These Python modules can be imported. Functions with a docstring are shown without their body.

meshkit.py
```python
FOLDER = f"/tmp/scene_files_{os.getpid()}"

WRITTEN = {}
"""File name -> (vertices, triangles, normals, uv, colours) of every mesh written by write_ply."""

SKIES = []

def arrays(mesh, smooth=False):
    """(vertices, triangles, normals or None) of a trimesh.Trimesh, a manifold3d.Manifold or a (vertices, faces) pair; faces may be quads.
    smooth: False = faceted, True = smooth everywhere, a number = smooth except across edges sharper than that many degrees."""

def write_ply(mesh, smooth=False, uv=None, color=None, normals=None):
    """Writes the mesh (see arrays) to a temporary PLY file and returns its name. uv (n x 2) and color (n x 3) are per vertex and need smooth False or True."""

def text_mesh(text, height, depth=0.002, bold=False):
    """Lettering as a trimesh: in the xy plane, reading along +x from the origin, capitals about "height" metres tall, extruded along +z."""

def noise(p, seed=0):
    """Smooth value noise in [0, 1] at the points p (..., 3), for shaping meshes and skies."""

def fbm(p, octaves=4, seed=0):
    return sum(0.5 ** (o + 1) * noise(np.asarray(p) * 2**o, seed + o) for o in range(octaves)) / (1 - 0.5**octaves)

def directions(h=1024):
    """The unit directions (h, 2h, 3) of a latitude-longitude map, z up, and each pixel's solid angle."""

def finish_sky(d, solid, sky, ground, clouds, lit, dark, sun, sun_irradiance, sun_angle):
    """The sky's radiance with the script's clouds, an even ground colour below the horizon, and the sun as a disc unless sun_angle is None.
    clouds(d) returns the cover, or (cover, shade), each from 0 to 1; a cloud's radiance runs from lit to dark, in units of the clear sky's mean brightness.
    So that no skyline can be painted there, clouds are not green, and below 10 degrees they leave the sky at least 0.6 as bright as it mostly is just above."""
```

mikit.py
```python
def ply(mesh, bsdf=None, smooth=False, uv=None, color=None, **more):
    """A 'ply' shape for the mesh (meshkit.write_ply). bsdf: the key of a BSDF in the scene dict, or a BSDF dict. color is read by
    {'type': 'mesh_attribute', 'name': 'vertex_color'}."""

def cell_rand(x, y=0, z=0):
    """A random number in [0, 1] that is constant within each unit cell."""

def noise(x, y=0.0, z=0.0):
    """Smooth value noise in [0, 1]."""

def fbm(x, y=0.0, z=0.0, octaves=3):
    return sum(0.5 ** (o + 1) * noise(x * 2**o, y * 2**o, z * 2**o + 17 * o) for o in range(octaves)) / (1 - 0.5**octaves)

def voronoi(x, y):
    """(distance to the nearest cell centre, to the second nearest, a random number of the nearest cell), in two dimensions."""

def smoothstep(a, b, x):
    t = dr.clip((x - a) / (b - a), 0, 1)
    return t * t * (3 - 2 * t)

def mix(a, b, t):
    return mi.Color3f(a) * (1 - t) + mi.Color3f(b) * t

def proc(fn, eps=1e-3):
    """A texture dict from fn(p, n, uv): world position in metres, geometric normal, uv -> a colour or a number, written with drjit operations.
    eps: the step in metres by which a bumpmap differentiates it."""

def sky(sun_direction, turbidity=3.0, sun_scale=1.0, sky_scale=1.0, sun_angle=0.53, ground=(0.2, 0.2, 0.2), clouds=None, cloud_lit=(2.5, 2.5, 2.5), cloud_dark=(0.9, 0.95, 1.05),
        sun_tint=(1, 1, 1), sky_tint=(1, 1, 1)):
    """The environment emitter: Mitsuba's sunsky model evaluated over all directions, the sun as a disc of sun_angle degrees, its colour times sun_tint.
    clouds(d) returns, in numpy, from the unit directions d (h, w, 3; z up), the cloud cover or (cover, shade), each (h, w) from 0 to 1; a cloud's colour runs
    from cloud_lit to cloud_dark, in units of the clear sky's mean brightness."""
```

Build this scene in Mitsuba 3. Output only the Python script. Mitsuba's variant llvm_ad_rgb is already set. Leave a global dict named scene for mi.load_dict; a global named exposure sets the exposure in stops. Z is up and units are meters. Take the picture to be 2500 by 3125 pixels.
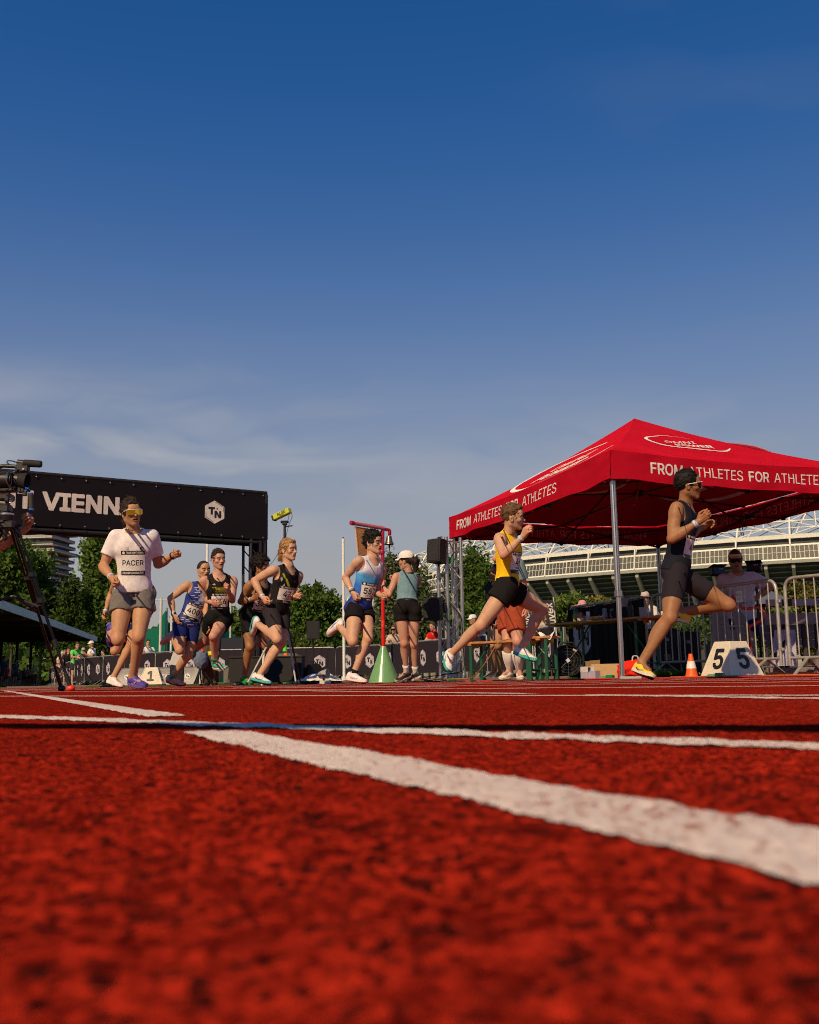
import math, random, json
import numpy as np, trimesh, manifold3d as m3, mitsuba as mi, drjit as dr, mikit, meshkit
from shapely.geometry import Polygon, Point, LineString, box as sbox
from shapely.ops import unary_union
from shapely import affinity

# ---------------------------------------------------------------- camera, sky, exposure
F, CX, CY = 3200.0, 1250.0, 1562.5          # focal length and centre in photo pixels
PITCH, ROLL, CAMH = math.atan(510.5 / 3200), 0.0185, 0.042
FW = np.array([0, math.cos(PITCH), math.sin(PITCH)])
U0 = np.array([0, -math.sin(PITCH), math.cos(PITCH)])
X0 = np.array([1.0, 0, 0])
RT = math.cos(ROLL) * X0 - math.sin(ROLL) * U0
UP = math.cos(ROLL) * U0 + math.sin(ROLL) * X0
EYE = np.array([0, 0, CAMH])
T4 = mi.ScalarTransform4f
scene, labels = {}, {}
scene['view'] = {
    'type': 'thinlens', 'fov': 2 * math.degrees(math.atan(CX / F)), 'fov_axis': 'x',
    'aperture_radius': 0.0011, 'focus_distance': 8.5, 'near_clip': 0.02, 'far_clip': 3000.0,
    'to_world': T4().look_at(origin=EYE.tolist(), target=(EYE + FW).tolist(), up=UP.tolist())}
SUN = np.array([-0.37, -0.70, 0.61])


def cloud_fn(d):
    el = np.degrees(np.arcsin(np.clip(d[..., 2], -1, 1)))
    az = np.degrees(np.arctan2(d[..., 0], d[..., 1]))
    q = np.stack([az / 14.0, el / 4.5, np.zeros_like(az)], -1)
    warp = meshkit.fbm(q * 1.3 + 7, 3, seed=5) - 0.5
    n = meshkit.fbm(q + warp[..., None] * 1.6 + [3.2, 1.0, 0], 6, seed=11)
    streak = meshkit.fbm(np.stack([az / 9.0 + el / 14, el / 1.6, 0 * az], -1) + warp[..., None], 5, seed=21)
    low = np.exp(-((el - 11.5) / 3.6) ** 2)
    left = 0.25 + np.exp(-((az + 19) / 11.0) ** 2)
    lump = np.clip((n - 0.47) / 0.22, 0, 1) * low * 0.75 * np.clip(left, 0, 1)
    wisp = np.clip((streak - 0.56) / 0.3, 0, 1) * np.exp(-((el - 10) / 5.0) ** 2) * 0.22
    high = np.clip((meshkit.fbm(np.stack([az / 20 + el / 9, el / 7 - az / 40, 0 * az + 4], -1), 5, seed=31) - 0.60) / 0.3, 0, 1) * 0.10 * np.exp(-((az - 22) / 10.0) ** 2)
    veil = np.exp(-(np.clip(el, 0, 90) / 15.6) ** 2)                     # pale haze that thickens to the horizon
    c = 1 - (1 - lump) * (1 - wisp) * (1 - high) * (1 - veil)
    return c, np.clip(1 - lump, 0, 1)


scene['sky'] = mikit.sky(SUN.tolist(), turbidity=2.6, sun_scale=1.15, sky_scale=1.0, sun_tint=(1.0, 0.89, 0.72), sky_tint=(0.16, 0.624, 1.08),
                         clouds=cloud_fn, cloud_lit=(3.9, 3.75, 3.6), cloud_dark=(2.58, 2.48, 2.32), ground=(0.16, 0.08, 0.06))
exposure = 1.40


def at(px, py, D):
    """World point at depth y = D (metres) that the photo shows at pixel (px, py)."""
    d = FW * F + RT * (px - CX) - UP * (py - CY)
    return EYE + d * (D / d[1])


def gz(px, D, z=0.0):
    """World point at depth D and height z under photo column px."""
    lo = at(px, 2000, D); hi = at(px, 2100, D)
    t = (z - lo[2]) / (hi[2] - lo[2])
    return lo + (hi - lo) * t


# ---------------------------------------------------------------- mesh helpers
V = lambda *a: np.array(a, float)
TM = trimesh.Trimesh


def nrm(v):
    v = np.asarray(v, float); return v / max(np.linalg.norm(v), 1e-12)


def cat(ms): return trimesh.util.concatenate([m for m in ms if m is not None and len(m.faces)])


def bx(size, c=(0, 0, 0), ch=0.0, R=None):
    s = np.asarray(size, float)
    if ch > 0:
        p = []
        for k in range(3):
            e = s / 2 - ch; e[k] = s[k] / 2
            p += [V(a, b, d) * e for a in (-1, 1) for b in (-1, 1) for d in (-1, 1)]
        m = trimesh.convex.convex_hull(np.array(p))
    else:
        m = trimesh.creation.box(s)
    if R is not None:
        M = np.eye(4); M[:3, :3] = R; m.apply_transform(M)
    m.apply_translation(c)
    return m


def frame(z, x=(1, 0, 0)):
    z = nrm(z); x = np.asarray(x, float)
    if abs(np.dot(nrm(x), z)) > 0.98: x = V(0, 1, 0) if abs(z[1]) < 0.9 else V(1, 0, 0)
    x = nrm(x - z * np.dot(x, z)); return np.stack([x, np.cross(z, x), z], 1)


def rz(a):
    c, s = math.cos(a), math.sin(a); return np.array([[c, -s, 0], [s, c, 0], [0, 0, 1.0]])


def mat(R=np.eye(3), t=(0, 0, 0)):
    M = np.eye(4); M[:3, :3] = R; M[:3, 3] = t; return M


def moved(m, R=np.eye(3), t=(0, 0, 0)):
    m = m.copy(); m.apply_transform(mat(R, t)); return m


def cyl(p0, p1, r, n=10, r1=None):
    p0, p1 = np.asarray(p0, float), np.asarray(p1, float); r1 = r if r1 is None else r1
    R = frame(p1 - p0); a = np.arange(n) * 2 * np.pi / n
    ring = np.stack([np.cos(a), np.sin(a), 0 * a], 1) @ R.T
    v = np.vstack([p0 + ring * r, p1 + ring * r1, [p0], [p1]]); i = np.arange(n); j = (i + 1) % n
    f = np.vstack([np.stack([i, j, j + n], 1), np.stack([i, j + n, i + n], 1), np.stack([j, i, 0 * i + 2 * n], 1), np.stack([i + n, j + n, 0 * i + 2 * n + 1], 1)])
    return TM(v, f, process=False)


def tube(pts, r, n=8, closed=False):
    p = np.asarray(pts, float); r = np.broadcast_to(r, (len(p),)); m = len(p)
    t = np.roll(p, -1, 0) - np.roll(p, 1, 0) if closed else np.gradient(p, axis=0)
    t /= np.linalg.norm(t, axis=1, keepdims=True) + 1e-12
    x = frame(t[0])[:, 0]; a = np.arange(n) * 2 * np.pi / n; rows = []
    for k in range(m):
        x = nrm(x - t[k] * np.dot(x, t[k])); y = np.cross(t[k], x)
        rows.append(p[k] + r[k] * (np.cos(a)[:, None] * x + np.sin(a)[:, None] * y))
    v = np.vstack(rows); f = []; i = np.arange(n); j = (i + 1) % n
    for k in range(m if closed else m - 1):
        a0, b0 = k * n, ((k + 1) % m) * n
        f += [np.stack([a0 + i, a0 + j, b0 + j], 1), np.stack([a0 + i, b0 + j, b0 + i], 1)]
    if not closed:
        v = np.vstack([v, p[:1], p[-1:]])
        f += [np.stack([j, i, 0 * i + m * n], 1), np.stack([(m - 1) * n + i, (m - 1) * n + j, 0 * i + m * n + 1], 1)]
    return TM(v, np.vstack(f), process=False)


def arc(c, r, a0, a1, x, y, n=8):
    a = np.linspace(a0, a1, n)
    return np.asarray(c) + r * (np.cos(a)[:, None] * np.asarray(x) + np.sin(a)[:, None] * np.asarray(y))


def rounded(pts, rad, n=5):
    """A polyline with its inner corners rounded."""
    pts = [np.asarray(p, float) for p in pts]; out = [pts[0]]
    for a, b, c in zip(pts, pts[1:], pts[2:]):
        r = min(rad, np.linalg.norm(a - b) * .45, np.linalg.norm(c - b) * .45); p, q = b + nrm(a - b) * r, b + nrm(c - b) * r
        for t in np.linspace(0, 1, n): out.append((1 - t) ** 2 * p + 2 * t * (1 - t) * b + t * t * q)
    return np.array(out + [pts[-1]])


def lathe(prof, n=24, c=(0, 0, 0), R=None):
    """prof: list of (radius, z)."""
    p = np.asarray(prof, float); a = np.arange(n) * 2 * np.pi / n; m = len(p)
    v = np.stack([p[:, None, 0] * np.cos(a), p[:, None, 0] * np.sin(a), np.broadcast_to(p[:, None, 1], (m, n))], -1).reshape(-1, 3)
    i = np.arange(n); j = (i + 1) % n; f = []
    for k in range(m - 1): f += [np.stack([k * n + i, k * n + j, k * n + n + j], 1), np.stack([k * n + i, k * n + n + j, k * n + n + i], 1)]
    me = TM(v, np.vstack(f), process=False); me.merge_vertices(); me.update_faces(me.nondegenerate_faces())
    if R is not None: me.apply_transform(mat(R))
    me.apply_translation(c); return me


def prism(poly, h, R=np.eye(3), t=(0, 0, 0)):
    """A shapely polygon (or point list) extruded by h along its local z."""
    if not hasattr(poly, 'geom_type'): poly = Polygon(poly)
    gs = getattr(poly, 'geoms', [poly])
    m = cat([trimesh.creation.extrude_polygon(g, h, engine='earcut') for g in gs if g.area > 1e-12])
    m.apply_transform(mat(R, t)); return m


def quadgrid(P):
    """(n, m, 3) points as a mesh."""
    n, m = P.shape[:2]; i, j = np.meshgrid(np.arange(n - 1), np.arange(m - 1), indexing='ij'); a = (i * m + j).ravel()
    return TM(P.reshape(-1, 3), np.vstack([np.stack([a, a + m, a + m + 1], 1), np.stack([a, a + m + 1, a + 1], 1)]), process=False)


def slab(P, Q):
    """Closed solid between two (n, m, 3) grids."""
    A, B = quadgrid(P), quadgrid(Q); n, m = P.shape[:2]; N = n * m
    ring = np.r_[np.arange(m), np.arange(2 * m - 1, N, m), np.arange(N - 2, N - m - 1, -1), np.arange(N - 2 * m, 0, -m)]
    nx = np.roll(ring, -1)
    f = np.vstack([A.faces, B.faces[:, ::-1] + N, np.stack([ring, nx + N, nx], 1), np.stack([ring, ring + N, nx + N], 1)])
    me = TM(np.vstack([A.vertices, B.vertices]), f, process=False); 
    return me


# ---------------------------------------------------------------- scene helpers
_used = {}


def numbered(k):
    n = _used.get(k, 0); _used[k] = n + 1
    return k if n == 0 else f'{k}_{n:03d}'


def shp(mesh, mt, color=None, smooth=35, **more):
    """A ply dict; with color (one linear rgb or per-vertex rows) the material reads the vertex colours."""
    if color is not None:
        c = np.asarray(color, float)
        if c.ndim == 1 and smooth not in (True, False):
            mesh = trimesh.graph.smooth_shade(mesh, angle=math.radians(smooth), facet_minarea=None); smooth = True
        if c.ndim == 1: c = np.tile(c, (len(mesh.vertices), 1))
        return mikit.ply(mesh, mt, smooth=smooth, color=c, **more)
    return mikit.ply(mesh, mt, smooth=smooth, **more)


def thing(name, label, cat_, group=None, kind=None):
    k = numbered(name); labels[k] = {'label': label}
    if cat_: labels[k]['category'] = cat_
    if group: labels[k]['group'] = group
    if kind: labels[k]['kind'] = kind
    return k


def part(parent, name, mesh, mt, color=None, smooth=35, label=None, kind=None, **more):
    k = numbered(parent + '__' + name)
    scene[k] = mesh if isinstance(mesh, dict) else shp(mesh, mt, color, smooth, **more)
    if label or kind: labels[k] = {**({'label': label} if label else {}), **({'kind': kind} if kind else {})}
    return k


def single(name, mesh, mt, label, cat_, color=None, smooth=35, group=None, kind=None, **more):
    k = thing(name, label, cat_, group, kind); scene[k] = shp(mesh, mt, color, smooth, **more); return k


def struct(name, mesh, mt, color=None, smooth=35, **more):
    k = numbered(name); labels[k] = {'kind': 'structure'}; scene[k] = shp(mesh, mt, color, smooth, **more); return k


def lin(r, g, b):
    """sRGB 0..255 to linear."""
    c = np.array([r, g, b]) / 255.0
    return np.where(c <= 0.04045, c / 12.92, ((c + 0.055) / 1.055) ** 2.4)


def textm(s, h, depth=0.002, bold=False, slant=0.0, width=None, centre=True, weight=None):
    """Lettering in the xy plane, optionally slanted, squeezed to a width and centred."""
    m = meshkit.text_mesh(s, h, depth, bold)
    if weight:                                                            # heavier strokes: the outline grown by weight * h
        m0 = m; f = m0.faces[m0.face_normals[:, 2] > .9]; pg = unary_union([Polygon(m0.vertices[t][:, :2]) for t in f]).buffer(weight * h, join_style=2).simplify(h * .004)
        m = prism(pg, depth)
    v = m.vertices.copy()
    if slant: v[:, 0] += slant * v[:, 1]
    x0, x1 = v[:, 0].min(), v[:, 0].max()
    if width: v[:, 0] = (v[:, 0] - x0) * width / (x1 - x0) + x0; x1 = x0 + width
    if centre: v[:, 0] -= (x0 + x1) / 2; v[:, 1] -= h / 2
    m.vertices = v; return m


def onplane(m, o, x, y):
    """Moves a mesh drawn in xy onto the plane at o with axes x, y."""
    x, y = nrm(x), nrm(y); return moved(m, np.stack([x, y, np.cross(x, y)], 1), o)


def hexagon(r): return Polygon([(r * math.sin(math.radians(60 * k)), r * math.cos(math.radians(60 * k))) for k in range(6)])


def tn_logo(r, depth=.002, cut=True):
    """Hexagon emblem with the letters T and N cut as separate dark meshes: (hexagon, letters)."""
    hx = prism(hexagon(r), depth); u = r
    T_ = unary_union([sbox(-.56 * u, .25 * u, .02 * u, .43 * u), sbox(-.36 * u, -.22 * u, -.17 * u, .43 * u)])
    N_ = unary_union([sbox(-.02 * u, -.50 * u, .16 * u, .12 * u), sbox(.40 * u, -.50 * u, .58 * u, .12 * u), Polygon([(-.02 * u, .12 * u), (.18 * u, .12 * u), (.58 * u, -.50 * u), (.38 * u, -.50 * u)])])
    star = Polygon([(.22 * u, .20 * u), (.25 * u, .27 * u), (.32 * u, .30 * u), (.25 * u, .33 * u), (.22 * u, .40 * u), (.19 * u, .33 * u), (.12 * u, .30 * u), (.19 * u, .27 * u)])
    line = unary_union([LineString([(.1 * u, .86 * u), (.78 * u, .46 * u), (.78 * u, .1 * u)]).buffer(.018 * u), LineString([(-.1 * u, -.86 * u), (-.78 * u, -.46 * u), (-.78 * u, -.1 * u)]).buffer(.018 * u)])
    return hx, prism(unary_union([T_, N_, star, line]), depth)


def wob(x, y, k=0.0):
    """A cheap irregular wave in about [-1, 1] (works on arrays)."""
    return (np.sin(x * 1.9 + 2.3 * np.sin(y * .83 + k)) + np.sin(y * 2.7 + 1.7 * np.sin(x * 1.31 + k * 2)) + np.sin((x + y) * 1.13 + k * 3.1)) / 3
# ---------------------------------------------------------------- materials
VC = {'type': 'mesh_attribute', 'name': 'vertex_color'}
N, FB, SS, MX = mikit.noise, mikit.fbm, mikit.smoothstep, mikit.mix


def rgb(c): return {'type': 'rgb', 'value': [float(x) for x in c]}


def two(b): return {'type': 'twosided', 'bsdf': b}


scene['m_skin'] = two({'type': 'principled', 'base_color': VC, 'roughness': 0.56, 'specular': 0.38, 'sheen': 0.25})
scene['m_cloth'] = two({'type': 'principled', 'base_color': VC, 'roughness': 0.85, 'specular': 0.15, 'sheen': 0.05})
scene['m_hair'] = two({'type': 'principled', 'base_color': VC, 'roughness': 0.7, 'specular': 0.25})
scene['m_matte'] = two({'type': 'principled', 'base_color': VC, 'roughness': 0.75, 'specular': 0.3})
scene['m_gloss'] = two({'type': 'principled', 'base_color': VC, 'roughness': 0.25, 'specular': 0.5})
scene['m_satin'] = two({'type': 'principled', 'base_color': VC, 'roughness': 0.45, 'specular': 0.45})
scene['m_metal'] = two({'type': 'principled', 'base_color': VC, 'roughness': 0.32, 'metallic': 0.9})
scene['m_galv'] = two({'type': 'principled', 'roughness': 0.5, 'metallic': 0.55, 'base_color': mikit.proc(lambda p, n, uv: MX((0.30, 0.30, 0.28), (0.52, 0.52, 0.49), FB(p.x * 23, p.y * 23, p.z * 23, 3)))})
scene['m_lens'] = {'type': 'principled', 'base_color': VC, 'roughness': 0.08, 'metallic': 0.8}
scene['m_leaf'] = {'type': 'principledthin', 'base_color': VC, 'roughness': 0.55, 'spec_trans': 0.0, 'diff_trans': 0.55}
scene['m_bark'] = two({'type': 'diffuse', 'reflectance': mikit.proc(lambda p, n, uv: MX((0.045, 0.035, 0.025), (0.13, 0.105, 0.08), FB(p.x * 5, p.y * 5, p.z * 1.5, 3)))})


def track_c(p, n, uv):
    a = FB(p.x * 520, p.y * 520, p.z * 0, 2)
    b = FB(p.x * 170, p.y * 170, p.z * 0 + 3, 3)
    c = FB(p.x * 1.3, p.y * 1.3, p.z * 0 + 9, 3)
    col = MX((0.075, 0.004, 0.003), (0.42, 0.024, 0.010), SS(0.26, 0.70, a * 0.45 + b * 0.55)) * (0.80 + 0.38 * c)
    dark = SS(0.54, 0.68, N(p.x * 390 + 5, p.y * 390, p.z * 0)) * SS(0.40, 0.56, b)
    col = MX(col, (0.014, 0.004, 0.004), dark * 0.9)
    sp = SS(0.80, 0.86, N(p.x * 60 + 40, p.y * 60 + 7, p.z * 0 + 2)) * SS(.45, .6, a)
    pale = SS(0.93, 0.95, N(p.x * 110 + 11, p.y * 110 + 3, p.z * 0 + 6)) * SS(.60, .7, c)
    return MX(MX(col, (0.010, 0.005, 0.005), sp * 0.9), (0.40, 0.30, 0.24), pale * 0.7)


def track_b(p, n, uv): return 0.0020 * FB(p.x * 430, p.y * 430, p.z * 0, 2) + 0.0018 * FB(p.x * 220, p.y * 220, p.z * 0 + 5, 2)


scene['m_track'] = two({'type': 'bumpmap', 'arbitrary': mikit.proc(track_b, eps=0.0006), 'scale': 1.0, 'bsdf': {'type': 'diffuse', 'reflectance': mikit.proc(track_c)}})


def paint_c(p, n, uv):
    a = FB(p.x * 420, p.y * 420, p.z * 0, 2); b = FB(p.x * 14, p.y * 14, p.z * 0 + 4, 3)
    return MX((0.66, 0.57, 0.52), (0.34, 0.16, 0.13), SS(0.58, 0.82, a * 0.75 + b * 0.35))


scene['m_paint'] = two({'type': 'bumpmap', 'arbitrary': mikit.proc(lambda p, n, uv: 0.0013 * FB(p.x * 380, p.y * 380, p.z * 0, 2)), 'scale': 1.0, 'bsdf': {'type': 'diffuse', 'reflectance': mikit.proc(paint_c)}})
scene['m_turf'] = two({'type': 'diffuse', 'reflectance': mikit.proc(lambda p, n, uv: MX((0.030, 0.055, 0.010), (0.085, 0.13, 0.03), FB(p.x * 2.2, p.y * 2.2, p.z * 0, 4)))})
scene['m_conc'] = two({'type': 'diffuse', 'reflectance': mikit.proc(lambda p, n, uv: MX((0.26, 0.255, 0.225), (0.44, 0.43, 0.385), FB(p.x * 0.35, p.y * 0.35, p.z * 0.8, 4)))})
scene['m_steelw'] = two({'type': 'principled', 'base_color': rgb((0.74, 0.74, 0.66)), 'roughness': 0.5})
scene['m_win'] = two({'type': 'principled', 'base_color': rgb((0.075, 0.08, 0.07)), 'roughness': 0.5, 'specular': 0.25})
scene['m_wood'] = two({'type': 'principled', 'roughness': 0.55, 'base_color': mikit.proc(lambda p, n, uv: MX((0.30, 0.13, 0.045), (0.52, 0.27, 0.10), FB(p.x * 3 + p.y * 2, p.y * 40, p.z * 60, 3)))})
scene['m_tent'] = {'type': 'principledthin', 'base_color': mikit.proc(lambda p, n, uv: MX((0.40, 0.005, 0.018), (0.49, 0.010, 0.028), FB(p.x * 4, p.y * 4, p.z * 4, 3))), 'roughness': 0.6, 'diff_trans': 0.07, 'spec_trans': 0.0}
scene['m_white_print'] = {'type': 'principledthin', 'base_color': rgb((0.78, 0.76, 0.76)), 'roughness': 0.6, 'diff_trans': 0.3, 'spec_trans': 0.0}
scene['m_net'] = {'type': 'principledthin', 'base_color': rgb((0.02, 0.22, 0.13)), 'roughness': 0.8, 'diff_trans': 0.9, 'spec_trans': 0.0}
BLK, DK, WHT = V(0.012, 0.012, 0.014), V(0.03, 0.028, 0.033), V(0.74, 0.72, 0.69)
# ---------------------------------------------------------------- track, lines, infield
LD = nrm(V(0.665, -0.747, 0)); LN = V(-LD[1], LD[0], 0)              # lane direction, across the lanes


def relief(x, y):
    p = np.stack([x, y, 0 * x], -1)
    h = 0.0011 * (meshkit.noise(p * 330, 1) - .5) + 0.0011 * (meshkit.fbm(p * 190, 2, 4) - .5) + 0.0016 * (meshkit.noise(p * 34, 9) - .5)
    r = np.hypot(x, y)
    return h * np.clip(2.6 - r, 0.12, 1) * np.clip((40 - r) / 10, 0, 1)


def ramp(a, b, fine, grow=1.06, far=60.0):
    """Coordinates: evenly fine from a to b, then growing outwards to +-far."""
    m = list(np.arange(a, b + 1e-9, fine)); s = fine
    while m[-1] < far: s *= grow; m.append(m[-1] + s)
    s = fine
    lo = []
    x = a
    while x > -far: s *= grow; x -= s; lo.append(x)
    return np.array(lo[::-1] + m)


gx, gy = ramp(-0.28, 0.28, 0.0021, 1.05, 400), ramp(0.10, 0.50, 0.0021, 1.032, 500)
GX, GY = np.meshgrid(gx, gy, indexing='xy')
struct('track', quadgrid(np.stack([GX, GY, relief(GX, GY)], -1)), 'm_track', smooth=True)


def stripe(p0, p1, w, seed=0, fade=0.0):
    """A painted line as a slightly ragged sheet over the relief."""
    p0, p1 = V(*p0), V(*p1); L = np.linalg.norm(p1 - p0); d = (p1 - p0) / L; nn = V(-d[1], d[0])
    s = [0.0]
    while s[-1] < L:
        r = np.linalg.norm(p0 + d * s[-1]); s.append(s[-1] + max(0.003, min(0.5, 0.006 * r ** 1.5)))
    s = np.array(s[:-1] + [L]); k = 18
    t = np.linspace(-1, 1, k)
    rag = lambda side: 0.0016 * (meshkit.noise(np.stack([s * 300, 0 * s + side, 0 * s + seed], -1), 3) - .5) + 0.0022 * (meshkit.noise(np.stack([s * 90, 0 * s + side, 0 * s], -1), 5) - .5)
    half = w / 2 + np.where(t[None] < 0, rag(1.7)[:, None], rag(8.3)[:, None])
    P = p0 + d * s[:, None, None] + nn * (t[None, :, None] * half[:, :, None])
    z = relief(P[..., 0], P[..., 1]) + 0.0010 + 0.0005 * (t[None] ** 2 < 0.8)
    return quadgrid(np.concatenate([P, z[..., None]], -1))


D2 = LD[:2]; base = V(0, 0.854)
for k in range(8):
    c = base + LN[:2] * 1.22 * k
    if LN[1] < 0: c = base - LN[:2] * 1.22 * k
    st = stripe(c - D2 * (34 - k), c + D2 * (3.0 + 1.6 * k + 3), 0.05, k)
    struct('lane_line', st, 'm_paint', smooth=True)
for a, b in (((-4.3, 11.2), (-0.315, 1.37)), ((-0.172, 0.915), (0.159, 0.087)), ((-0.62, 5.0), (0.30, 2.66)), ((0.40, 2.35), (0.68, 1.5)), ((-1.6, 9.6), (0.2, 5.2)), ((2.4, 6.2), (3.4, 4.6)), ((-6.5, 15), (-3.2, 10.4))):
    struct('lane_line', stripe(a, b, 0.05, 20), 'm_paint', smooth=True)

# raised infield with turf, its edge following the inner kerb, and the far ground
KC = base + (LN[:2] if LN[1] > 0 else -LN[:2]) * (1.22 * 7 + 0.30)


def kerb(s): return np.append(KC + D2 * s, 0)


inn = (LN if LN[1] > 0 else -LN)
SE = min(((abs((CX + F * ((kerb(q) - EYE) @ RT) / ((kerb(q) - EYE) @ FW)) - 1745), q) for q in np.linspace(-14, 2.5, 700)))[1]           # the kerb ends beside the cartons
poly = Polygon([tuple(kerb(-9)[:2]), tuple(kerb(SE)[:2]), tuple((kerb(SE) + inn * 3.0)[:2] + V(.5, 1.2)), (4.5, 24), (30, 60), (60, 420), (-300, 420), (-60, 60), tuple(kerb(-26)[:2] + V(-3, 4)), tuple(kerb(-16)[:2] + V(-.8, .6))])
struct('infield', prism(poly, 0.030, t=(0, 0, 0.0005)), 'm_turf', smooth=False)
struct('outfield', prism(sbox(-380, 90, 380, 480), 0.04, t=(0, 0, 0.002)), 'm_turf', smooth=False)
rng = np.random.default_rng(5)


def blades(n, region, hmin, hmax, seed, z=0.03):
    r = np.random.default_rng(seed); x0, y0, x1, y1 = region.bounds; P = []
    import shapely
    while len(P) < n:
        q = np.stack([r.uniform(x0, x1, n), r.uniform(y0, y1, n)], 1)
        P += list(q[shapely.contains_xy(region, q[:, 0], q[:, 1])])
    P = np.array(P[:n]); a = r.uniform(0, 2 * np.pi, n); h = r.uniform(hmin, hmax, n); w = r.uniform(.0025, .005, n) * 1.6
    dx = np.stack([np.cos(a), np.sin(a), 0 * a], 1); lean = np.stack([r.normal(0, .4, n), r.normal(0, .4, n), np.ones(n)], 1)
    b = np.column_stack([P, np.full(n, z)]); mid = b + lean * (h * .55)[:, None]; tip = b + lean * h[:, None] + np.stack([r.normal(0, .01, n), r.normal(0, .01, n), -h * .1], 1)
    v = np.stack([b - dx * w[:, None], b + dx * w[:, None], mid + dx * (w * .7)[:, None], mid - dx * (w * .7)[:, None], tip], 1).reshape(-1, 3)
    k = np.arange(n) * 5; f = np.vstack([np.stack([k, k + 1, k + 2], 1), np.stack([k, k + 2, k + 3], 1), np.stack([k + 3, k + 2, k + 4], 1)])
    g = r.uniform(0, 1, n); c = np.stack([.05 + .07 * g, .13 + .10 * g, .015 + .02 * g], 1)
    return TM(v, f, process=False), np.repeat(c, 5, 0)


strip = Polygon([tuple(kerb(-8.5)[:2] + inn[:2] * .12), tuple(kerb(SE - .1)[:2] + inn[:2] * .12), tuple(kerb(SE - .1)[:2] + inn[:2] * 2.6), tuple(kerb(-8.5)[:2] + inn[:2] * 2.6)])
gm, gc = blades(42000, strip, 0.025, 0.075, 3)
labels['grass'] = {'label': 'short green grass growing along the inside edge of the track', 'category': 'grass', 'kind': 'stuff'}
scene['grass'] = shp(gm, 'm_leaf', gc, False)
kt = [kerb(s) + inn * -.05 for s in np.linspace(-24, SE, 60)]
kb = cat([bx((np.linalg.norm(b - a) - .006, .05, .046), (a + b) / 2 + V(0, 0, .023), .006, rz(math.atan2((b - a)[1], (b - a)[0]))) for a, b in zip(kt, kt[1:])])
struct('kerb', kb, 'm_matte', V(.16, .10, .075), False)
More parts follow.
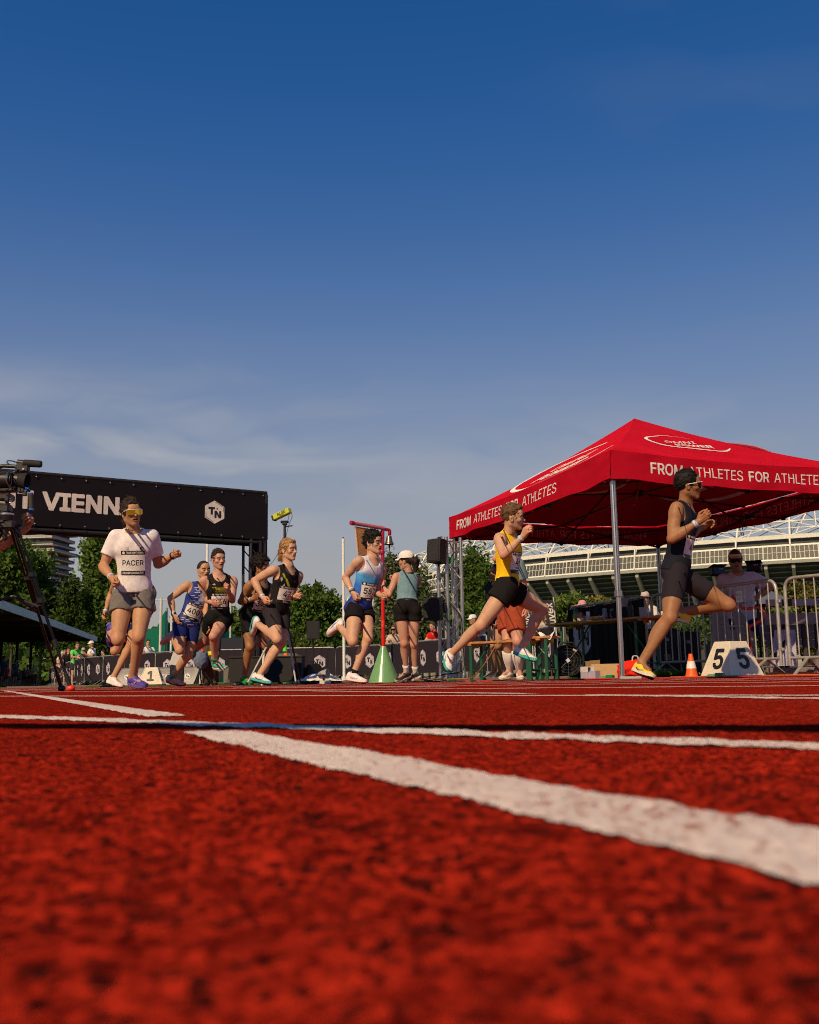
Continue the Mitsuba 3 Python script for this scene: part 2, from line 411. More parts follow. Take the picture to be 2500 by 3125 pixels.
# ---------------------------------------------------------------- far background: stadium, tower, grandstand, trees, poles
def along(pts, step):
    """Evenly spaced points and unit tangents along a smoothed polyline in plan."""
    p = np.array(pts, float); t = np.r_[0, np.cumsum(np.linalg.norm(np.diff(p, axis=0), axis=1))]
    from scipy.interpolate import CubicSpline
    cs = CubicSpline(t, p); n = int(t[-1] / step); s = np.linspace(0, t[-1], n + 1); d = cs(s, 1); return cs(s), d / np.linalg.norm(d, axis=1, keepdims=True)


# stadium: overhanging concrete bowl, glazed gallery, white lattice on top
Q, Tn = along([gz(x, d)[:2] for x, d in ((1060, 285), (1150, 262), (1273, 235), (1341, 224), (1600, 202), (2000, 187), (2450, 176), (2800, 171))], 4.4)
NB = len(Q); IN = np.stack([-Tn[:, 1], Tn[:, 0]], 1); IN = IN * np.sign(IN[:, 1:2])
ST = thing('stadium', 'large round concrete stadium with glazed gallery and white lattice roof behind the red tent', 'stadium')


def sp(k, inset, z): return np.append(Q[k] + IN[k] * inset, z)


def ring(prof):
    """A closed profile of (inset, z) swept along the curve."""
    P_ = np.array([[sp(k, a, z) for a, z in prof + prof[:1]] for k in range(NB)]); return quadgrid(P_)


steps = []
edges = []
for i in range(14):
    a0, a1 = 14 - i, 13 - i; z0 = 7.2 + i * .80; steps += [(a0, z0), (a0, z0 + .30), (a1 + .12, z0 + .62 + .02)]
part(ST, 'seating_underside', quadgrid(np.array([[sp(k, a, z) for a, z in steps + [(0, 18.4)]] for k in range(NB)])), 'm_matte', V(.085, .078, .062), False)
for i in range(14): part(ST, 'step_edge', tube([sp(k, 14 - i - .04, 7.2 + i * .80 + .12) for k in range(NB)], .10, 4), 'm_conc', smooth=False)
part(ST, 'gutter', ring([(-.5, 18.2), (-.5, 18.75), (.9, 18.75), (.9, 18.2)]), 'm_matte', V(.30, .31, .29), False)
part(ST, 'sill_band', ring([(-.3, 18.76), (-.2, 19.0), (.5, 19.0), (.5, 18.76)]), 'm_steelw', smooth=False)
part(ST, 'cornice', ring([(.40, 21.2), (.45, 21.5), (1.2, 21.5), (1.2, 21.2)]), 'm_steelw', smooth=False)
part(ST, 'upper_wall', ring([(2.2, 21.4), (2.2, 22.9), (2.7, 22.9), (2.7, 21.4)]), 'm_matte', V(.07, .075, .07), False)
part(ST, 'eaves_beam', ring([(1.5, 22.6), (1.4, 23.3), (2.0, 23.3), (2.1, 22.6)]), 'm_steelw', smooth=False)
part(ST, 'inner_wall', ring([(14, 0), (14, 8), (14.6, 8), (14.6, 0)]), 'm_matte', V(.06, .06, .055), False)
mull, lat, lat2 = [], [], []
for k in range(NB - 1):
    a, b, c, d = sp(k, -.16, 19.02), sp(k + 1, -.16, 19.02), sp(k + 1, .45, 21.2), sp(k, .45, 21.2)
    part(ST, 'window', quadgrid(np.array([[a, d], [b, c]]) + V(0, .06, 0)), 'm_win', smooth=False)
    for u in np.linspace(0, 1, 7): mull.append(cyl(a + (b - a) * u, d + (c - d) * u, .10 if u in (0, 1) else .05, 4))
    for w in (.5,): mull.append(cyl(a + (d - a) * w, b + (c - b) * w, .05, 4))
    if k % 2 == 0: mull.append(cyl(sp(k, -.4, 18.8), sp(k, .6, 22.6), .16, 4)); mull.append(cyl(sp(k, 1.0, 21.7), sp(k, 1.6, 22.7), .08, 4))
    tx = np.append(Tn[k], 0); R = np.stack([tx, np.append(IN[k], 0), V(0, 0, 1)], 1)
    if k % 1 == 0:
        part(ST, 'beam', prism([(14, 6.0), (14, 7.4), (0, 18.3), (0, 17.4), (5.2, 12.4), (5.6, 11.0), (6.3, 11.0)], .55, np.stack([np.append(IN[k], 0), V(0, 0, 1), np.cross(np.append(IN[k], 0), V(0, 0, 1))], 1), sp(k, 0, 0)), 'm_conc', smooth=False)
        part(ST, 'column', bx((.75, .9, 11.6), sp(k, 5.6, 5.8), .04, R), 'm_conc', smooth=False)
    if k % 2 == 0 and k + 2 < NB:
        lo, lo2, m1, m2, t1, t2 = sp(k, 1.8, 23.2), sp(k + 2, 1.8, 23.2), sp(k, 4.5, 26), sp(k + 2, 4.5, 26), sp(k, 7, 30), sp(k + 2, 7, 30)
        bk, bk2, bt, bt2 = sp(k, 11, 23.4), sp(k + 2, 11, 23.4), sp(k + 1, 13, 30.5), sp(k + 3 if k + 3 < NB else k + 1, 13, 30.5)
        for p, q, r in ((lo, m1, .20), (m1, t1, .18), (t1, t2, .17), (m1, m2, .13), (lo, m2, .09), (m1, t2, .09), (lo2, m1, .09), (t1, bt, .10), (bt, t2, .10), (bt, bt2, .14), (bk, bt, .13), (bk, m1, .10), (sp(k + 1, 3.4, 24.8), sp(k + 1, 6, 28.4), .10), (sp(k, 3.1, 24.6), sp(k + 2, 3.1, 24.6), .09), (sp(k, 5.8, 28), sp(k + 2, 5.8, 28), .09)): lat.append(cyl(p, q, r, 5))
        for p, q in ((bk, t1), (bk2, t1), (lo, bt), (bk, m2)): lat2.append(cyl(p, q, .09, 4))
part(ST, 'mullions', cat(mull), 'm_steelw', smooth=False, kind='stuff'); part(ST, 'roof_lattice', cat(lat), 'm_steelw', smooth=False, kind='stuff'); part(ST, 'cross_ties', cat(lat2), 'm_matte', V(.16, .19, .19), False, kind='stuff')

# residential tower on the left
TW = thing('apartment_tower', 'tall apartment tower with white balcony slabs, showing under the left end of the banner', 'building')
o = gz(134, 470); Rt = rz(math.radians(-6)); o = V(o[0], o[1], 0); rr = np.random.default_rng(8)
part(TW, 'wall', moved(bx((24, 22, 82), (-13.0, 12.5, 41)), Rt, o), 'm_matte', V(.10, .105, .11), False)
for i in range(25):
    z = 3.2 * i + 2.5; e = rr.uniform(.2, 2.2) if i % 3 else 2.6; s2 = rr.uniform(1.2, 3.2)
    part(TW, 'balcony_slab', moved(bx((24 + e + s2, 24 + e, .42), (-12.6 + s2 / 2, 12 - e / 2, z)), Rt, o), 'm_matte', V(.52, .52, .53), False)
    part(TW, 'soffit', moved(bx((23.5 + e + s2, 23.5 + e, .10), (-12.6 + s2 / 2, 12 - e / 2, z - .27)), Rt, o), 'm_matte', V(.40, .28, .17), False)
    part(TW, 'balustrade', moved(cat([bx((24 + e + s2, .08, .95), (-12.6 + s2 / 2, -.05 - e, z + .7)), bx((.08, 24 + e, .95), (-.6 + s2 + e / 2 - .1, 12 - e / 2, z + .7))]), Rt, o), 'm_win' if i % 2 else 'm_matte', None if i % 2 else V(.33, .34, .35), smooth=False)
    for j in range(7):
        if rr.random() < .8: part(TW, 'window', moved(bx((1.9, .1, 2.1), (-22.5 + 3.3 * j, 1.44, z + 1.5)), Rt, o), 'm_gloss', V(.22, .29, .31) * rr.uniform(.4, 1.3), False)
    for j in range(5): part(TW, 'window', moved(bx((.1, 1.8, 2.1), (-.94, 4 + 4.0 * j, z + 1.5)), Rt, o), 'm_gloss', V(.06, .07, .08), False)

# grandstand with a timber ceiling along the left straight
GS = thing('grandstand', 'long low grandstand with white roof edge and brown timber ceiling at the left', 'grandstand')
A, Bq = V(-24.6, 58, 5.0), V(-36.2, 121, 5.0); gd = nrm(Bq - A); gl = V(-gd[1], gd[0], 0); gl = gl * -np.sign(gl[0]); L = np.linalg.norm(Bq - A)
Rg = np.stack([gd, gl, np.cross(gd, gl)], 1); Rg = Rg if np.linalg.det(Rg) > 0 else np.stack([gd, -gl, np.cross(gd, -gl)], 1); sg = 1 if np.dot(Rg[:, 1], gl) > 0 else -1
G_ = lambda u, v, z: A + gd * u + gl * v + V(0, 0, z)
def gbox(u0, u1, v0, v1, z0, z1): return moved(bx((u1 - u0, v1 - v0, z1 - z0), ((u0 + u1) / 2, sg * (v0 + v1) / 2, (z0 + z1) / 2)), Rg, A * V(1, 1, 0))
part(GS, 'roof', gbox(0, L, 0, 15, 5.25, 5.42), 'm_matte', V(.30, .30, .29), False)
part(GS, 'roof_edge', gbox(0, L, -.12, .0, 4.95, 5.52), 'm_matte', V(.62, .61, .58), False)
for i in range(22): part(GS, 'ceiling_plank', gbox(0.1, L - .1, .05 + .66 * i, .60 + .66 * i, 5.14 + (i % 2) * .03, 5.20 + (i % 2) * .03), 'm_matte', V(.26, .10, .055) * (1 + .25 * math.sin(i * 2.3)), False)
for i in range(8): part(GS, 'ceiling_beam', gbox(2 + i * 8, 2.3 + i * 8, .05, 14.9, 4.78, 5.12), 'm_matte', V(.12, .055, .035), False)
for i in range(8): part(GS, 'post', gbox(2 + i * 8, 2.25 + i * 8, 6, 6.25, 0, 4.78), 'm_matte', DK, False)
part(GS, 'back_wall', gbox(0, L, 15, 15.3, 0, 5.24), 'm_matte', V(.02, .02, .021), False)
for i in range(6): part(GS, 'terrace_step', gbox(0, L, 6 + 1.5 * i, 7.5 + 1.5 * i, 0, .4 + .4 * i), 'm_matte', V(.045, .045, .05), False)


# trees -------------------------------------------------------------------
def crown(seed, c, r, n, leaf, tone, gap=.5, clumps=60, shape='oval'):
    g = np.random.default_rng(seed); C = []
    while len(C) < clumps:
        q = g.uniform(-1, 1, 3); rad = np.linalg.norm(q)
        if rad > 1 or rad < gap * g.random(): continue
        if shape == 'cone' and math.hypot(q[0], q[1]) > .95 * (1 - q[2]) / 2 + .10: continue
        if shape == 'column' and math.hypot(q[0], q[1]) > .75 * (1 - max(0, q[2] - .2) ** 2) ** .5: continue
        C.append(q)
    C = np.array(C); per = n // clumps; sz = g.uniform(.10, .24, clumps)
    P_ = (C[:, None] + g.normal(0, 1, (clumps, per, 3)) * sz[:, None, None] * V(1, 1, .72)).reshape(-1, 3) * r + c
    m = len(P_); a = nrmrows(g.normal(0, 1, (m, 3))); b = nrmrows(np.cross(a, g.normal(0, 1, (m, 3)))); s = leaf * g.uniform(.55, 1.35, m)[:, None]
    v = np.stack([P_ - a * s, P_ + b * s * .55, P_ + a * s, P_ - b * s * .55], 1).reshape(-1, 3); k = np.arange(m) * 4
    f = np.vstack([np.stack([k, k + 1, k + 2], 1), np.stack([k, k + 2, k + 3], 1)])
    t = np.repeat(g.uniform(.6, 1.35, clumps), per)[:, None] * g.uniform(.65, 1.35, (m, 1)); col = np.asarray(tone) * t * (1 + g.normal(0, .08, (m, 3)))
    return TM(v, f, process=False), np.repeat(np.clip(col, .004, .6), 4, 0)


def nrmrows(a): return a / (np.linalg.norm(a, axis=-1, keepdims=True) + 1e-12)


def tree(label, px, D, top, bot, wpx, tone, seed, n=7000, leaf=.16, shape='oval', gap=.55, clumps=70, trunk_r=.22, name='tree', group=None, lean=0.0, z0=0.03):
    b = gz(px, D, z0); zt = at(px, top, D)[2]; zb = at(px, bot, D)[2]; rx = wpx / F * D / 2; c = V(b[0] + lean, D, (zt + zb) / 2); h = (zt - zb) / 2
    K = thing(name, label, 'tree' if name == 'tree' else 'bush', group); g = np.random.default_rng(seed)
    m, col = crown(seed, c, V(rx, rx, h) * .86, int(n * 1.25), leaf * .82 * D / 60, tone, gap, clumps, shape); part(K, 'crown', m, 'm_leaf', col, False, kind='stuff')
    if zb > .6 or name == 'tree':
        p = [b, b + (c - b) * .5 + V(g.normal(0, .1), 0, 0), c + V(0, 0, h * .5)]; p[1][2] = (p[0][2] + c[2]) / 2; part(K, 'trunk', tube(rounded(p, 5), np.linspace(trunk_r, trunk_r * .25, len(rounded(p, 5))), 8), 'm_bark', smooth=True)
        for i in range(7):
            t0 = g.uniform(.35, .85); s0 = b + (c + V(0, 0, h * .5) - b) * t0; s0[2] = max(s0[2], zb * .8); e = c + V(*(g.uniform(-.7, .7, 3))) * V(rx, rx, h); mid = (s0 + e) / 2 + V(0, 0, -.1 * rx)
            part(K, 'limb', tube([s0, mid, e], [trunk_r * .4, trunk_r * .25, trunk_r * .06], 6), 'm_bark', smooth=True)
    return K


GD, GM, GL, GY = V(.060, .105, .024), V(.095, .160, .034), V(.15, .22, .055), V(.23, .22, .05)
tree('broad dark green tree at the left edge behind the tripod', 30, 140, 1640, 1990, 250, GM, 11, 11000, .20, clumps=95)
tree('tall dense poplar rising behind the man in the white shirt', 292, 136, 1612, 1985, 150, GM * 1.1, 12, 11000, .17, 'column', clumps=110)
tree('thin feathery dark tree between the tower and the tall poplar', 205, 132, 1700, 1985, 125, GD, 13, 6500, .15, 'cone', .3, 70)
tree('dark shadowy tree above the grandstand roof', 120, 146, 1790, 1985, 190, GD * .8, 14, 7000, .18)
tree('second poplar half hidden by the man in the white shirt', 370, 130, 1640, 1985, 110, GM, 15, 6000, .17, 'column')
tree('low green tree behind the green net', 560, 90, 1890, 2010, 170, GM, 16, 4500, .17)
tree('small tree beside the leg of the black gantry', 716, 84, 1850, 2010, 110, GL * .8, 17, 4500, .15)
tree('round tree in open leaf right of the blond runner', 955, 76, 1764, 1990, 185, GM * .95, 18, 8000, .16, clumps=85, gap=.35)
tree('lower green tree left of the round open tree', 862, 80, 1880, 2010, 120, GM, 19, 4000, .15)
tree('tree close behind the white pole', 1080, 82, 1860, 2010, 140, GM, 20, 4500, .15)
tree('tall silvery poplar behind the red bell pole', 1195, 70, 1672, 1995, 130, V(.14, .175, .085), 21, 7500, .13, 'column', .3, 90)
tree('silvery tree behind the woman in the white cap', 1275, 66, 1720, 1995, 130, V(.125, .165, .07), 22, 7000, .13, 'column', .3, 85)
tree('dark green tree behind the metal truss', 1440, 60, 1640, 1990, 150, GM, 23, 9000, .14, clumps=80, gap=.35)
tree('smaller dark tree between the metal truss and the yellow runner', 1502, 58, 1705, 1990, 110, GD * 1.2, 24, 5500, .13, gap=.35)
tree('bright green bush under the concrete stand', 1752, 62, 1806, 1900, 120, GL, 25, 4500, .12, name='bush')
tree('yellowish bush left of the tent leg', 1845, 64, 1816, 1900, 110, GY * .8, 26, 3500, .12, name='bush')
tree('bright green tree behind the steel barriers at the right', 2330, 40, 1822, 2010, 190, GL * .9, 27, 7000, .14)
tree('yellow green tree at the right edge', 2470, 42, 1768, 2010, 220, GY * .75, 28, 8000, .14)
tree('leafy bush seen between the legs of the navy runner', 2090, 52, 1850, 2000, 150, GM, 29, 4000, .12, name='bush')
tree('low hedge like bush right of the white pole', 1120, 60, 1905, 2040, 170, GD * 1.1, 30, 4500, .13, name='bush')
tree('low bush left of the loudspeaker on a stand', 900, 62, 1925, 2040, 190, GL * .7, 31, 4500, .13, name='bush')
tree('dark bush behind the leftmost spectators', 330, 127, 1900, 2050, 230, GD * .8, 32, 5000, .14, name='bush')
m, c_ = crown(77, V(-70, 330, 7), V(170, 18, 8.5), 16000, 1.4, GM, .2, 240); labels['far_trees'] = {'label': 'far line of trees along the horizon', 'category': 'woods', 'kind': 'stuff'}; scene['far_trees'] = shp(m, 'm_leaf', c_, False)


# poles, hammer cage net
def pole(label, px, D, top, r, color, cross=None, group=None, mt='m_gloss'):
    b = gz(px, D, .03); t = at(px, top, D); t = V(b[0], b[1], t[2]); K = thing('pole', label, 'pole', group); part(K, 'shaft', cyl(b, t, r, 12, r * .92), mt, color)
    part(K, 'base', cyl(b, b + V(0, 0, .12), r * 1.8, 12), mt, color)
    if cross: part(K, 'crossbar', cyl(t + V(cross[0], 0, cross[2]), t + V(cross[1], 0, cross[2]), r * .45, 6), mt, color)
    else: part(K, 'cap', cyl(t, t + V(0, 0, .05), r * .5, 8), mt, DK)
    return K


pole('thick white flagpole under the black banner', 628, 40, 1560, .052, V(.74, .73, .70))
pole('white pole standing left of the runner with glasses', 1051, 30, 1644, .044, V(.74, .73, .70))
pole('thin grey pole with a crossbar right of the man in the white shirt', 487, 38, 1826, .055, V(.55, .56, .54), (-.25, .4, -.05))
pole('thin white pole left of the blue vest runner', 520, 42, 1868, .05, V(.6, .6, .58), (-.1, .35, -.4))
pole('thin grey pole right of the runner numbered 236', 702, 42, 1838, .035, V(.5, .5, .48), (-.05, .05, -.1))
NT = thing('safety_net', 'green throwing cage net on thin posts behind the blue vest runner', 'net')
nt = [(430, 52), (505, 46), (545, 50), (620, 55), (700, 58), (790, 60)]; tops = [1905, 1862, 1930, 1868, 1925, 1935]
for (x0, d0), (x1, d1), a, b in zip(nt, nt[1:], tops, tops[1:]):
    p0, p1 = gz(x0, d0, .0), gz(x1, d1, .0); z0, z1 = at(x0, a, d0)[2], at(x1, b, d1)[2]; u = np.linspace(0, 1, 12); w = np.linspace(0, 1, 8)
    part(NT, 'net_panel', quadgrid(np.array([[p0 + (p1 - p0) * i + V(0, .25 * math.sin(i * 9 + j * 3), (z0 + (z1 - z0) * i - .5 * math.sin(i * 3.14)) * j) for j in w] for i in u])), 'm_net', smooth=True)
    part(NT, 'post', cyl(p0, p0 + V(0, 0, z0 + .1), .05, 8), 'm_galv')
# ---------------------------------------------------------------- gantry, tent, barriers, truss
def wall_grid(a, b, z0, z1, n, m, fn):
    """Points of a hanging sheet from a to b (plan), fn(u, v) -> offset along its normal."""
    a, b = V(*a[:2], 0), V(*b[:2], 0); d = nrm(b - a); nn = V(d[1], -d[0], 0); return np.array([[a + (b - a) * u + V(0, 0, z0 + (z1 - z0) * v) + nn * fn(u, v) for v in np.linspace(0, 1, m)] for u in np.linspace(0, 1, n)]), d, nn


# gantry over the track
GA = thing('gantry', 'black gantry with wide banner reading VIENNA spanning the track', 'gantry')
pr, pl = gz(800, 20.0), gz(80, 17.7); pr[2] = pl[2] = 0; gdir = nrm(pl - pr); pl = pr + gdir * 12.5; gn = V(gdir[1], -gdir[0], 0); gn = gn if gn[1] < 0 else -gn; zb, zt = 2.72, 3.60
crease = lambda u, v: .008 * wob(u * 34 + v * 3, v * 2.4 + u * 9, 1) + .010 * np.sin(u * 60 + v * 4) * (v ** 3) * .4 + .006 * wob(u * 13 + v * 3.5, v * 2, 4)
off = gn * .21
Pg = np.array([[pr + gdir * (12.5 * u) + off + V(0, 0, zb + (zt - zb) * v) + gn * crease(u, v) for v in np.linspace(0, 1, 12)] for u in np.linspace(0, 1, 90)])
part(GA, 'banner', slab(Pg, Pg - gn * .004), 'm_cloth', V(.0085, .0070, .0115), True)
Pb = np.array([[pr + gdir * (12.5 * u) - off + V(0, 0, zb + (zt - zb) * v) - gn * crease(u, v) for v in np.linspace(0, 1, 6)] for u in np.linspace(0, 1, 40)]); part(GA, 'back_banner', slab(Pb, Pb + gn * .004), 'm_cloth', V(.0085, .0070, .0115), True)
Pe = np.array([[pr + off * w - gdir * .012 + V(0, 0, zb + (zt - zb) * v) for v in np.linspace(0, 1, 6)] for w in np.linspace(-1, 1, 5)]); part(GA, 'end_flap', slab(Pe, Pe + gdir * .006), 'm_cloth', V(.0085, .0070, .0115), True)
for s in (-1, 1):
    for z in (zb - .06, zt + .03): part(GA, 'truss_tube', cyl(pr + off * s * .86 + V(0, 0, z), pl + off * s * .86 + V(0, 0, z), .032, 10), 'm_satin', V(.02, .02, .022))
lace = []
for k in range(int(12.5 / .42)):
    c = pr + gdir * (.1 + k * .42) + off * 1.02 + gn * .016
    for z in (zb + .035, zt - .035): part(GA, 'eyelet', moved(lathe([(.006, 0), (.013, .004), (.015, 0)], 10), np.stack([gdir, V(0, 0, 1), gn], 1), c + V(0, 0, z)), 'm_metal', V(.6, .58, .55)); lace.append(tube([c + V(0, 0, z), c + gn * .02 + V(0, 0, z + (.04 if z > 3 else -.04)), c - gn * .06 + V(0, 0, z + (.07 if z > 3 else -.09))], .004, 5))
part(GA, 'lacing', cat(lace), 'm_matte', DK, True, kind='stuff')
def on_banner(m, px, py):
    """Lays flat print on the front banner where its plane shows pixel (px, py)."""
    q0, q1 = EYE, at(px, py if py > 100 else 1540, 1.0); r = q1 - q0; o = pr + off; t = ((o - q0) @ gn) / (r @ gn); h = q0 + r * t; rd = -gdir
    v = m.vertices; h = h if py > 100 else V(h[0], h[1], py); u = ((h - pr) @ gdir - v[:, 0]) / 12.5; w = (h[2] + v[:, 1] - zb) / (zt - zb); cz = crease(u, w)
    k = m.copy(); k.vertices = h + v[:, :1] * rd + v[:, 1:2] * V(0, 0, 1) + gn * (cz[:, None] - crease(((h - pr) @ gdir) / 12.5, 0) * 0 + v[:, 2:3] + .003) - gn * ((h - o) @ gn); return k
PRN = V(.62, .57, .54)
ZT = 3.158
for w_, px_, wd in (('VIENNA', 277, 1.64), ('NIGHT', -32, 1.40), ('TRACK', -380, 1.42)): part(GA, 'lettering', on_banner(textm(w_, .285, .002, True, width=wd, weight=.035).subdivide_to_size(.12), px_, ZT), 'm_matte', PRN, False)
hx, tn = tn_logo(.218, .002); part(GA, 'logo', on_banner(hx.subdivide_to_size(.1), 655, 1563), 'm_matte', PRN, False); t2 = on_banner(tn.subdivide_to_size(.1), 655, 1563); t2.vertices += gn * .004; part(GA, 'logo_lettering', t2, 'm_matte', V(.014, .012, .018), False)
for base in (pr - gdir * -.02, pl):
    for s in (-1, 1):
        for e in (0, .30): part(GA, 'leg_tube', cyl(base + off * s * .86 + gdir * (e if base is not pl else -e), base + off * s * .86 + gdir * (e if base is not pl else -e) + V(0, 0, zt if e == 0 else zb), .028, 10), 'm_satin', V(.022, .022, .025))
    rungs = []
    for i in range(9):
        z = .15 + i * .3
        for s in (-1, 1): rungs.append(cyl(base + off * s * .86 + V(0, 0, z), base + off * s * .86 + gdir * (.30 if base is not pl else -.30) + V(0, 0, z + .3), .012, 6))
    part(GA, 'leg_lattice', cat(rungs), 'm_satin', V(.03, .03, .033), kind='stuff'); part(GA, 'foot_plate', bx((.7, .7, .02), base + V(0, 0, .042)), 'm_satin', DK, False)
for s in (-1, 1):
    Pf, _, _ = wall_grid(pr + off * s * .98, pr + off * s * .98 + gdir * .20, .12, zb - .02, 10, 20, lambda u, v: .016 * math.sin(u * 13 + v * 3) + .010 * math.sin(u * 29)); part(GA, 'leg_drape', slab(Pf, Pf + off * .02), 'm_cloth', V(.022, .016, .028), True)
Pl, _, _ = wall_grid(pr + off * .9 - gdir * .004, pr - off * .9 - gdir * .004, .12, zb - .02, 14, 20, lambda u, v: .018 * math.sin(u * 11 + v * 3) + .012 * math.sin(u * 23)); part(GA, 'leg_drape', slab(Pl, Pl + gdir * .006), 'm_cloth', V(.022, .016, .028), True)

# red promotional tent
N0, L0 = V(2.08, 10.56, 0), V(.595, 14.9, 0); F0 = V(3.86, 16.2, 0); R0 = N0 + F0 - L0; CO = [N0, R0, F0, L0]; ctr = (N0 + F0) / 2; zE, zV = 2.33, 2.03
pk = at(1932, 1277, ctr[1]); PK_ = V(ctr[0], ctr[1], pk[2])
TE_ = thing('tent', 'red promotional tent with white lettering FROM ATHLETES FOR ATHLETES on its valance', 'tent')
def roof_pt(a, b, u, v):
    """u along the eave, v from the eave to the peak; the cloth sags a little between its ridges (works on arrays)."""
    u, v = np.asarray(u, float)[..., None], np.asarray(v, float)[..., None]; p = a + (b - a) * u + V(0, 0, zE); p = p + (PK_ - p) * v; s = np.sin(np.pi * u)
    return p + V(0, 0, 1) * (-.24 * v * (1 - v) - .05 * s * (1 - v) + .014 * s * wob(p[..., :1] * 3 + p[..., 1:2] * 2, p[..., 2:] * 9, 2))
for i in range(4):
    a, b = CO[i], CO[(i + 1) % 4]; Pr = roof_pt(a, b, *np.meshgrid(np.linspace(0, 1, 29), np.linspace(0, 1, 20), indexing='ij')); part(TE_, 'roof_panel', quadgrid(Pr), 'm_tent', smooth=True)
    d = nrm(b - a); nn = V(d[1], -d[0], 0)
    vf = lambda u, v, i=i: .02 + (1 - v) * (.016 * math.sin(u * 17 + i) + .010 * math.sin(u * 41 + 2 * i)) + .006 * wob(u * 18, v * 5, i)
    Pv = np.array([[a + (b - a) * u + V(0, 0, zV + (zE + .004 - zV) * v - (.022 + .028 * v) * math.sin(math.pi * min(max(u, 0), 1)) + .008 * math.sin(u * 23 + i) * (1 - v)) + nn * vf(u, v) for v in np.linspace(0, 1, 9)] for u in np.linspace(-.006, 1.006, 60)])
    part(TE_, 'valance', quadgrid(Pv), 'm_tent', smooth=True); part(TE_, 'hem', tube(Pv[:, 0] + nn * .001, .006, 5), 'm_tent', smooth=True); Lw = np.linalg.norm(b - a)
    it = .22 if i == 3 else .0
    words = [('FROM', True, .60), ('ATHLETES', False, 1.02), ('FOR', True, .42), ('ATHLETES', False, 1.02)]; sc = (Lw - .5) / 4.0; xs = .20 * Lw / 3.5 + (.26 if i == 0 else 0)
    if i == 1: xs = Lw * .08
    for w_, bold, wid in words:
        wid = wid * sc * .90; hgt = .118 if not (i % 2) else .125; m = textm(w_, hgt, .0012, bold, slant=it, width=wid).subdivide_to_size(.08); v = m.vertices.copy(); u = (xs + wid / 2 + v[:, 0]) / Lw; q = np.clip((.155 + v[:, 1]) / (zE - zV), 0, 1)
        for side in (1, -1):
            k = m.copy(); k.vertices = np.array([a + (b - a) * uu + V(0, 0, zV + (zE - zV) * qq - (.022 + .028 * qq) * math.sin(math.pi * uu) + .008 * math.sin(uu * 23 + i) * (1 - qq)) + nn * (vf(uu, qq) + side * (.0035 + zz)) for uu, qq, zz in zip(u, q, v[:, 2])])
            part(TE_, 'lettering' if side > 0 else 'show_through_lettering', k, 'm_white_print' if side > 0 else 'm_matte', None if side > 0 else V(.75, .56, .70), False)
        xs += wid + .10 * sc
    # printed ring and words on each slope, and their show-through on the underside
    rw, rh, vc = (.62, .32, .50) if i % 2 == 0 else (1.45, .58, .40); ls = rw / 1.45
    ell_ = affinity.scale(Point(0, 0).buffer(1, 32), rw, rh); rg = ell_.difference(affinity.translate(affinity.scale(Point(0, 0).buffer(1, 32), rw * .955, rh * .915), .03, .02)); rg = rg.difference(sbox(.35, -.12, 2, .62))
    logo = cat([prism(rg, .001), moved(textm('OMNI', .20 * ls, .001, False, slant=.2, width=1.15 * ls), t=(-.05, .16 * ls, 0)), moved(textm('POWER', .24 * ls, .001, True, slant=.2, width=1.35 * ls), t=(.05, -.16 * ls, 0))]).subdivide_to_size(.10); v = logo.vertices
    for side in (1, -1):
        vv = vc + v[:, 1] / 2.2; uu = .5 + v[:, 0] / Lw / (1 - vv * .92); p = roof_pt(a, b, uu, vv); n_ = np.cross(roof_pt(a, b, uu + .01, vv) - p, roof_pt(a, b, uu, vv + .01) - p); n_ /= np.linalg.norm(n_, axis=1, keepdims=True); out = p + n_ * side * (.006 + v[:, 2:])
        k = logo.copy(); k.vertices = np.array(out); part(TE_, 'logo' if side > 0 else 'show_through_logo', k, 'm_white_print' if side > 0 else 'm_matte', None if side > 0 else V(.78, .60, .75), False)
SIL, DRED = V(.62, .61, .60), V(.03, .012, .016)
for i, c in enumerate(CO):
    q = c + (ctr - c) * .02; up_ = V(0, 0, 1); R = np.stack([nrm(R0 - N0), np.cross(up_, nrm(R0 - N0)), up_], 1); mt, col = ('m_metal', SIL) if i != 2 else ('m_metal', SIL * .6)
    Lg = part(TE_, 'leg', bx((.050, .050, 1.20), q + V(0, 0, 1.45), .008, R), mt, col, 30); part(Lg, 'inner_tube', bx((.042, .042, .92), q + V(0, 0, .46), .006, R), mt, col * .85, 30)
    for e in (-1, 1): part(Lg, 'groove', bx((.008, .004, 1.18), q + R @ V(e * .012, -.0262, 0) + V(0, 0, 1.45), 0, R), mt, col * .35, False)
    part(Lg, 'clamp', bx((.062, .062, .07), q + V(0, 0, .86), .006, R), 'm_metal', SIL * .8, 30); part(Lg, 'foot', bx((.12, .12, .012), q + V(0, 0, .010), .003, R), 'm_metal', SIL * .7, 30)
hub = V(ctr[0], ctr[1], 0); part(TE_, 'centre_pole', cyl(hub + V(0, 0, 2.35), PK_ - V(0, 0, .06), .022, 10), 'm_satin', V(.25, .03, .04)); part(TE_, 'hub', bx((.10, .10, .09), hub + V(0, 0, 2.36), .01), 'm_satin', BLK, 30); part(TE_, 'hub', bx((.10, .10, .09), hub + V(0, 0, 2.80), .01), 'm_satin', BLK, 30)
def scissor(a, b, n):
    for k in range(n):
        p, q = a + (b - a) * (k / n), a + (b - a) * ((k + 1) / n)
        for z0, z1 in ((1.99, 2.26), (2.26, 1.99)): part(TE_, 'scissor_bar', cyl(p + V(0, 0, z0), q + V(0, 0, z1), .013, 6), 'm_satin', DRED)
        part(TE_, 'joint', bx((.05, .05, .06), (p + q) / 2 + V(0, 0, 2.125), .008), 'm_satin', BLK, 30); part(TE_, 'joint', bx((.05, .05, .06), q + V(0, 0, 2.0), .008), 'm_satin', BLK, 30)
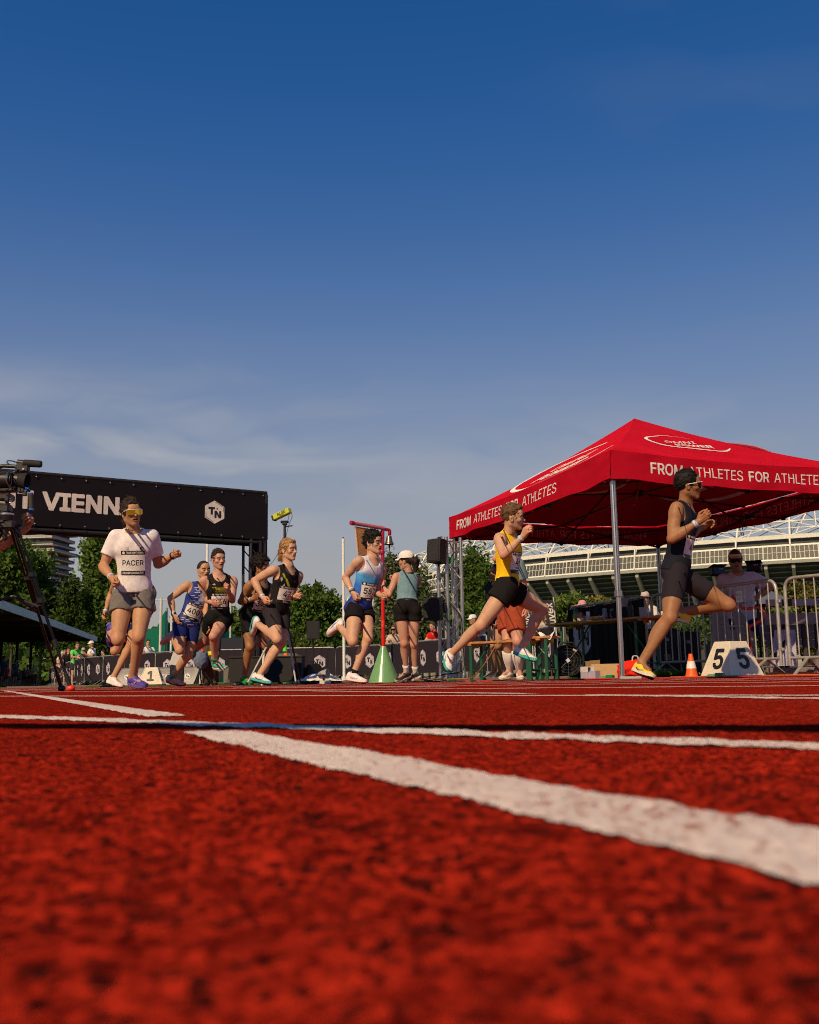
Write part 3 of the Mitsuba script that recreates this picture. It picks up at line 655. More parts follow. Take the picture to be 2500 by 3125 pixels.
for i in range(4): scissor(CO[i] + (ctr - CO[i]) * .03, CO[(i + 1) % 4] + (ctr - CO[(i + 1) % 4]) * .03, 2 if i % 2 == 0 else 3)
for i in range(4):
    md = (CO[i] + CO[(i + 1) % 4]) / 2; md = md + (ctr - md) * .04
    for z0, z1 in ((2.26, 2.36), (2.0, 2.80)): part(TE_, 'rafter_bar', cyl(md + V(0, 0, z0), hub + V(0, 0, z1), .013, 6), 'm_satin', DRED)
part(TE_, 'strap', tube([V(3.02, 13.0, 2.62), V(2.86, 12.7, 2.42), V(2.70, 12.4, 2.06)], .012, 4), 'm_cloth', V(.35, .20, .2), False); part(TE_, 'strap', tube([V(3.02, 13.0, 2.3), V(2.80, 12.8, 2.14), V(2.66, 12.5, 2.02)], .006, 4), 'm_cloth', V(.35, .2, .2), False)


# crowd barriers ----------------------------------------------------------
def barrier(label, a, b, cover=None, logos=(), detail=True, group=None, logo_r=.25, z=0.0, h=1.10, plate=False, name='barrier', stripes=None):
    a, b = V(a[0], a[1], z), V(b[0], b[1], z); d = nrm(b - a); L = np.linalg.norm(b - a); n = V(d[1], -d[0], 0); n = n if n[1] < 0 else -n; up = V(0, 0, 1); p = a + d * .02; q = b - d * .02
    K = thing(name, label, 'barrier', group); zl, zh = .20, h
    loop = rounded([p + up * .12, p + up * zh, q + up * zh, q + up * .12], .14, 7); part(K, 'frame', tube(loop, .021, 10 if detail else 6), 'm_galv', smooth=True); part(K, 'bottom_rail', cyl(p + up * zl, q + up * zl, .017, 8), 'm_galv')
    nb = 17; bars = [cyl(p + (q - p) * ((k + 1) / (nb + 1)) + up * zl, p + (q - p) * ((k + 1) / (nb + 1)) + up * (zh - .012), .0085, 8 if detail else 4) for k in range(nb)]
    if detail:
        for m in bars: part(K, 'bar', m, 'm_galv')
    else: part(K, 'bars', cat(bars), 'm_galv', smooth=False, kind='stuff')
    for e in (.10, .90):
        c = p + (q - p) * e
        for s in (-1, 1):
            f0, f1 = c + up * zl, c + n * s * .33 + d * (.03 * s) + up * .004; x = nrm(f1 - f0); R = np.stack([d, np.cross(x, d), x], 1); part(K, 'foot', bx((.040, .012, np.linalg.norm(f1 - f0)), (f0 + f1) / 2, 0, R), 'm_galv', smooth=False)
        if detail: part(K, 'foot_brace', cyl(c + n * .15 + up * .11, c - n * .15 + up * .11, .006, 6), 'm_galv')
    if detail:
        for zz in (.30, .85): part(K, 'hook', bx((.05, .03, .035), q + up * zz + d * .03, .004, np.stack([d, np.cross(up, d), up], 1)), 'm_galv', smooth=False)
    if plate:
        w = p + (q - p) * .74; pl_ = bx((.105, .006, .135), w + up * .95 + n * .012, 0, np.stack([d, np.cross(up, d), up], 1)); T_ = part(K, 'name_plate', pl_, 'm_metal', V(.5, .5, .48), False)
        for i, s in enumerate(('BRAUN', '& CO')): part(T_, 'lettering', onplane(textm(s, .022, .001, False), w + up * (.975 - .05 * i) + n * .0155, d if d[0] > 0 else -d, up), 'm_matte', V(.25, .25, .25), False)
    if cover is not None:
        rng_ = np.random.default_rng(int(abs(a[0] * 100)) + 3); ph = rng_.uniform(0, 6, 4)
        fn = lambda u, v: .030 + .010 * math.sin(u * 58 + ph[0] + math.sin(v * 3)) + .008 * math.sin(u * 27 + ph[1]) + .006 * math.sin(u * 97 + ph[2])
        xd = d if (np.cross(d, up) @ n) > 0 else -d
        top = lambda u: zh - .02 - .014 * abs(math.sin(u * 11 + ph[3]))
        P_ = np.array([[p + (q - p) * u + up * (zl - .01 + (top(u) - zl + .01) * v) + n * fn(u, v) for v in np.linspace(0, 1, 7)] for u in np.linspace(0, 1, 73 if detail else 49)])
        Cv = part(K, 'cover', slab(P_, P_ - n * .003), 'm_cloth', cover, True); part(Cv, 'ties', cat([tube(arc(p + (q - p) * u + up * (zh - .01), .032, 0, 6.0, n, up, 8), .005, 4) for u in np.linspace(.06, .94, 9)]), 'm_matte', V(.35, .35, .34), True, kind='stuff')
        for (u0, zc) in logos:
            hx_, tn_ = tn_logo(logo_r, .001)
            for m_, col, o_ in ((hx_, V(.46, .42, .48), .004), (tn_, V(.03, .025, .03), .007)):
                m_ = m_.subdivide_to_size(logo_r * .35); v_ = m_.vertices; sgn = 1 if xd @ d > 0 else -1; uu = u0 + sgn * v_[:, 0] / L
                k = m_.copy(); k.vertices = np.array([p + (q - p) * a_ + up * (zc + y_) + n * (fn(a_, .5) + o_ + z_) for a_, (x_, y_, z_) in zip(uu, v_)]); part(Cv, 'logo' if o_ < .005 else 'logo_lettering', k, 'm_cloth', col, False)
        if stripes is not None:
            for i in range(4): part(Cv, 'stripe', slab(P_[6 + 12 * i:12 + 12 * i] + n * .004, P_[6 + 12 * i:12 + 12 * i] + n * .002), 'm_cloth', stripes, True)
    return K


BC = V(.024, .018, .026)
# the covered line behind the track: plan points in order, one panel between neighbours
line_px = [(150, 66), (168, 60), (205, 50), (240, 43.0), (323, 40.2), (420, 37.6), (560, 35.8), (760, 35.2), (1050, 34.8), (1150, 33.6), (1320, 30.2), (1488, 27.0), (1640, 24.6), (1700, 22.5)]
pts_ = np.array([gz(x, d)[:2] for x, d in line_px]); tt = np.r_[0, np.cumsum(np.linalg.norm(np.diff(pts_, axis=0), axis=1))]; npan = int(round(tt[-1] / 2.3)); ss = np.linspace(0, tt[-1], npan + 1)
bl = np.stack([np.interp(ss, tt, pts_[:, k]) for k in (0, 1)], 1); BLINE = bl
def bwhere(i):
    """What each panel stands beside, from where its middle shows."""
    c = np.append((bl[i] + bl[i + 1]) / 2, .6) - EYE; x = CX + F * (c @ RT) / (c @ FW); return x


spots = [(160, 'at the far left end of the line under the bald spectator'), (190, 'under the child with the green and white cap'), (204, 'under the chin resting boy'), (240, 'under the boy in green'), (280, 'under the man in the white cap'), (325, 'under the lone dark haired spectator'), (395, 'behind the legs of the man in the white shirt'), (450, 'behind the number one box'), (510, 'left of the pink shoes'), (570, 'behind the knees of the blue vest runner'), (630, 'behind the khaki trousers'), (690, 'behind the teal shoe'), (750, 'behind the left end of the stage box'), (820, 'behind the bent knee of the blond runner'), (880, 'behind the right end of the stage box'), (945, 'behind the red cable drum'), (1010, 'left of the white pole'), (1075, 'right of the white pole'), (1140, 'behind the green cone foot'), (1215, 'behind the legs of the woman in the cap'), (1310, 'under the man in red'), (1420, 'behind the metal truss'), (1500, 'behind the bench'), (1580, 'behind the white socks'), (1660, 'left of the long table')]
used_spots = set()
for i in range(npan):
    x = bwhere(i); k = min((s for s in range(len(spots)) if s not in used_spots), key=lambda s: abs(spots[s][0] - x)); used_spots.add(k)
    barrier('black cloth barrier panel ' + spots[k][1], bl[i], bl[i + 1], BC, ((.27, .62), (.77, .62)), False, 'covered barriers behind the track', .235, z=.03)
barrier('steel barrier hung with black cloth and a big white emblem behind the long table', (2.47, 16.45), (3.20, 14.32), V(.012, .011, .013), ((.20, .66),), True, None, .33, z=.0)
barrier('bare steel barrier behind the white box with the two fives', (3.24, 14.22), (4.21, 12.05), plate=True)
barrier('bare steel barrier at the right edge of the photo', (4.26, 12.0), (5.62, 10.15))
barrier('distant barrier with pink and white stripes below the left grandstand', gz(72, 100)[:2], gz(112, 97)[:2], V(.60, .50, .52), (), False, None, z=.03, stripes=V(.55, .03, .12))
# ---------------------------------------------------------------- figures: signed-distance bodies, clothes, hair, shoes
from scipy.ndimage import map_coordinates, gaussian_filter


class Field:
    """A signed distance field on a grid: rounded cones and ellipsoids joined smoothly."""
    def __init__(s, lo, hi, h):
        s.h, s.lo = h, np.asarray(lo, float); s.n = np.ceil((np.asarray(hi) - s.lo) / h).astype(int) + 1; s.d = np.full(s.n, 1.0, np.float32)

    def block(s, lo, hi):
        a = np.clip(np.floor((lo - s.lo) / s.h).astype(int), 0, s.n); b = np.clip(np.ceil((hi - s.lo) / s.h).astype(int) + 1, 0, s.n)
        if np.any(b <= a): return None
        sl = tuple(slice(i, j) for i, j in zip(a, b))
        g = np.meshgrid(*[s.lo[k] + s.h * np.arange(a[k], b[k]) for k in range(3)], indexing='ij')
        return sl, np.stack(g, -1)

    def join(s, sl, d, k, op):
        o = s.d[sl]; d = d.astype(np.float32)
        if op == 'sub': a, b = -o, d; 
        else: a, b = o, d
        r = np.minimum(a, b)
        if k > 0: t = np.maximum(k - np.abs(a - b), 0) / k; r = r - t * t * k * .25
        s.d[sl] = -r if op == 'sub' else r

    def cone(s, a, b, ra, rb, k=.02, op='add', cut=None):
        a, b = np.asarray(a, float), np.asarray(b, float); m = max(ra, rb) + k + 3 * s.h
        q = s.block(np.minimum(a, b) - m, np.maximum(a, b) + m)
        if q is None: return
        sl, p = q; ab = b - a; L2 = max(ab @ ab, 1e-12); t = np.clip((p - a) @ ab / L2, 0, 1)
        d = np.linalg.norm(p - a - t[..., None] * ab, axis=-1) - (ra + (rb - ra) * t)
        if cut is not None: d = np.maximum(d, (p - cut[0]) @ cut[1])
        s.join(sl, d, k, op)

    def ell(s, c, r, R=np.eye(3), k=.02, op='add'):
        c, r = np.asarray(c, float), np.asarray(r, float); m = r.max() + k + 3 * s.h
        q = s.block(c - m, c + m)
        if q is None: return
        sl, p = q; l = (p - c) @ R; k0 = np.linalg.norm(l / r, axis=-1); k1 = np.linalg.norm(l / (r * r), axis=-1)
        s.join(sl, k0 * (k0 - 1) / np.maximum(k1, 1e-9), k, op)

    def pts(s): return s.block(s.lo, s.lo + s.h * (s.n - 1))[1]

    def at(s, p): return map_coordinates(s.d, ((np.asarray(p) - s.lo) / s.h).reshape(-1, 3).T, order=1, mode='nearest').reshape(np.shape(p)[:-1])

    def mesh(s, smooth=0):
        """Surface nets."""
        d = s.d.copy(); d[[0, -1]] = 1; d[:, [0, -1]] = 1; d[:, :, [0, -1]] = 1
        n = np.array(d.shape); ins = d < 0
        c = [ins[i:n[0] - 1 + i, j:n[1] - 1 + j, k:n[2] - 1 + k] for i in (0, 1) for j in (0, 1) for k in (0, 1)]
        cnt = sum(x.astype(np.int8) for x in c); I = np.argwhere((cnt > 0) & (cnt < 8)); idx = np.full(n - 1, -1, int); idx[tuple(I.T)] = np.arange(len(I))
        acc, w = np.zeros((len(I), 3)), np.zeros(len(I)); offs = np.array([[i, j, k] for i in (0, 1) for j in (0, 1) for k in (0, 1)])
        val = np.stack([d[tuple((I + o).T)] for o in offs], 1)
        for a in range(8):
            for b in range(a + 1, 8):
                if np.abs(offs[a] - offs[b]).sum() == 1:
                    va, vb = val[:, a], val[:, b]; x = (va < 0) != (vb < 0); t = np.where(x, va / np.where(x, va - vb, 1), 0)
                    acc += np.where(x[:, None], offs[a] + t[:, None] * (offs[b] - offs[a]), 0); w += x
        v = s.lo + s.h * (I + acc / w[:, None]); F_ = []
        for ax in range(3):
            sh = [slice(1, -1)] * 3; sh[ax] = slice(0, -1); s2 = list(sh); s2[ax] = slice(1, None)
            A, B = ins[tuple(sh)], ins[tuple(s2)]; E = np.argwhere(A != B); st = A[tuple(E.T)]
            E = E + 1; E[:, ax] -= 1; u, w_ = np.eye(3, dtype=int)[(ax + 1) % 3], np.eye(3, dtype=int)[(ax + 2) % 3]
            q = np.stack([idx[tuple((E - o).T)] for o in (0 * u, u, u + w_, w_)], 1); q[~st] = q[~st][:, ::-1]; F_.append(q)
        q = np.vstack(F_); q = q[(q >= 0).all(1)]
        m = TM(v, np.vstack([q[:, [0, 1, 2]], q[:, [0, 2, 3]]])[:, ::1], process=False)
        if m.volume < 0: m.invert()
        if smooth: trimesh.smoothing.filter_taubin(m, lamb=.5, nu=.52, iterations=smooth)
        return m


def fuse(ms):
    """One continuous surface from overlapping closed meshes."""
    try:
        mans = [m3.Manifold(m3.Mesh(np.asarray(m.vertices, np.float32), np.asarray(m.faces, np.uint32))) for m in ms]
        if any(x.status() != m3.Error.NoError or x.is_empty() for x in mans): return cat(ms)
        r = m3.Manifold.batch_boolean(mans, m3.OpType.Add).to_mesh(); return TM(r.vert_properties[:, :3], r.tri_verts, process=False)
    except Exception:
        return cat(ms)


def rmat(x, y, z): return np.stack([x, y, z], 1)


def face_dir(th, p=0.0):
    th, p = math.radians(th), math.radians(p); return V(math.sin(th) * math.cos(p), -math.cos(th) * math.cos(p), math.sin(p))


LEG, ARM = 1.18, 1.15


class Body:
    """Skeleton frames from the joints of one figure. g: girth, h: height."""
    def __init__(s, J, h=1.8, g=1.0, female=False):
        s.J = {k: np.asarray(v, float) for k, v in J.items()}; s.h = h / 1.8; s.g = g * s.h; s.female = female; J = s.J
        s.up = nrm(J['nb'] - J['pel']); s.tl = np.linalg.norm(J['nb'] - J['pel'])
        f = J['sf']; s.f = nrm(f - s.up * (f @ s.up)); s.l = np.cross(s.up, s.f); s.C = rmat(s.l, s.f, s.up)
        pu = nrm(V(0, 0, 1) * .4 + s.up * .6); f = J['pf']; s.pf = nrm(f - pu * (f @ pu)); s.P = rmat(np.cross(pu, s.pf), s.pf, pu)
        mf = nrm(s.f + s.pf); mf = nrm(mf - s.up * (mf @ s.up)); s.Mx = rmat(np.cross(s.up, mf), mf, s.up)
        hu = nrm(J['head'] - (J['nb'] + s.up * .02) + V(0, 0, .25)); hf = nrm(J['hf'] - hu * (J['hf'] @ hu) * .6); hu = nrm(hu - hf * (hu @ hf)); s.H = rmat(hf, np.cross(hu, hf), hu)
        P = np.array([v for k, v in J.items() if k not in ('sf', 'pf', 'hf')]); s.lo, s.hi = P.min(0) - .16, P.max(0) + .2

    def tbox(s, arms=False):
        J = s.J; P = np.array([J['pel'], J['nb'], J['sl'], J['sr'], J['hl'], J['hr']] + ([J['el'], J['er']] if arms else [])); return P.min(0) - .23, P.max(0) + .17

    def pbox(s):
        J = s.J; P = np.array([J['pel'] + s.up * .2, J['hl'], J['hr'], J['kl'], J['kr']]); return P.min(0) - .22, P.max(0) + .2

    def torso(s, F, inf=0.0, traps=True, loose=0.0):
        J, g, up = s.J, s.g, s.up; pel, t = J['pel'], s.tl
        fw = s.female
        F.ell(pel + s.P[:, 2] * .03, V(.150 + .012 * fw, .106, .118) * g + inf + loose, s.P, .03)
        F.ell(pel + up * t * .37, V(.131 - .012 * fw, .092, .15) * g + inf + loose * .8, s.Mx, .06)
        F.ell(pel + up * t * .68, V(.152 - .012 * fw, .108, .165) * g + inf + loose * .5, s.C, .06)
        F.ell(J['nb'] - up * .095, V(.160, .092, .105) * g + inf + loose * .2, s.C, .05)
        for q in 'lr':
            sh = J['s' + q]; sg = s.l if q == 'l' else -s.l
            F.cone(J['nb'] - up * .05, sh - sg * .02, .055 * g + inf, .046 * g + inf, .04)
            F.ell(J['nb'] - up * .15 + sg * .075 * g + s.f * .060 * g, V(.078, .038 + .018 * fw, .060) * g + inf, s.C, .03)
            if traps: F.cone(J['nb'] + up * .045, sh - sg * .05 + up * .012, .044 * g + inf, .030 * g + inf, .035)
            hp = J['h' + q]; F.ell(hp - s.pf * .042 * g, V(.08, .082, .09) * g + inf + loose * .6, s.P, .035)

    def knee_fwd(s, q):
        J = s.J; a, k, h = J['a' + q], J['k' + q], J['h' + q]; x = nrm(a - h); d = k - h; d = d - x * (d @ x)
        n = np.linalg.norm(d); b = s.pf - x * (s.pf @ x); return nrm(d + b * max(0, .06 - n))

    def leg(s, F, q, inf=0.0, k=.025):
        J, g = s.J, s.g * LEG; h, kn, a = J['h' + q], J['k' + q], J['a' + q]; fw = s.knee_fwd(q); ax = nrm(kn - h); ff = nrm(fw - ax * (fw @ ax)); R = rmat(np.cross(ax, ff), ff, ax)
        F.cone(h, kn, .082 * g, .049 * g, .03); F.ell(h + (kn - h) * .42 + ff * .020 * g, V(.066, .058, .19) * g, R, k); F.ell(h + (kn - h) * .45 - ff * .024 * g, V(.058, .050, .17) * g, R, k)
        F.ell(h + (kn - h) * .80 + ff * .012 + R[:, 0] * .02 * g, V(.03, .03, .07) * g, R, .02); F.ell(h + (kn - h) * .80 + ff * .012 - R[:, 0] * .02 * g, V(.03, .03, .07) * g, R, .02)
        F.ell(kn + fw * .012 * g, V(.041, .041, .048) * g, R, .022)
        ax = nrm(a - kn); ff = nrm(fw - ax * (fw @ ax)); R = rmat(np.cross(ax, ff), ff, ax)
        F.cone(kn, a, .045 * g, .031 * g, .02)
        for sd in (-1, 1): F.ell(kn + (a - kn) * (.28 + .03 * sd) - ff * .024 * g + R[:, 0] * sd * .016 * g, V(.034, .040, .115) * g, R, k)
        F.cone(kn + (a - kn) * .55 - ff * .018 * g, a - ff * .022 * g + ax * .02, .022 * g, .016 * g, .02)
        for sd in (-1, 1): F.ell(a + R[:, 0] * sd * .026 * g, V(.013, .016, .017) * g, R, .012)
        t = J['t' + q]; F.cone(a + ax * .02, a + (t - a) * .7, .028 * g, .020 * g, .02)

    def arm(s, F, q, k=.02):
        J, g = s.J, s.g; sh, e, w = J['s' + q], J['e' + q], J['w' + q]
        ax = nrm(e - sh); fx = nrm(w - e); bf = fx - ax * (fx @ ax); bf = nrm(bf) if np.linalg.norm(bf) > .05 else s.f; R = rmat(nrm(np.cross(bf, ax)), nrm(bf), ax)
        G = Field(np.minimum(np.minimum(sh, e), w) - .14, np.maximum(np.maximum(sh, e), w) + .14, F.h)
        fat = .92 if s.female else 1.0; g = g * fat * ARM
        G.cone(sh, e, .047 * g, .034 * g, .02); G.ell(sh + ax * .045 * g, V(.054, .054, .075) * g, R, .02)
        G.ell(sh + (e - sh) * .55 + bf * .012 * g, V(.036, .034, .085) * g, R, .02); G.ell(sh + (e - sh) * .5 - bf * .014 * g, V(.036, .032, .10) * g, R, .02)
        ax2 = fx; R2 = frame(ax2, s.up); G.cone(e, w, .034 * g, .0235 * g, .015); G.ell(e + (w - e) * .27 + bf * .004, V(.041, .037, .095) * g, R2, .02); G.ell(w, V(.024, .029, .03) * g, R2, .015)
        G.cone(w, J['m' + q] if 'm' + q in J else w + fx * .04, .022 * g, .016 * g, .01)
        # merge into F where their grids meet
        q0 = F.block(G.lo + F.h, G.lo + G.h * (G.n - 2))
        if q0: F.join(q0[0], G.at(q0[1]), k, 'add')

    def skin(s, h=.0105, legs=True):
        F = Field(s.lo, s.hi, h); s.torso(F); J = s.J
        nk = J['head'] - s.H[:, 2] * .07 - s.H[:, 0] * .018; F.cone(J['nb'] - s.up * .03, nk, .057 * s.g, .051 * s.g * (.9 if s.female else 1), .035)
        for q in 'lr': s.cone2(F, J['nb'] + s.f * .045 + s.l * (.012 if q == 'l' else -.012) - s.up * .025, J['head'] - s.H[:, 2] * .05 + s.H[:, 1] * (.05 if q == 'l' else -.05) - s.H[:, 0] * .02, .013, .015)
        if legs:
            for q in 'lr':
                s.leg(F, q)
        for q in 'lr': s.arm(F, q)
        return F

    def cone2(s, F, a, b, ra, rb): F.cone(a, b, ra * s.g, rb * s.g, .022)


def head_field(h=.0047, female=False, mouth=1.0, jaw=1.0, nose=1.0):
    F = Field((-.135, -.11, -.165), (.14, .11, .14), h)
    F.ell((-.014, 0, .034), (.098, .077, .091)); F.ell((.026, 0, -.028), (.066, .060 * jaw, .083), k=.04)
    for s in (-1, 1):
        F.cone((-.012, s * .050 * jaw, -.058), (.062, s * .014 * jaw, -.102), .021, .017, .025)
        F.ell((.058, s * .043, -.020), (.026, .020, .018), k=.02); F.ell((.066, s * .030, .022), (.022, .026, .010), k=.015)
    F.ell((.070, 0, -.103), (.020, .019 * jaw, .017), k=.02); F.ell((.064, 0, .050), (.030, .050, .035), k=.03)
    F.ell((.078, 0, -.062), (.020, .026, .024), k=.02)
    F.cone((.084, 0, .010), (.108 * nose, 0, -.027), .0085, .0105, .010); F.ell((.108 * nose, 0, -.029), (.0125, .0105, .009), k=.008)
    for s in (-1, 1):
        F.ell((.097, s * .0115, -.032), (.0115, .0075, .0075), k=.008); F.ell((.099, s * .033, -.001), (.024, .019, .0125), k=.016, op='sub')
        F.ell((.079, s * .032, -.0005), (.0145, .0165, .0125), k=.006)
        F.ell((-.014, s * .079, -.012), (.019, .0075, .031), frame((-.18, s * .12, 1)), k=.008); F.ell((-.006, s * .084, -.010), (.008, .006, .016), k=.006, op='sub')
    F.ell((.0945, 0, -.0555), (.0095, .023, .0068), k=.006); F.ell((.0915, 0, -.0745), (.0095, .020, .0080), k=.006)
    if mouth > 0: F.ell((.098, 0, -.0645), (.024, .0165, .0058 * mouth), k=.004, op='sub')
    F.cone((-.022, 0, -.05), (-.036, 0, -.17), .050, .048, .03)
    return F


_heads = {}


def head_mesh(kind):
    if kind not in _heads:
        a = dict(open=dict(mouth=1.35), shut=dict(mouth=.35), fem=dict(female=True, mouth=.2, jaw=.90, nose=.97), wide=dict(mouth=1.2, jaw=1.06, nose=1.03), slim=dict(mouth=1.0, jaw=.94, nose=1.02), far=dict(mouth=.6, h=.0095))[kind]
        _heads[kind] = head_field(**a).mesh(2)
    return _heads[kind]


_hands = {}


def hand_mesh(pose, h=.0042):
    """Right hand: x towards the fingers, y the thumb side, z the back of the hand; origin at the wrist."""
    if (pose, h) in _hands: return _hands[pose, h]
    c = {'fist': ((62, 85, 45), 1), 'loose': ((42, 62, 34), .7), 'open': ((16, 26, 14), .3), 'grip': ((55, 62, 40), .9), 'point': ((30, 45, 25), -.2)}[pose]
    F = Field((-.05, -.075, -.10), (.22, .11, .06), h)
    F.cone((-.03, 0, 0), (.01, 0, 0), .023, .024, .01)
    for y, x in ((.026, .086), (.009, .089), (-.008, .085), (-.024, .078)): F.cone((.012, y * .55, 0), (x, y, .002), .0165, .0125, .012)
    F.ell((.030, .022, -.010), (.030, .018, .015), k=.012); F.ell((.035, -.020, -.009), (.032, .014, .013), k=.012)
    for i, (y, x, L) in enumerate(((.028, .087, .040), (.0095, .090, .044), (-.0085, .086, .041), (-.0255, .078, .033))):
        p = V(x, y, .002); a = 0; dirs = c[0]
        for j, (sc, r0, r1) in enumerate(((1, .0098, .0090), (.62, .0090, .0082), (.5, .0082, .0068))):
            a -= math.radians(dirs[j] * (1 + .06 * i - .05 * (i == 0))); d = V(math.cos(a), .05 * (1.5 - i) * math.cos(a), math.sin(a)); q = p + d * L * sc; F.cone(p, q, r0, r1, .003); p = q
    t = c[1]; p = V(.018, .026, -.004); 
    for d, L, r0, r1 in ((V(.72, .62 - .15 * t, -.25 * t), .042, .0135, .0105), (V(.9, .25 - .5 * t, -.35 * t), .032, .0102, .0090), (V(.9, .05 - .55 * t, -.35 * t), .026, .0090, .0072)):
        q = p + nrm(d) * L; F.cone(p, q, r0, r1, .004); p = q
    _hands[pose, h] = F.mesh(1); return _hands[pose, h]


def mirrored(m, ax=1):
    m = m.copy(); v = m.vertices.copy(); v[:, ax] *= -1; return TM(v, m.faces[:, ::-1], process=False)


def shoe_parts():
    F = Field((-.10, -.075, -.10), (.24, .075, .06), .0068)
    F.ell((-.030, 0, -.045), (.046, .036, .048), k=.02); F.cone((-.012, 0, -.022), (.03, 0, -.032), .038, .036, .02)
    F.cone((.02, 0, -.030), (.125, .004, -.056), .036, .030, .03); F.ell((.135, .005, -.060), (.066, .044, .026), k=.02); F.ell((.172, .004, -.060), (.030, .033, .021), k=.012)
    F.ell((-.045, 0, -.012), (.020, .022, .026), k=.02); F.cone((.0, 0, .0), (-.006, 0, .06), .030, .030, .006, 'sub')
    p = F.pts(); F.d = np.maximum(F.d, -(p[..., 2] + .066)); up = F.mesh(1)
    o = unary_union([Point(-.030, 0).buffer(.043), Point(.03, -.002).buffer(.036), Point(.08, .002).buffer(.042), Point(.125, .004).buffer(.049), Point(.170, .004).buffer(.036), LineString([(-.03, 0), (.04, -.002), (.12, .003), (.165, .004)]).buffer(.036)]).buffer(.012).buffer(-.012).simplify(.0015)
    def lay(z0, z1, i0, i1):
        a, b = prism(o.buffer(-i0), 1e-4, t=(0, 0, z0)), prism(o.buffer(-i1), 1e-4, t=(0, 0, z1)); return trimesh.convex.convex_hull(np.vstack([a.vertices, b.vertices]))
    sole = cat([lay(-.084, -.058, .004, .000)]); sole = sole.subdivide_to_size(.045)
    v = sole.vertices.copy(); v[:, 2] += np.clip(v[:, 0] - .09, 0, 1) ** 2 * 1.3 + np.clip(-.035 - v[:, 0], 0, 1) ** 2 * 3; sole.vertices = v
    out = lay(-.0885, -.0842, .008, .005).subdivide_to_size(.045); v = out.vertices.copy(); v[:, 2] += np.clip(v[:, 0] - .09, 0, 1) ** 2 * 1.3 + np.clip(-.035 - v[:, 0], 0, 1) ** 2 * 3; out.vertices = v
    lac = []
    for i in range(5):
        x = .035 + .016 * i; z = -.0325 - .0065 * i - .0012 * i * i + .036; w = .017
        zz = lambda y: float(z - .012 - y * y * 9)
        lac.append(tube([V(x, y, zz(y) - .006 + .008) for y in np.linspace(-w, w, 5)], .0028, 5))
    for sd in (-1, 1): lac.append(tube(rounded([V(.035, 0, -.012), V(.028, sd * .012, .004), V(.034, sd * .024, .000), V(.045, sd * .026, -.020)], .01), .0022, 5))
    mk = []
    for sd in (-1, 1):
        for i in range(3): mk.append(tube([V(.02 + .022 * i + .020 * u, sd * (.0385 - .008 * u * u), -.060 + .030 * u) for u in np.linspace(0, 1, 4)], .0036, 5))
    sw = [tube([V(.100 - .10 * u, sd * (.0435 - .010 * (u - .4) ** 2), -.040 - .028 * math.sin(u * 2.1) + .018 * u * u) for u in np.linspace(0, 1, 9)], np.interp(np.linspace(0, 1, 9), [0, .4, 1], [.001, .0045, .006]), 6) for sd in (-1, 1)]
    return dict(upper=up, sole=sole, outsole=out, laces=cat(lac), stripes=cat(mk), swoosh=cat(sw))


SHOE = shoe_parts()


def foot_matrix(B, q, ground=None):
    J = B.J; a, t, kn = J['a' + q], J['t' + q], J['k' + q]; d = nrm(t - a); sh = nrm(kn - a)
    side = np.cross(sh, d); side = nrm(side) if np.linalg.norm(side) > .15 else nrm(np.cross(V(0, 0, 1), d)); ang = math.radians(19)
    n = nrm(np.cross(d, side)); x = d * math.cos(ang) + n * math.sin(ang); z = n * math.cos(ang) - d * math.sin(ang)
    M = mat(rmat(x, side, z) * B.h, a); v = SHOE['outsole'].vertices @ M[:3, :3].T + a
    if ground is not None or abs(v[:, 2].min()) < .05: M[2, 3] -= v[:, 2].min() - .002
    return M


def add_shoe(P, B, q, upper, sole, outsole=None, lace=None, stripe=None, swoosh=None, sock=None, tongue=None):
    M = foot_matrix(B, q); S = part(P, 'shoe', moved(SHOE['upper'], M[:3, :3], M[:3, 3]), 'm_satin', upper, True)
    part(S, 'sole', moved(SHOE['sole'], M[:3, :3], M[:3, 3]), 'm_satin', sole, 40)
    part(S, 'outsole', moved(SHOE['outsole'], M[:3, :3], M[:3, 3]), 'm_satin', sole if outsole is None else outsole, 40)
    part(S, 'laces', moved(SHOE['laces'], M[:3, :3], M[:3, 3]), 'm_matte', upper * .8 if lace is None else lace, True)
    if stripe is not None: part(S, 'stripes', moved(SHOE['stripes'], M[:3, :3], M[:3, 3]), 'm_satin', stripe, True)
    if swoosh is not None: part(S, 'logo', moved(SHOE['swoosh'], M[:3, :3], M[:3, 3]), 'm_satin', swoosh, True)
    if sock is not None:
        a, kn = B.J['a' + q], B.J['k' + q]; L, c = sock; u = nrm(kn - a); g = B.g
        pr = [(a + u * -.02, .041), (a + u * .03, .038), (a + u * (.03 + L * .5), .041 + .10 * L), (a + u * (.03 + L), .043 + .14 * L)]
        part(P, 'sock', tube([p for p, _ in pr], [r * g for _, r in pr], 14), 'm_cloth', c, True)


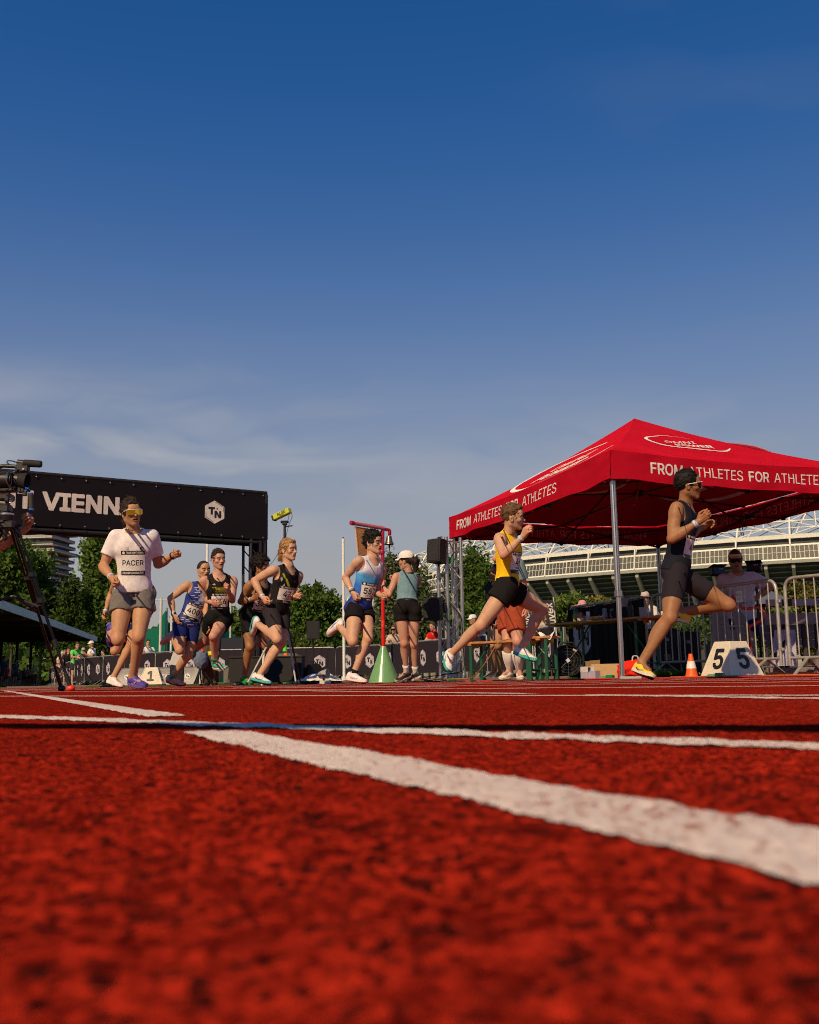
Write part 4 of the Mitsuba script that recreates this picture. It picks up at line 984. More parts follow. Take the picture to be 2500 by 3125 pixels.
def hair_mesh(style, seed=1, h=.0045):
    """Hair in the head frame."""
    st = dict(crop=dict(t=.004, top=.007, amp=.003, fr=90), fade=dict(t=.001, top=.009, amp=.0095, bump=.005, fr=40, quiff=.005), wavy=dict(t=.016, top=.024, amp=.022, fr=28, back=1), curly=dict(t=.014, top=.032, amp=.026, fr=42, quiff=.012), afro=dict(t=.030, top=.046, amp=.024, fr=55), sleek=dict(t=.008, top=.012, amp=.0095, bump=.005, fr=44),
              blond=dict(t=.007, top=.014, amp=.0095, bump=.005, fr=26, back=.75, quiff=.006), short=dict(t=.005, top=.022, amp=.014, fr=46, quiff=.010), tied=dict(t=.006, top=.006, amp=.018, bump=.010, fr=40, tail=1), full=dict(t=.014, top=.018, amp=.008, fr=30, back=.6))[style]
    F = Field((-.20, -.15, -.17), (.15, .15, .20), h); t, top = st['t'], st['top']
    F.ell((-.016, 0, .034 + (top - t) * .4), (.098 + t, .077 + t, .091 + top)); 
    if st.get('quiff'): F.ell((.052, 0, .098), (.040, .055, .020 + st['quiff']), k=.02)
    if st.get('back'):
        b = st['back']; F.ell((-.085, 0, -.03), (.036 * b + .012, .066, .075 * b + .02), k=.03); F.cone((-.09, .03, -.06), (-.115, .035, -.115 * b - .02), .030 * b, .018, .02); F.cone((-.09, -.03, -.06), (-.11, -.04, -.115 * b - .02), .030 * b, .018, .02)
    if st.get('tail'):
        F.cone((-.09, 0, .035), (-.150, 0, -.02), .042, .056, .02); F.cone((-.150, 0, -.02), (-.145, .01, -.135), .056, .030, .02)
    p = F.pts(); nz = meshkit.fbm(p * st['fr'] + seed * 7, 3, seed) - .5; F.d += (nz * st.get('bump', st['amp']) * 1.5).astype(np.float32)
    def sub(c, r): 
        G = Field(F.lo, F.lo + F.h * (F.n - 1), F.h); G.n = F.n; G.d = np.full(F.n, 1, np.float32); G.ell(c, r); F.d = np.maximum(F.d, -G.d)
    k0 = np.linalg.norm((p - V(.108, 0, -.045)) / V(.088, .095, .122), axis=-1) - 1
    fz = meshkit.noise(p * 90 + seed, 3) * .05
    F.d = np.maximum(F.d, (-(k0 - fz) * .08).astype(np.float32))
    low = np.where(p[..., 0] > -.035, -.004 + .6 * np.clip(-.0 - p[..., 0], -.1, .2), -.062 if not (st.get('back') or st.get('tail')) else -.17)
    F.d = np.maximum(F.d, (low - p[..., 2]).astype(np.float32))
    for s in (-1, 1):
        k1 = np.linalg.norm((p - V(-.012, s * .085, -.016)) / V(.026, .030, .034), axis=-1) - 1; F.d = np.maximum(F.d, (-k1 * .026).astype(np.float32))
    m = F.mesh(0 if st['amp'] > .009 else 2)
    r = np.random.default_rng(seed); ms = [m]
    if st['amp'] > .009 and h < .008:                                      # loose locks over the mass
        k = {'afro': 520, 'curly': 300, 'wavy': 260, 'blond': 420, 'tied': 320}.get(style, 200); v, fi = trimesh.sample.sample_surface(m, k, seed=seed); nn = m.face_normals[fi]
        for a, n in zip(v, nn):
            if a[2] < -.02 and not st.get('back'): continue
            if style == 'tied' and a[0] > -.115: continue
            if style in ('afro', 'curly', 'tied'):
                w = r.normal(0, 1, (3, 3)) * .006; pts = [a - n * .004, a + n * .007 + w[0], a + n * .013 + w[1], a + n * .010 + w[2] * 1.4]; ms.append(tube(pts, [.0034, .0040, .0032, .0008], 4)); continue
            else:
                fl = V(-.8, r.normal(0, .25), -.45); fl = nrm(fl - n * (fl @ n)); L = r.uniform(.02, .045) * (.6 if style in ('short', 'fade') else 1); w = r.normal(0, 1, 3) * .004; pts = [a - fl * L * .4, a + n * .003 + w * .5, a + fl * L * .5 + n * .004 + w * .7, a + fl * L + n * r.uniform(-.002, .007)]
            ms.append(tube(pts, np.array([.0034, .0040, .0032, .0008]) * (1 if style == 'wavy' else .7), 4)); continue
            ms.append(tube(pts, [.0034, .0040, .0032, .0008], 4))
    return cat(ms)


def wrinkle(F, amp, fr=16, seed=0, aniso=(1, 1, .45)):
    m = np.abs(F.d) < .035; p = F.lo + F.h * np.argwhere(m)
    F.d[m] += ((meshkit.fbm(p * fr * np.asarray(aniso) + seed * 3.3, 3, seed) - .5) * amp * 2).astype(np.float32)


def singlet(B, hem=-.05, inf=.007, loose=.006, scoop=1.0, amp=.004, seed=1, arm=1.0):
    F = Field(*B.tbox(), B.res); J = B.J; B.torso(F, inf, True, loose); wrinkle(F, amp, 15, seed)
    for q in 'lr':
        sg = B.l if q == 'l' else -B.l; F.ell(J['s' + q] + sg * .030 - B.up * .035, V(.085 * arm, .17, .125), B.C, .01, 'sub')
    F.ell(J['nb'] + B.f * .035 + B.up * .03, V(.078, .115, .095 * scoop) * B.h, B.C, .008, 'sub'); F.cone(J['nb'], J['nb'] + B.up * .25, .066 * B.g, .07 * B.g, .005, 'sub')
    F.d = np.maximum(F.d, ((J['pel'] + B.up * hem - F.pts()) @ B.up).astype(np.float32))
    return F


def tee(B, hem=-.06, inf=.014, loose=.010, sleeve=.62, amp=.007, seed=2, collar=1.0):
    F = Field(*B.tbox(True), B.res); J = B.J; B.torso(F, inf, True, loose)
    for q in 'lr':
        s_, e = J['s' + q], J['e' + q]; ax = nrm(e - s_); end = s_ + (e - s_) * sleeve
        F.cone(s_ - ax * .01, end + ax * .05, (.062 * B.g + inf), (.056 * B.g + inf * 1.7), .035, cut=(end, ax))
    wrinkle(F, amp, 13, seed)
    F.ell(J['nb'] + B.f * .022 + B.up * .035, V(.074, .085, .062 * collar) * B.h, B.C, .006, 'sub'); F.cone(J['nb'] + B.up * .01, J['nb'] + B.up * .25, .064 * B.g, .07 * B.g, .005, 'sub')
    F.d = np.maximum(F.d, ((J['pel'] + B.up * hem - F.pts()) @ B.up).astype(np.float32))
    return F


def shorts(B, t=.45, inf=.010, flare=.02, top=.085, amp=.005, seed=3, tight=False):
    F = Field(*B.pbox(), B.res * .95); J, g = B.J, B.g; pel = J['pel']
    F.ell(pel + B.P[:, 2] * .03, V(.150 + .012 * B.female, .106, .118) * g + inf, B.P, .03); F.ell(pel + B.up * B.tl * .37, V(.131, .092, .15) * g + inf * .8, B.Mx, .05)
    for q in 'lr': F.ell(J['h' + q] - B.pf * .042 * g, V(.08, .082, .09) * g + inf, B.P, .035)
    p = F.pts(); F.d = np.maximum(F.d, ((p - pel - B.P[:, 2] * top) @ B.P[:, 2]).astype(np.float32))
    for q in 'lr':
        h, k = J['h' + q], J['k' + q]; ax = nrm(k - h); end = h + (k - h) * t; fw = B.knee_fwd(q); ff = nrm(fw - ax * (fw @ ax)); R = rmat(np.cross(ax, ff), ff, ax)
        G = Field(np.minimum(h, k) - .19, np.maximum(h, k) + .19, F.h)
        if tight:
            w = g * LEG; G.cone(h, k, .082 * w + inf, .049 * w + inf, .03); G.ell(h + (k - h) * .42 + ff * .020 * w, V(.066, .058, .19) * w + inf, R, .025); G.ell(h + (k - h) * .45 - ff * .024 * w, V(.058, .050, .17) * w + inf, R, .025)
        else: G.cone(h - ax * .02, end + ax * .02, .095 * g + inf, ((.082 - .033 * t) * LEG + .010) * g + inf + flare * .7, .02); G.ell(h + (k - h) * .42 + ff * .024 * g, V(.070, .062, .22) * g * LEG + inf, R, .03)
        gp = G.pts(); G.d = np.maximum(G.d, ((gp - end) @ ax).astype(np.float32))
        q0 = F.block(G.lo + F.h, G.lo + G.h * (G.n - 2))
        if q0: F.join(q0[0], G.at(q0[1]), .015, 'add')
    wrinkle(F, amp, 17, seed); return F


class Drape:
    """Lays flat print on the front (or another side) of a garment."""
    def __init__(s, F, o, x, y, w, h, soft=2.0):
        s.o, s.x, s.y = np.asarray(o, float), nrm(x), nrm(y); s.n = np.cross(s.x, s.y); k = 26; u, v = np.linspace(-w / 2, w / 2, k), np.linspace(-h / 2, h / 2, k); U, W = np.meshgrid(u, v, indexing='ij')
        b = s.o + U[..., None] * s.x + W[..., None] * s.y; z = np.full(U.shape, -.2); done = np.zeros(U.shape, bool)
        for t in np.arange(.30, -.2, -.004):
            hit = (F.at(b + t * s.n) < .001) & ~done; z[hit] = t; done |= hit
        if done.any() and not done.all(): z[~done] = np.median(z[done])
        s.z, s.u, s.v = gaussian_filter(z, soft, mode='nearest'), u, v

    def put(s, p, off=0.0):
        """(n, 3) flat points -> points on the cloth."""
        p = np.asarray(p, float); i = (p[:, 0] - s.u[0]) / (s.u[1] - s.u[0]); j = (p[:, 1] - s.v[0]) / (s.v[1] - s.v[0])
        z = map_coordinates(s.z, np.stack([i, j]), order=1, mode='nearest'); return s.o + p[:, :1] * s.x + p[:, 1:2] * s.y + (z + p[:, 2] + off)[:, None] * s.n

    def mesh(s, m, off):
        m = m.subdivide_to_size(.03) if len(m.faces) < 4000 else m.copy(); m = m.copy(); m.vertices = s.put(m.vertices, off); return m

    def sheet(s, w, h, c=(0, 0), off=.004, th=.0012, n=14):
        U, W = np.meshgrid(np.linspace(-w / 2, w / 2, n) + c[0], np.linspace(-h / 2, h / 2, n) + c[1], indexing='ij'); z = np.zeros_like(U)
        a = s.put(np.stack([U, W, z + th], -1).reshape(-1, 3), off).reshape(n, n, 3); b = s.put(np.stack([U, W, z], -1).reshape(-1, 3), off).reshape(n, n, 3); return slab(a, b)


def bib(P, B, F, num, name='', frac=.42, w=.215, h=.205, tilt=0.0, side=0.0, bottom='uvex', top='TRACK NIGHT VIENNA', white=None, big=None):
    up = nrm(B.up + B.l * tilt); x = nrm(B.l); x = nrm(x - up * (x @ up)); fw = np.cross(x, up)
    if side: a = side; x = x * math.cos(a) + np.cross(up, x) * math.sin(a)
    D = Drape(F, B.J['pel'] + B.up * B.tl * frac, x, up, w * 1.15, h * 1.15); wh = V(.70, .68, .66) if white is None else white
    K = part(P, 'race_bib', D.sheet(w, h), 'm_satin', wh, 50)
    part(K, 'band', D.sheet(w * 1.004, h * .17, (0, h * .42), .0056), 'm_satin', BLK, 50); part(K, 'band', D.sheet(w * 1.004, h * .17, (0, -h * .42), .0056), 'm_satin', BLK, 50)
    part(K, 'lettering', D.mesh(moved(textm(top, h * .075, .0006, True, width=w * .74), t=(w * .08, h * .42, 0)), .0074), 'm_satin', wh, False)
    part(K, 'lettering', D.mesh(moved(textm(bottom, h * .085, .0006, True, width=w * (.88 if len(bottom) > 8 else .34)), t=(0, -h * .42, 0)), .0074), 'm_satin', wh, False)
    part(K, 'logo', D.mesh(moved(prism(hexagon(h * .062), .0006), t=(-w * .40, h * .42, 0)), .0074), 'm_satin', wh, False)
    big = big or h * .33
    part(K, 'number', D.mesh(moved(textm(num, big, .0006, True, width=min(w * .86, w * .255 * len(num)) if len(num) < 4 else w * .90), t=(0, h * (.04 if name else 0), 0)), .0058), 'm_satin', BLK, False)
    if name: part(K, 'name', D.mesh(moved(textm(name, h * .085, .0006, False, width=w * .5), t=(0, -h * .24, 0)), .0058), 'm_satin', V(.08, .08, .08), False)
    return D


SKIN = dict(fair=V(.52, .31, .20), tan=V(.44, .235, .125), warm=V(.47, .265, .155), brown=V(.30, .145, .065), dark=V(.165, .075, .038), pink=V(.50, .27, .19), shade=V(.36, .19, .115))


def skin_colors(m, B, tone, stubble=0.0, brow=None, makeup=False):
    """Skin tone: blotches, redder joints and lips, brows, beard shadow; shade painted into sockets and mouth."""
    v = m.vertices; n = meshkit.fbm(v * 14, 3, 2)[:, None] - .5; c = tone * (1 + n * .22); c = c * np.array([1, 1 - .0, 1])
    for k in ('el', 'er', 'kl', 'kr', 'ml', 'mr'):
        if k in B.J: w = np.exp(-(np.linalg.norm(v - B.J[k], axis=1) / .06) ** 2)[:, None]; c = c * (1 + w * (np.array([1.08, .86, .82]) - 1))
    q = (v - B.J['head']) @ B.H / B.h
    inh = (np.linalg.norm(q, axis=1) < .16)
    lip = inh & (np.abs(q[:, 1]) < .024) & (q[:, 0] > .082) & (q[:, 2] < -.047) & (q[:, 2] > -.084); c[lip] = c[lip] * np.array([.80, .46, .46])
    mo = lip & (np.abs(q[:, 2] + .0645) < .006) & (q[:, 0] < .094); c[mo] = np.array([.03, .012, .012])  # dark colour stands for the shade inside the mouth gap
    bw = brow if brow is not None else tone * .2
    b = inh & (q[:, 0] > .05) & (np.abs(np.abs(q[:, 1]) - .034) < .021) & (np.abs(q[:, 2] - .021 - .10 * (.034 - np.abs(q[:, 1])) * .3) < .0055); c[b] = bw
    es = inh & (q[:, 0] > .06) & (np.abs(np.abs(q[:, 1]) - .032) < .020) & (np.abs(q[:, 2] - .002) < .011); c[es] = c[es] * np.array([.55, .48, .45])  # shade of the eye sockets painted into the skin colour
    if stubble: st = inh & (q[:, 2] < -.03) & (q[:, 0] > .0) & ~lip; c[st] = c[st] * (1 - stubble * .45) + V(.02, .015, .012) * stubble * .3
    return np.clip(c, .004, 1)


def person(label, J, h=1.8, g=1.0, tone='fair', head='open', hair='short', hairc=V(.03, .018, .012), female=False, hands=('loose', 'loose'), res=.0105, legs=True, stubble=0.0, thumb=(None, None), group=None, seed=1, brow=None, eyes=True, hs=1.0):
    P = thing('person', label, 'person', group); B = Body(J, h, g, female); B.res = .0098 if res < .012 else res * .9; tone = SKIN[tone] if isinstance(tone, str) else tone; B.P_key = P; hc = np.asarray(hairc, float)
    F = B.skin(res, legs); ms = [F.mesh(1)]; J = B.J; S = B.h * 1.0 * hs
    hm = moved(head_mesh(head if res < .012 else 'far'), B.H * S, J['head']); ms.append(hm); fine = res < .012
    for q, po, th in zip('lr', hands, thumb):
        if po is None: continue
        w = J['w' + q]; x = nrm(J['m' + q] - w); hint = np.asarray(th, float) if th is not None else V(0, -.35, 1) + B.f * .3; y = hint - x * (hint @ x); y = nrm(y) if np.linalg.norm(y) > .1 else frame(x)[:, 0]; z = np.cross(x, y)
        hd = hand_mesh(po, .0042 if fine else .0078)
        if q == 'l': hd = mirrored(hd, 2); z = z
        ms.append(moved(hd, rmat(x, y, z) * B.h * (.88 if female else .97), w))
    body = fuse(ms) if fine else cat(ms)
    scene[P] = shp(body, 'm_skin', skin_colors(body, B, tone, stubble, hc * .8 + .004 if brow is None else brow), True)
    if hair:
        m = moved(hair_mesh(hair, seed, .0058 if fine else .012), B.H * S, J['head']); nz = meshkit.fbm(m.vertices * 70, 2, 4)[:, None]; part(P, 'hair', m, 'm_hair', hc * (.55 + .9 * nz), True)
    if eyes:
        for s in (-1, 1):
            E = part(P, 'eye', moved(trimesh.creation.icosphere(2, .0118), B.H * S, J['head'] + B.H @ V(.0822, s * .032, -.0005) * S), 'm_gloss', V(.34, .30, .27), True)
            part(E, 'iris', moved(trimesh.creation.icosphere(2, .0066), B.H * S, J['head'] + B.H @ V(.0892, s * .0315, -.0005) * S), 'm_gloss', V(.015, .011, .008), True)
    return P, B


def wear(P, name, F, color, uvmat=None, B=None, label=None):
    m = F.mesh(1) if not isinstance(F, TM) else F
    if uvmat:
        q = (m.vertices - B.J['pel']); uv = np.stack([q @ B.l, q @ B.up], 1); k = numbered(P + '__' + name); scene[k] = mikit.ply(m, uvmat, smooth=True, uv=uv); return k
    nz = meshkit.fbm(m.vertices * 30, 2, 8)[:, None] - .5; return part(P, name, m, 'm_cloth', np.clip(np.asarray(color) * (1 + .25 * nz), 0, 1), True, label)


def band(P, name, B, q, t, w, color, r=.031, mt='m_satin'):
    e, wr = B.J['e' + q], B.J['w' + q]; ax = nrm(wr - e); c = e + (wr - e) * t; n = 20; a = np.arange(n) * 2 * np.pi / n; R = frame(ax, B.up); r = r * B.g
    prof = [(r, -w / 2), (r + .003, -w / 2 + .001), (r + .003, w / 2 - .001), (r, w / 2)]; return part(P, name, lathe(prof, 20, c, R), mt, color, 40)


def shades(P, B, lens, frame_c, wrap=True, size=1.0):
    """Sports sunglasses: one curved lens, a frame and two arms."""
    H, o = B.H * B.h, B.J['head']; n, m = 17, 7; a = np.linspace(-1.08, 1.08, n); zz = np.linspace(0, 1, m)
    def pt(t, u, off=0):
        top, bot = .0235 + .002 * math.cos(t), -.024 * size + .018 * math.exp(-(t / .16) ** 2) + .012 * (abs(t) / 1.08) ** 4
        z = bot + (top - bot) * u; return V(.020 + (.095 + off) * math.cos(t * .92), (.084 + off) * math.sin(t), z)
    A = np.array([[pt(t, u, .0022) for u in zz] for t in a]); Bq = np.array([[pt(t, u, 0) for u in zz] for t in a])
    G = part(P, 'sunglasses', moved(slab(A, Bq), H, o), 'm_lens', lens, 60)
    part(G, 'frame', moved(tube([pt(t, 1.03, .001) for t in a], .0036, 6), H, o), 'm_gloss', frame_c, True)
    for s in (-1, 1): part(G, 'arm', moved(tube([V(.062, s * .076, .021), V(.03, s * .083, .017), V(-.005, s * .083, .012), V(-.03, s * .082, -.004)], .0040, 6), H, o), 'm_gloss', frame_c, True)
    return G


def spectacles(P, B):
    H, o = B.H * B.h, B.J['head']; ms = []
    for s in (-1, 1):
        ms.append(tube([V(.101 - .006 * abs(math.cos(t)), s * .034 + .022 * math.cos(t), -.003 + .019 * math.sin(t)) for t in np.linspace(0, 2 * np.pi, 20)[:-1]], .0016, 5, True)); ms.append(tube([V(.096, s * .056, .004), V(.05, s * .078, .004), V(-.01, s * .082, .003)], .0016, 5))
    ms.append(tube([V(.099, -.012, .002), V(.106, 0, .005), V(.099, .012, .002)], .0016, 5)); part(P, 'glasses', moved(cat(ms), H, o), 'm_gloss', V(.05, .045, .04), True)


def cap(P, B, color, bucket=False, brim=None, turn=0.0, name='cap'):
    H, o = B.H * B.h, B.J['head']; prof = [(.0, .142), (.05, .135), (.085, .108), (.100, .07), (.103, .045), (.098, .045), (.0, .05)]
    m = lathe(prof, 28); m.vertices = m.vertices * V(1.12, .92, 1.03) + V(-.014, 0, 0); R = rz(turn); G = part(P, name, moved(m, H, o), 'm_cloth', color, 50); pts = []
    if bucket:
        b = lathe([(.100, .050), (.150, .022), (.149, .018), (.098, .046)], 30); b.vertices = b.vertices * V(1.06, .9, 1) + V(-.014, 0, 0); part(G, 'brim', moved(b, H, o), 'm_cloth', color if brim is None else brim, 50)
    else:
        a = np.linspace(-1.05, 1.05, 15); A = np.array([[R @ V(-.014 + (.104 + .075 * u * (math.cos(t) ** .7)) * math.cos(t * (1 - .25 * u)), .088 * math.sin(t * (1 - .1 * u)), .050 - .022 * u - .012 * (math.sin(t) ** 2) * u) for u in (0, .5, 1)] for t in a]); part(G, 'peak', moved(slab(A, A - V(0, 0, .003)), H, o), 'm_cloth', color if brim is None else brim, 50)
    return G
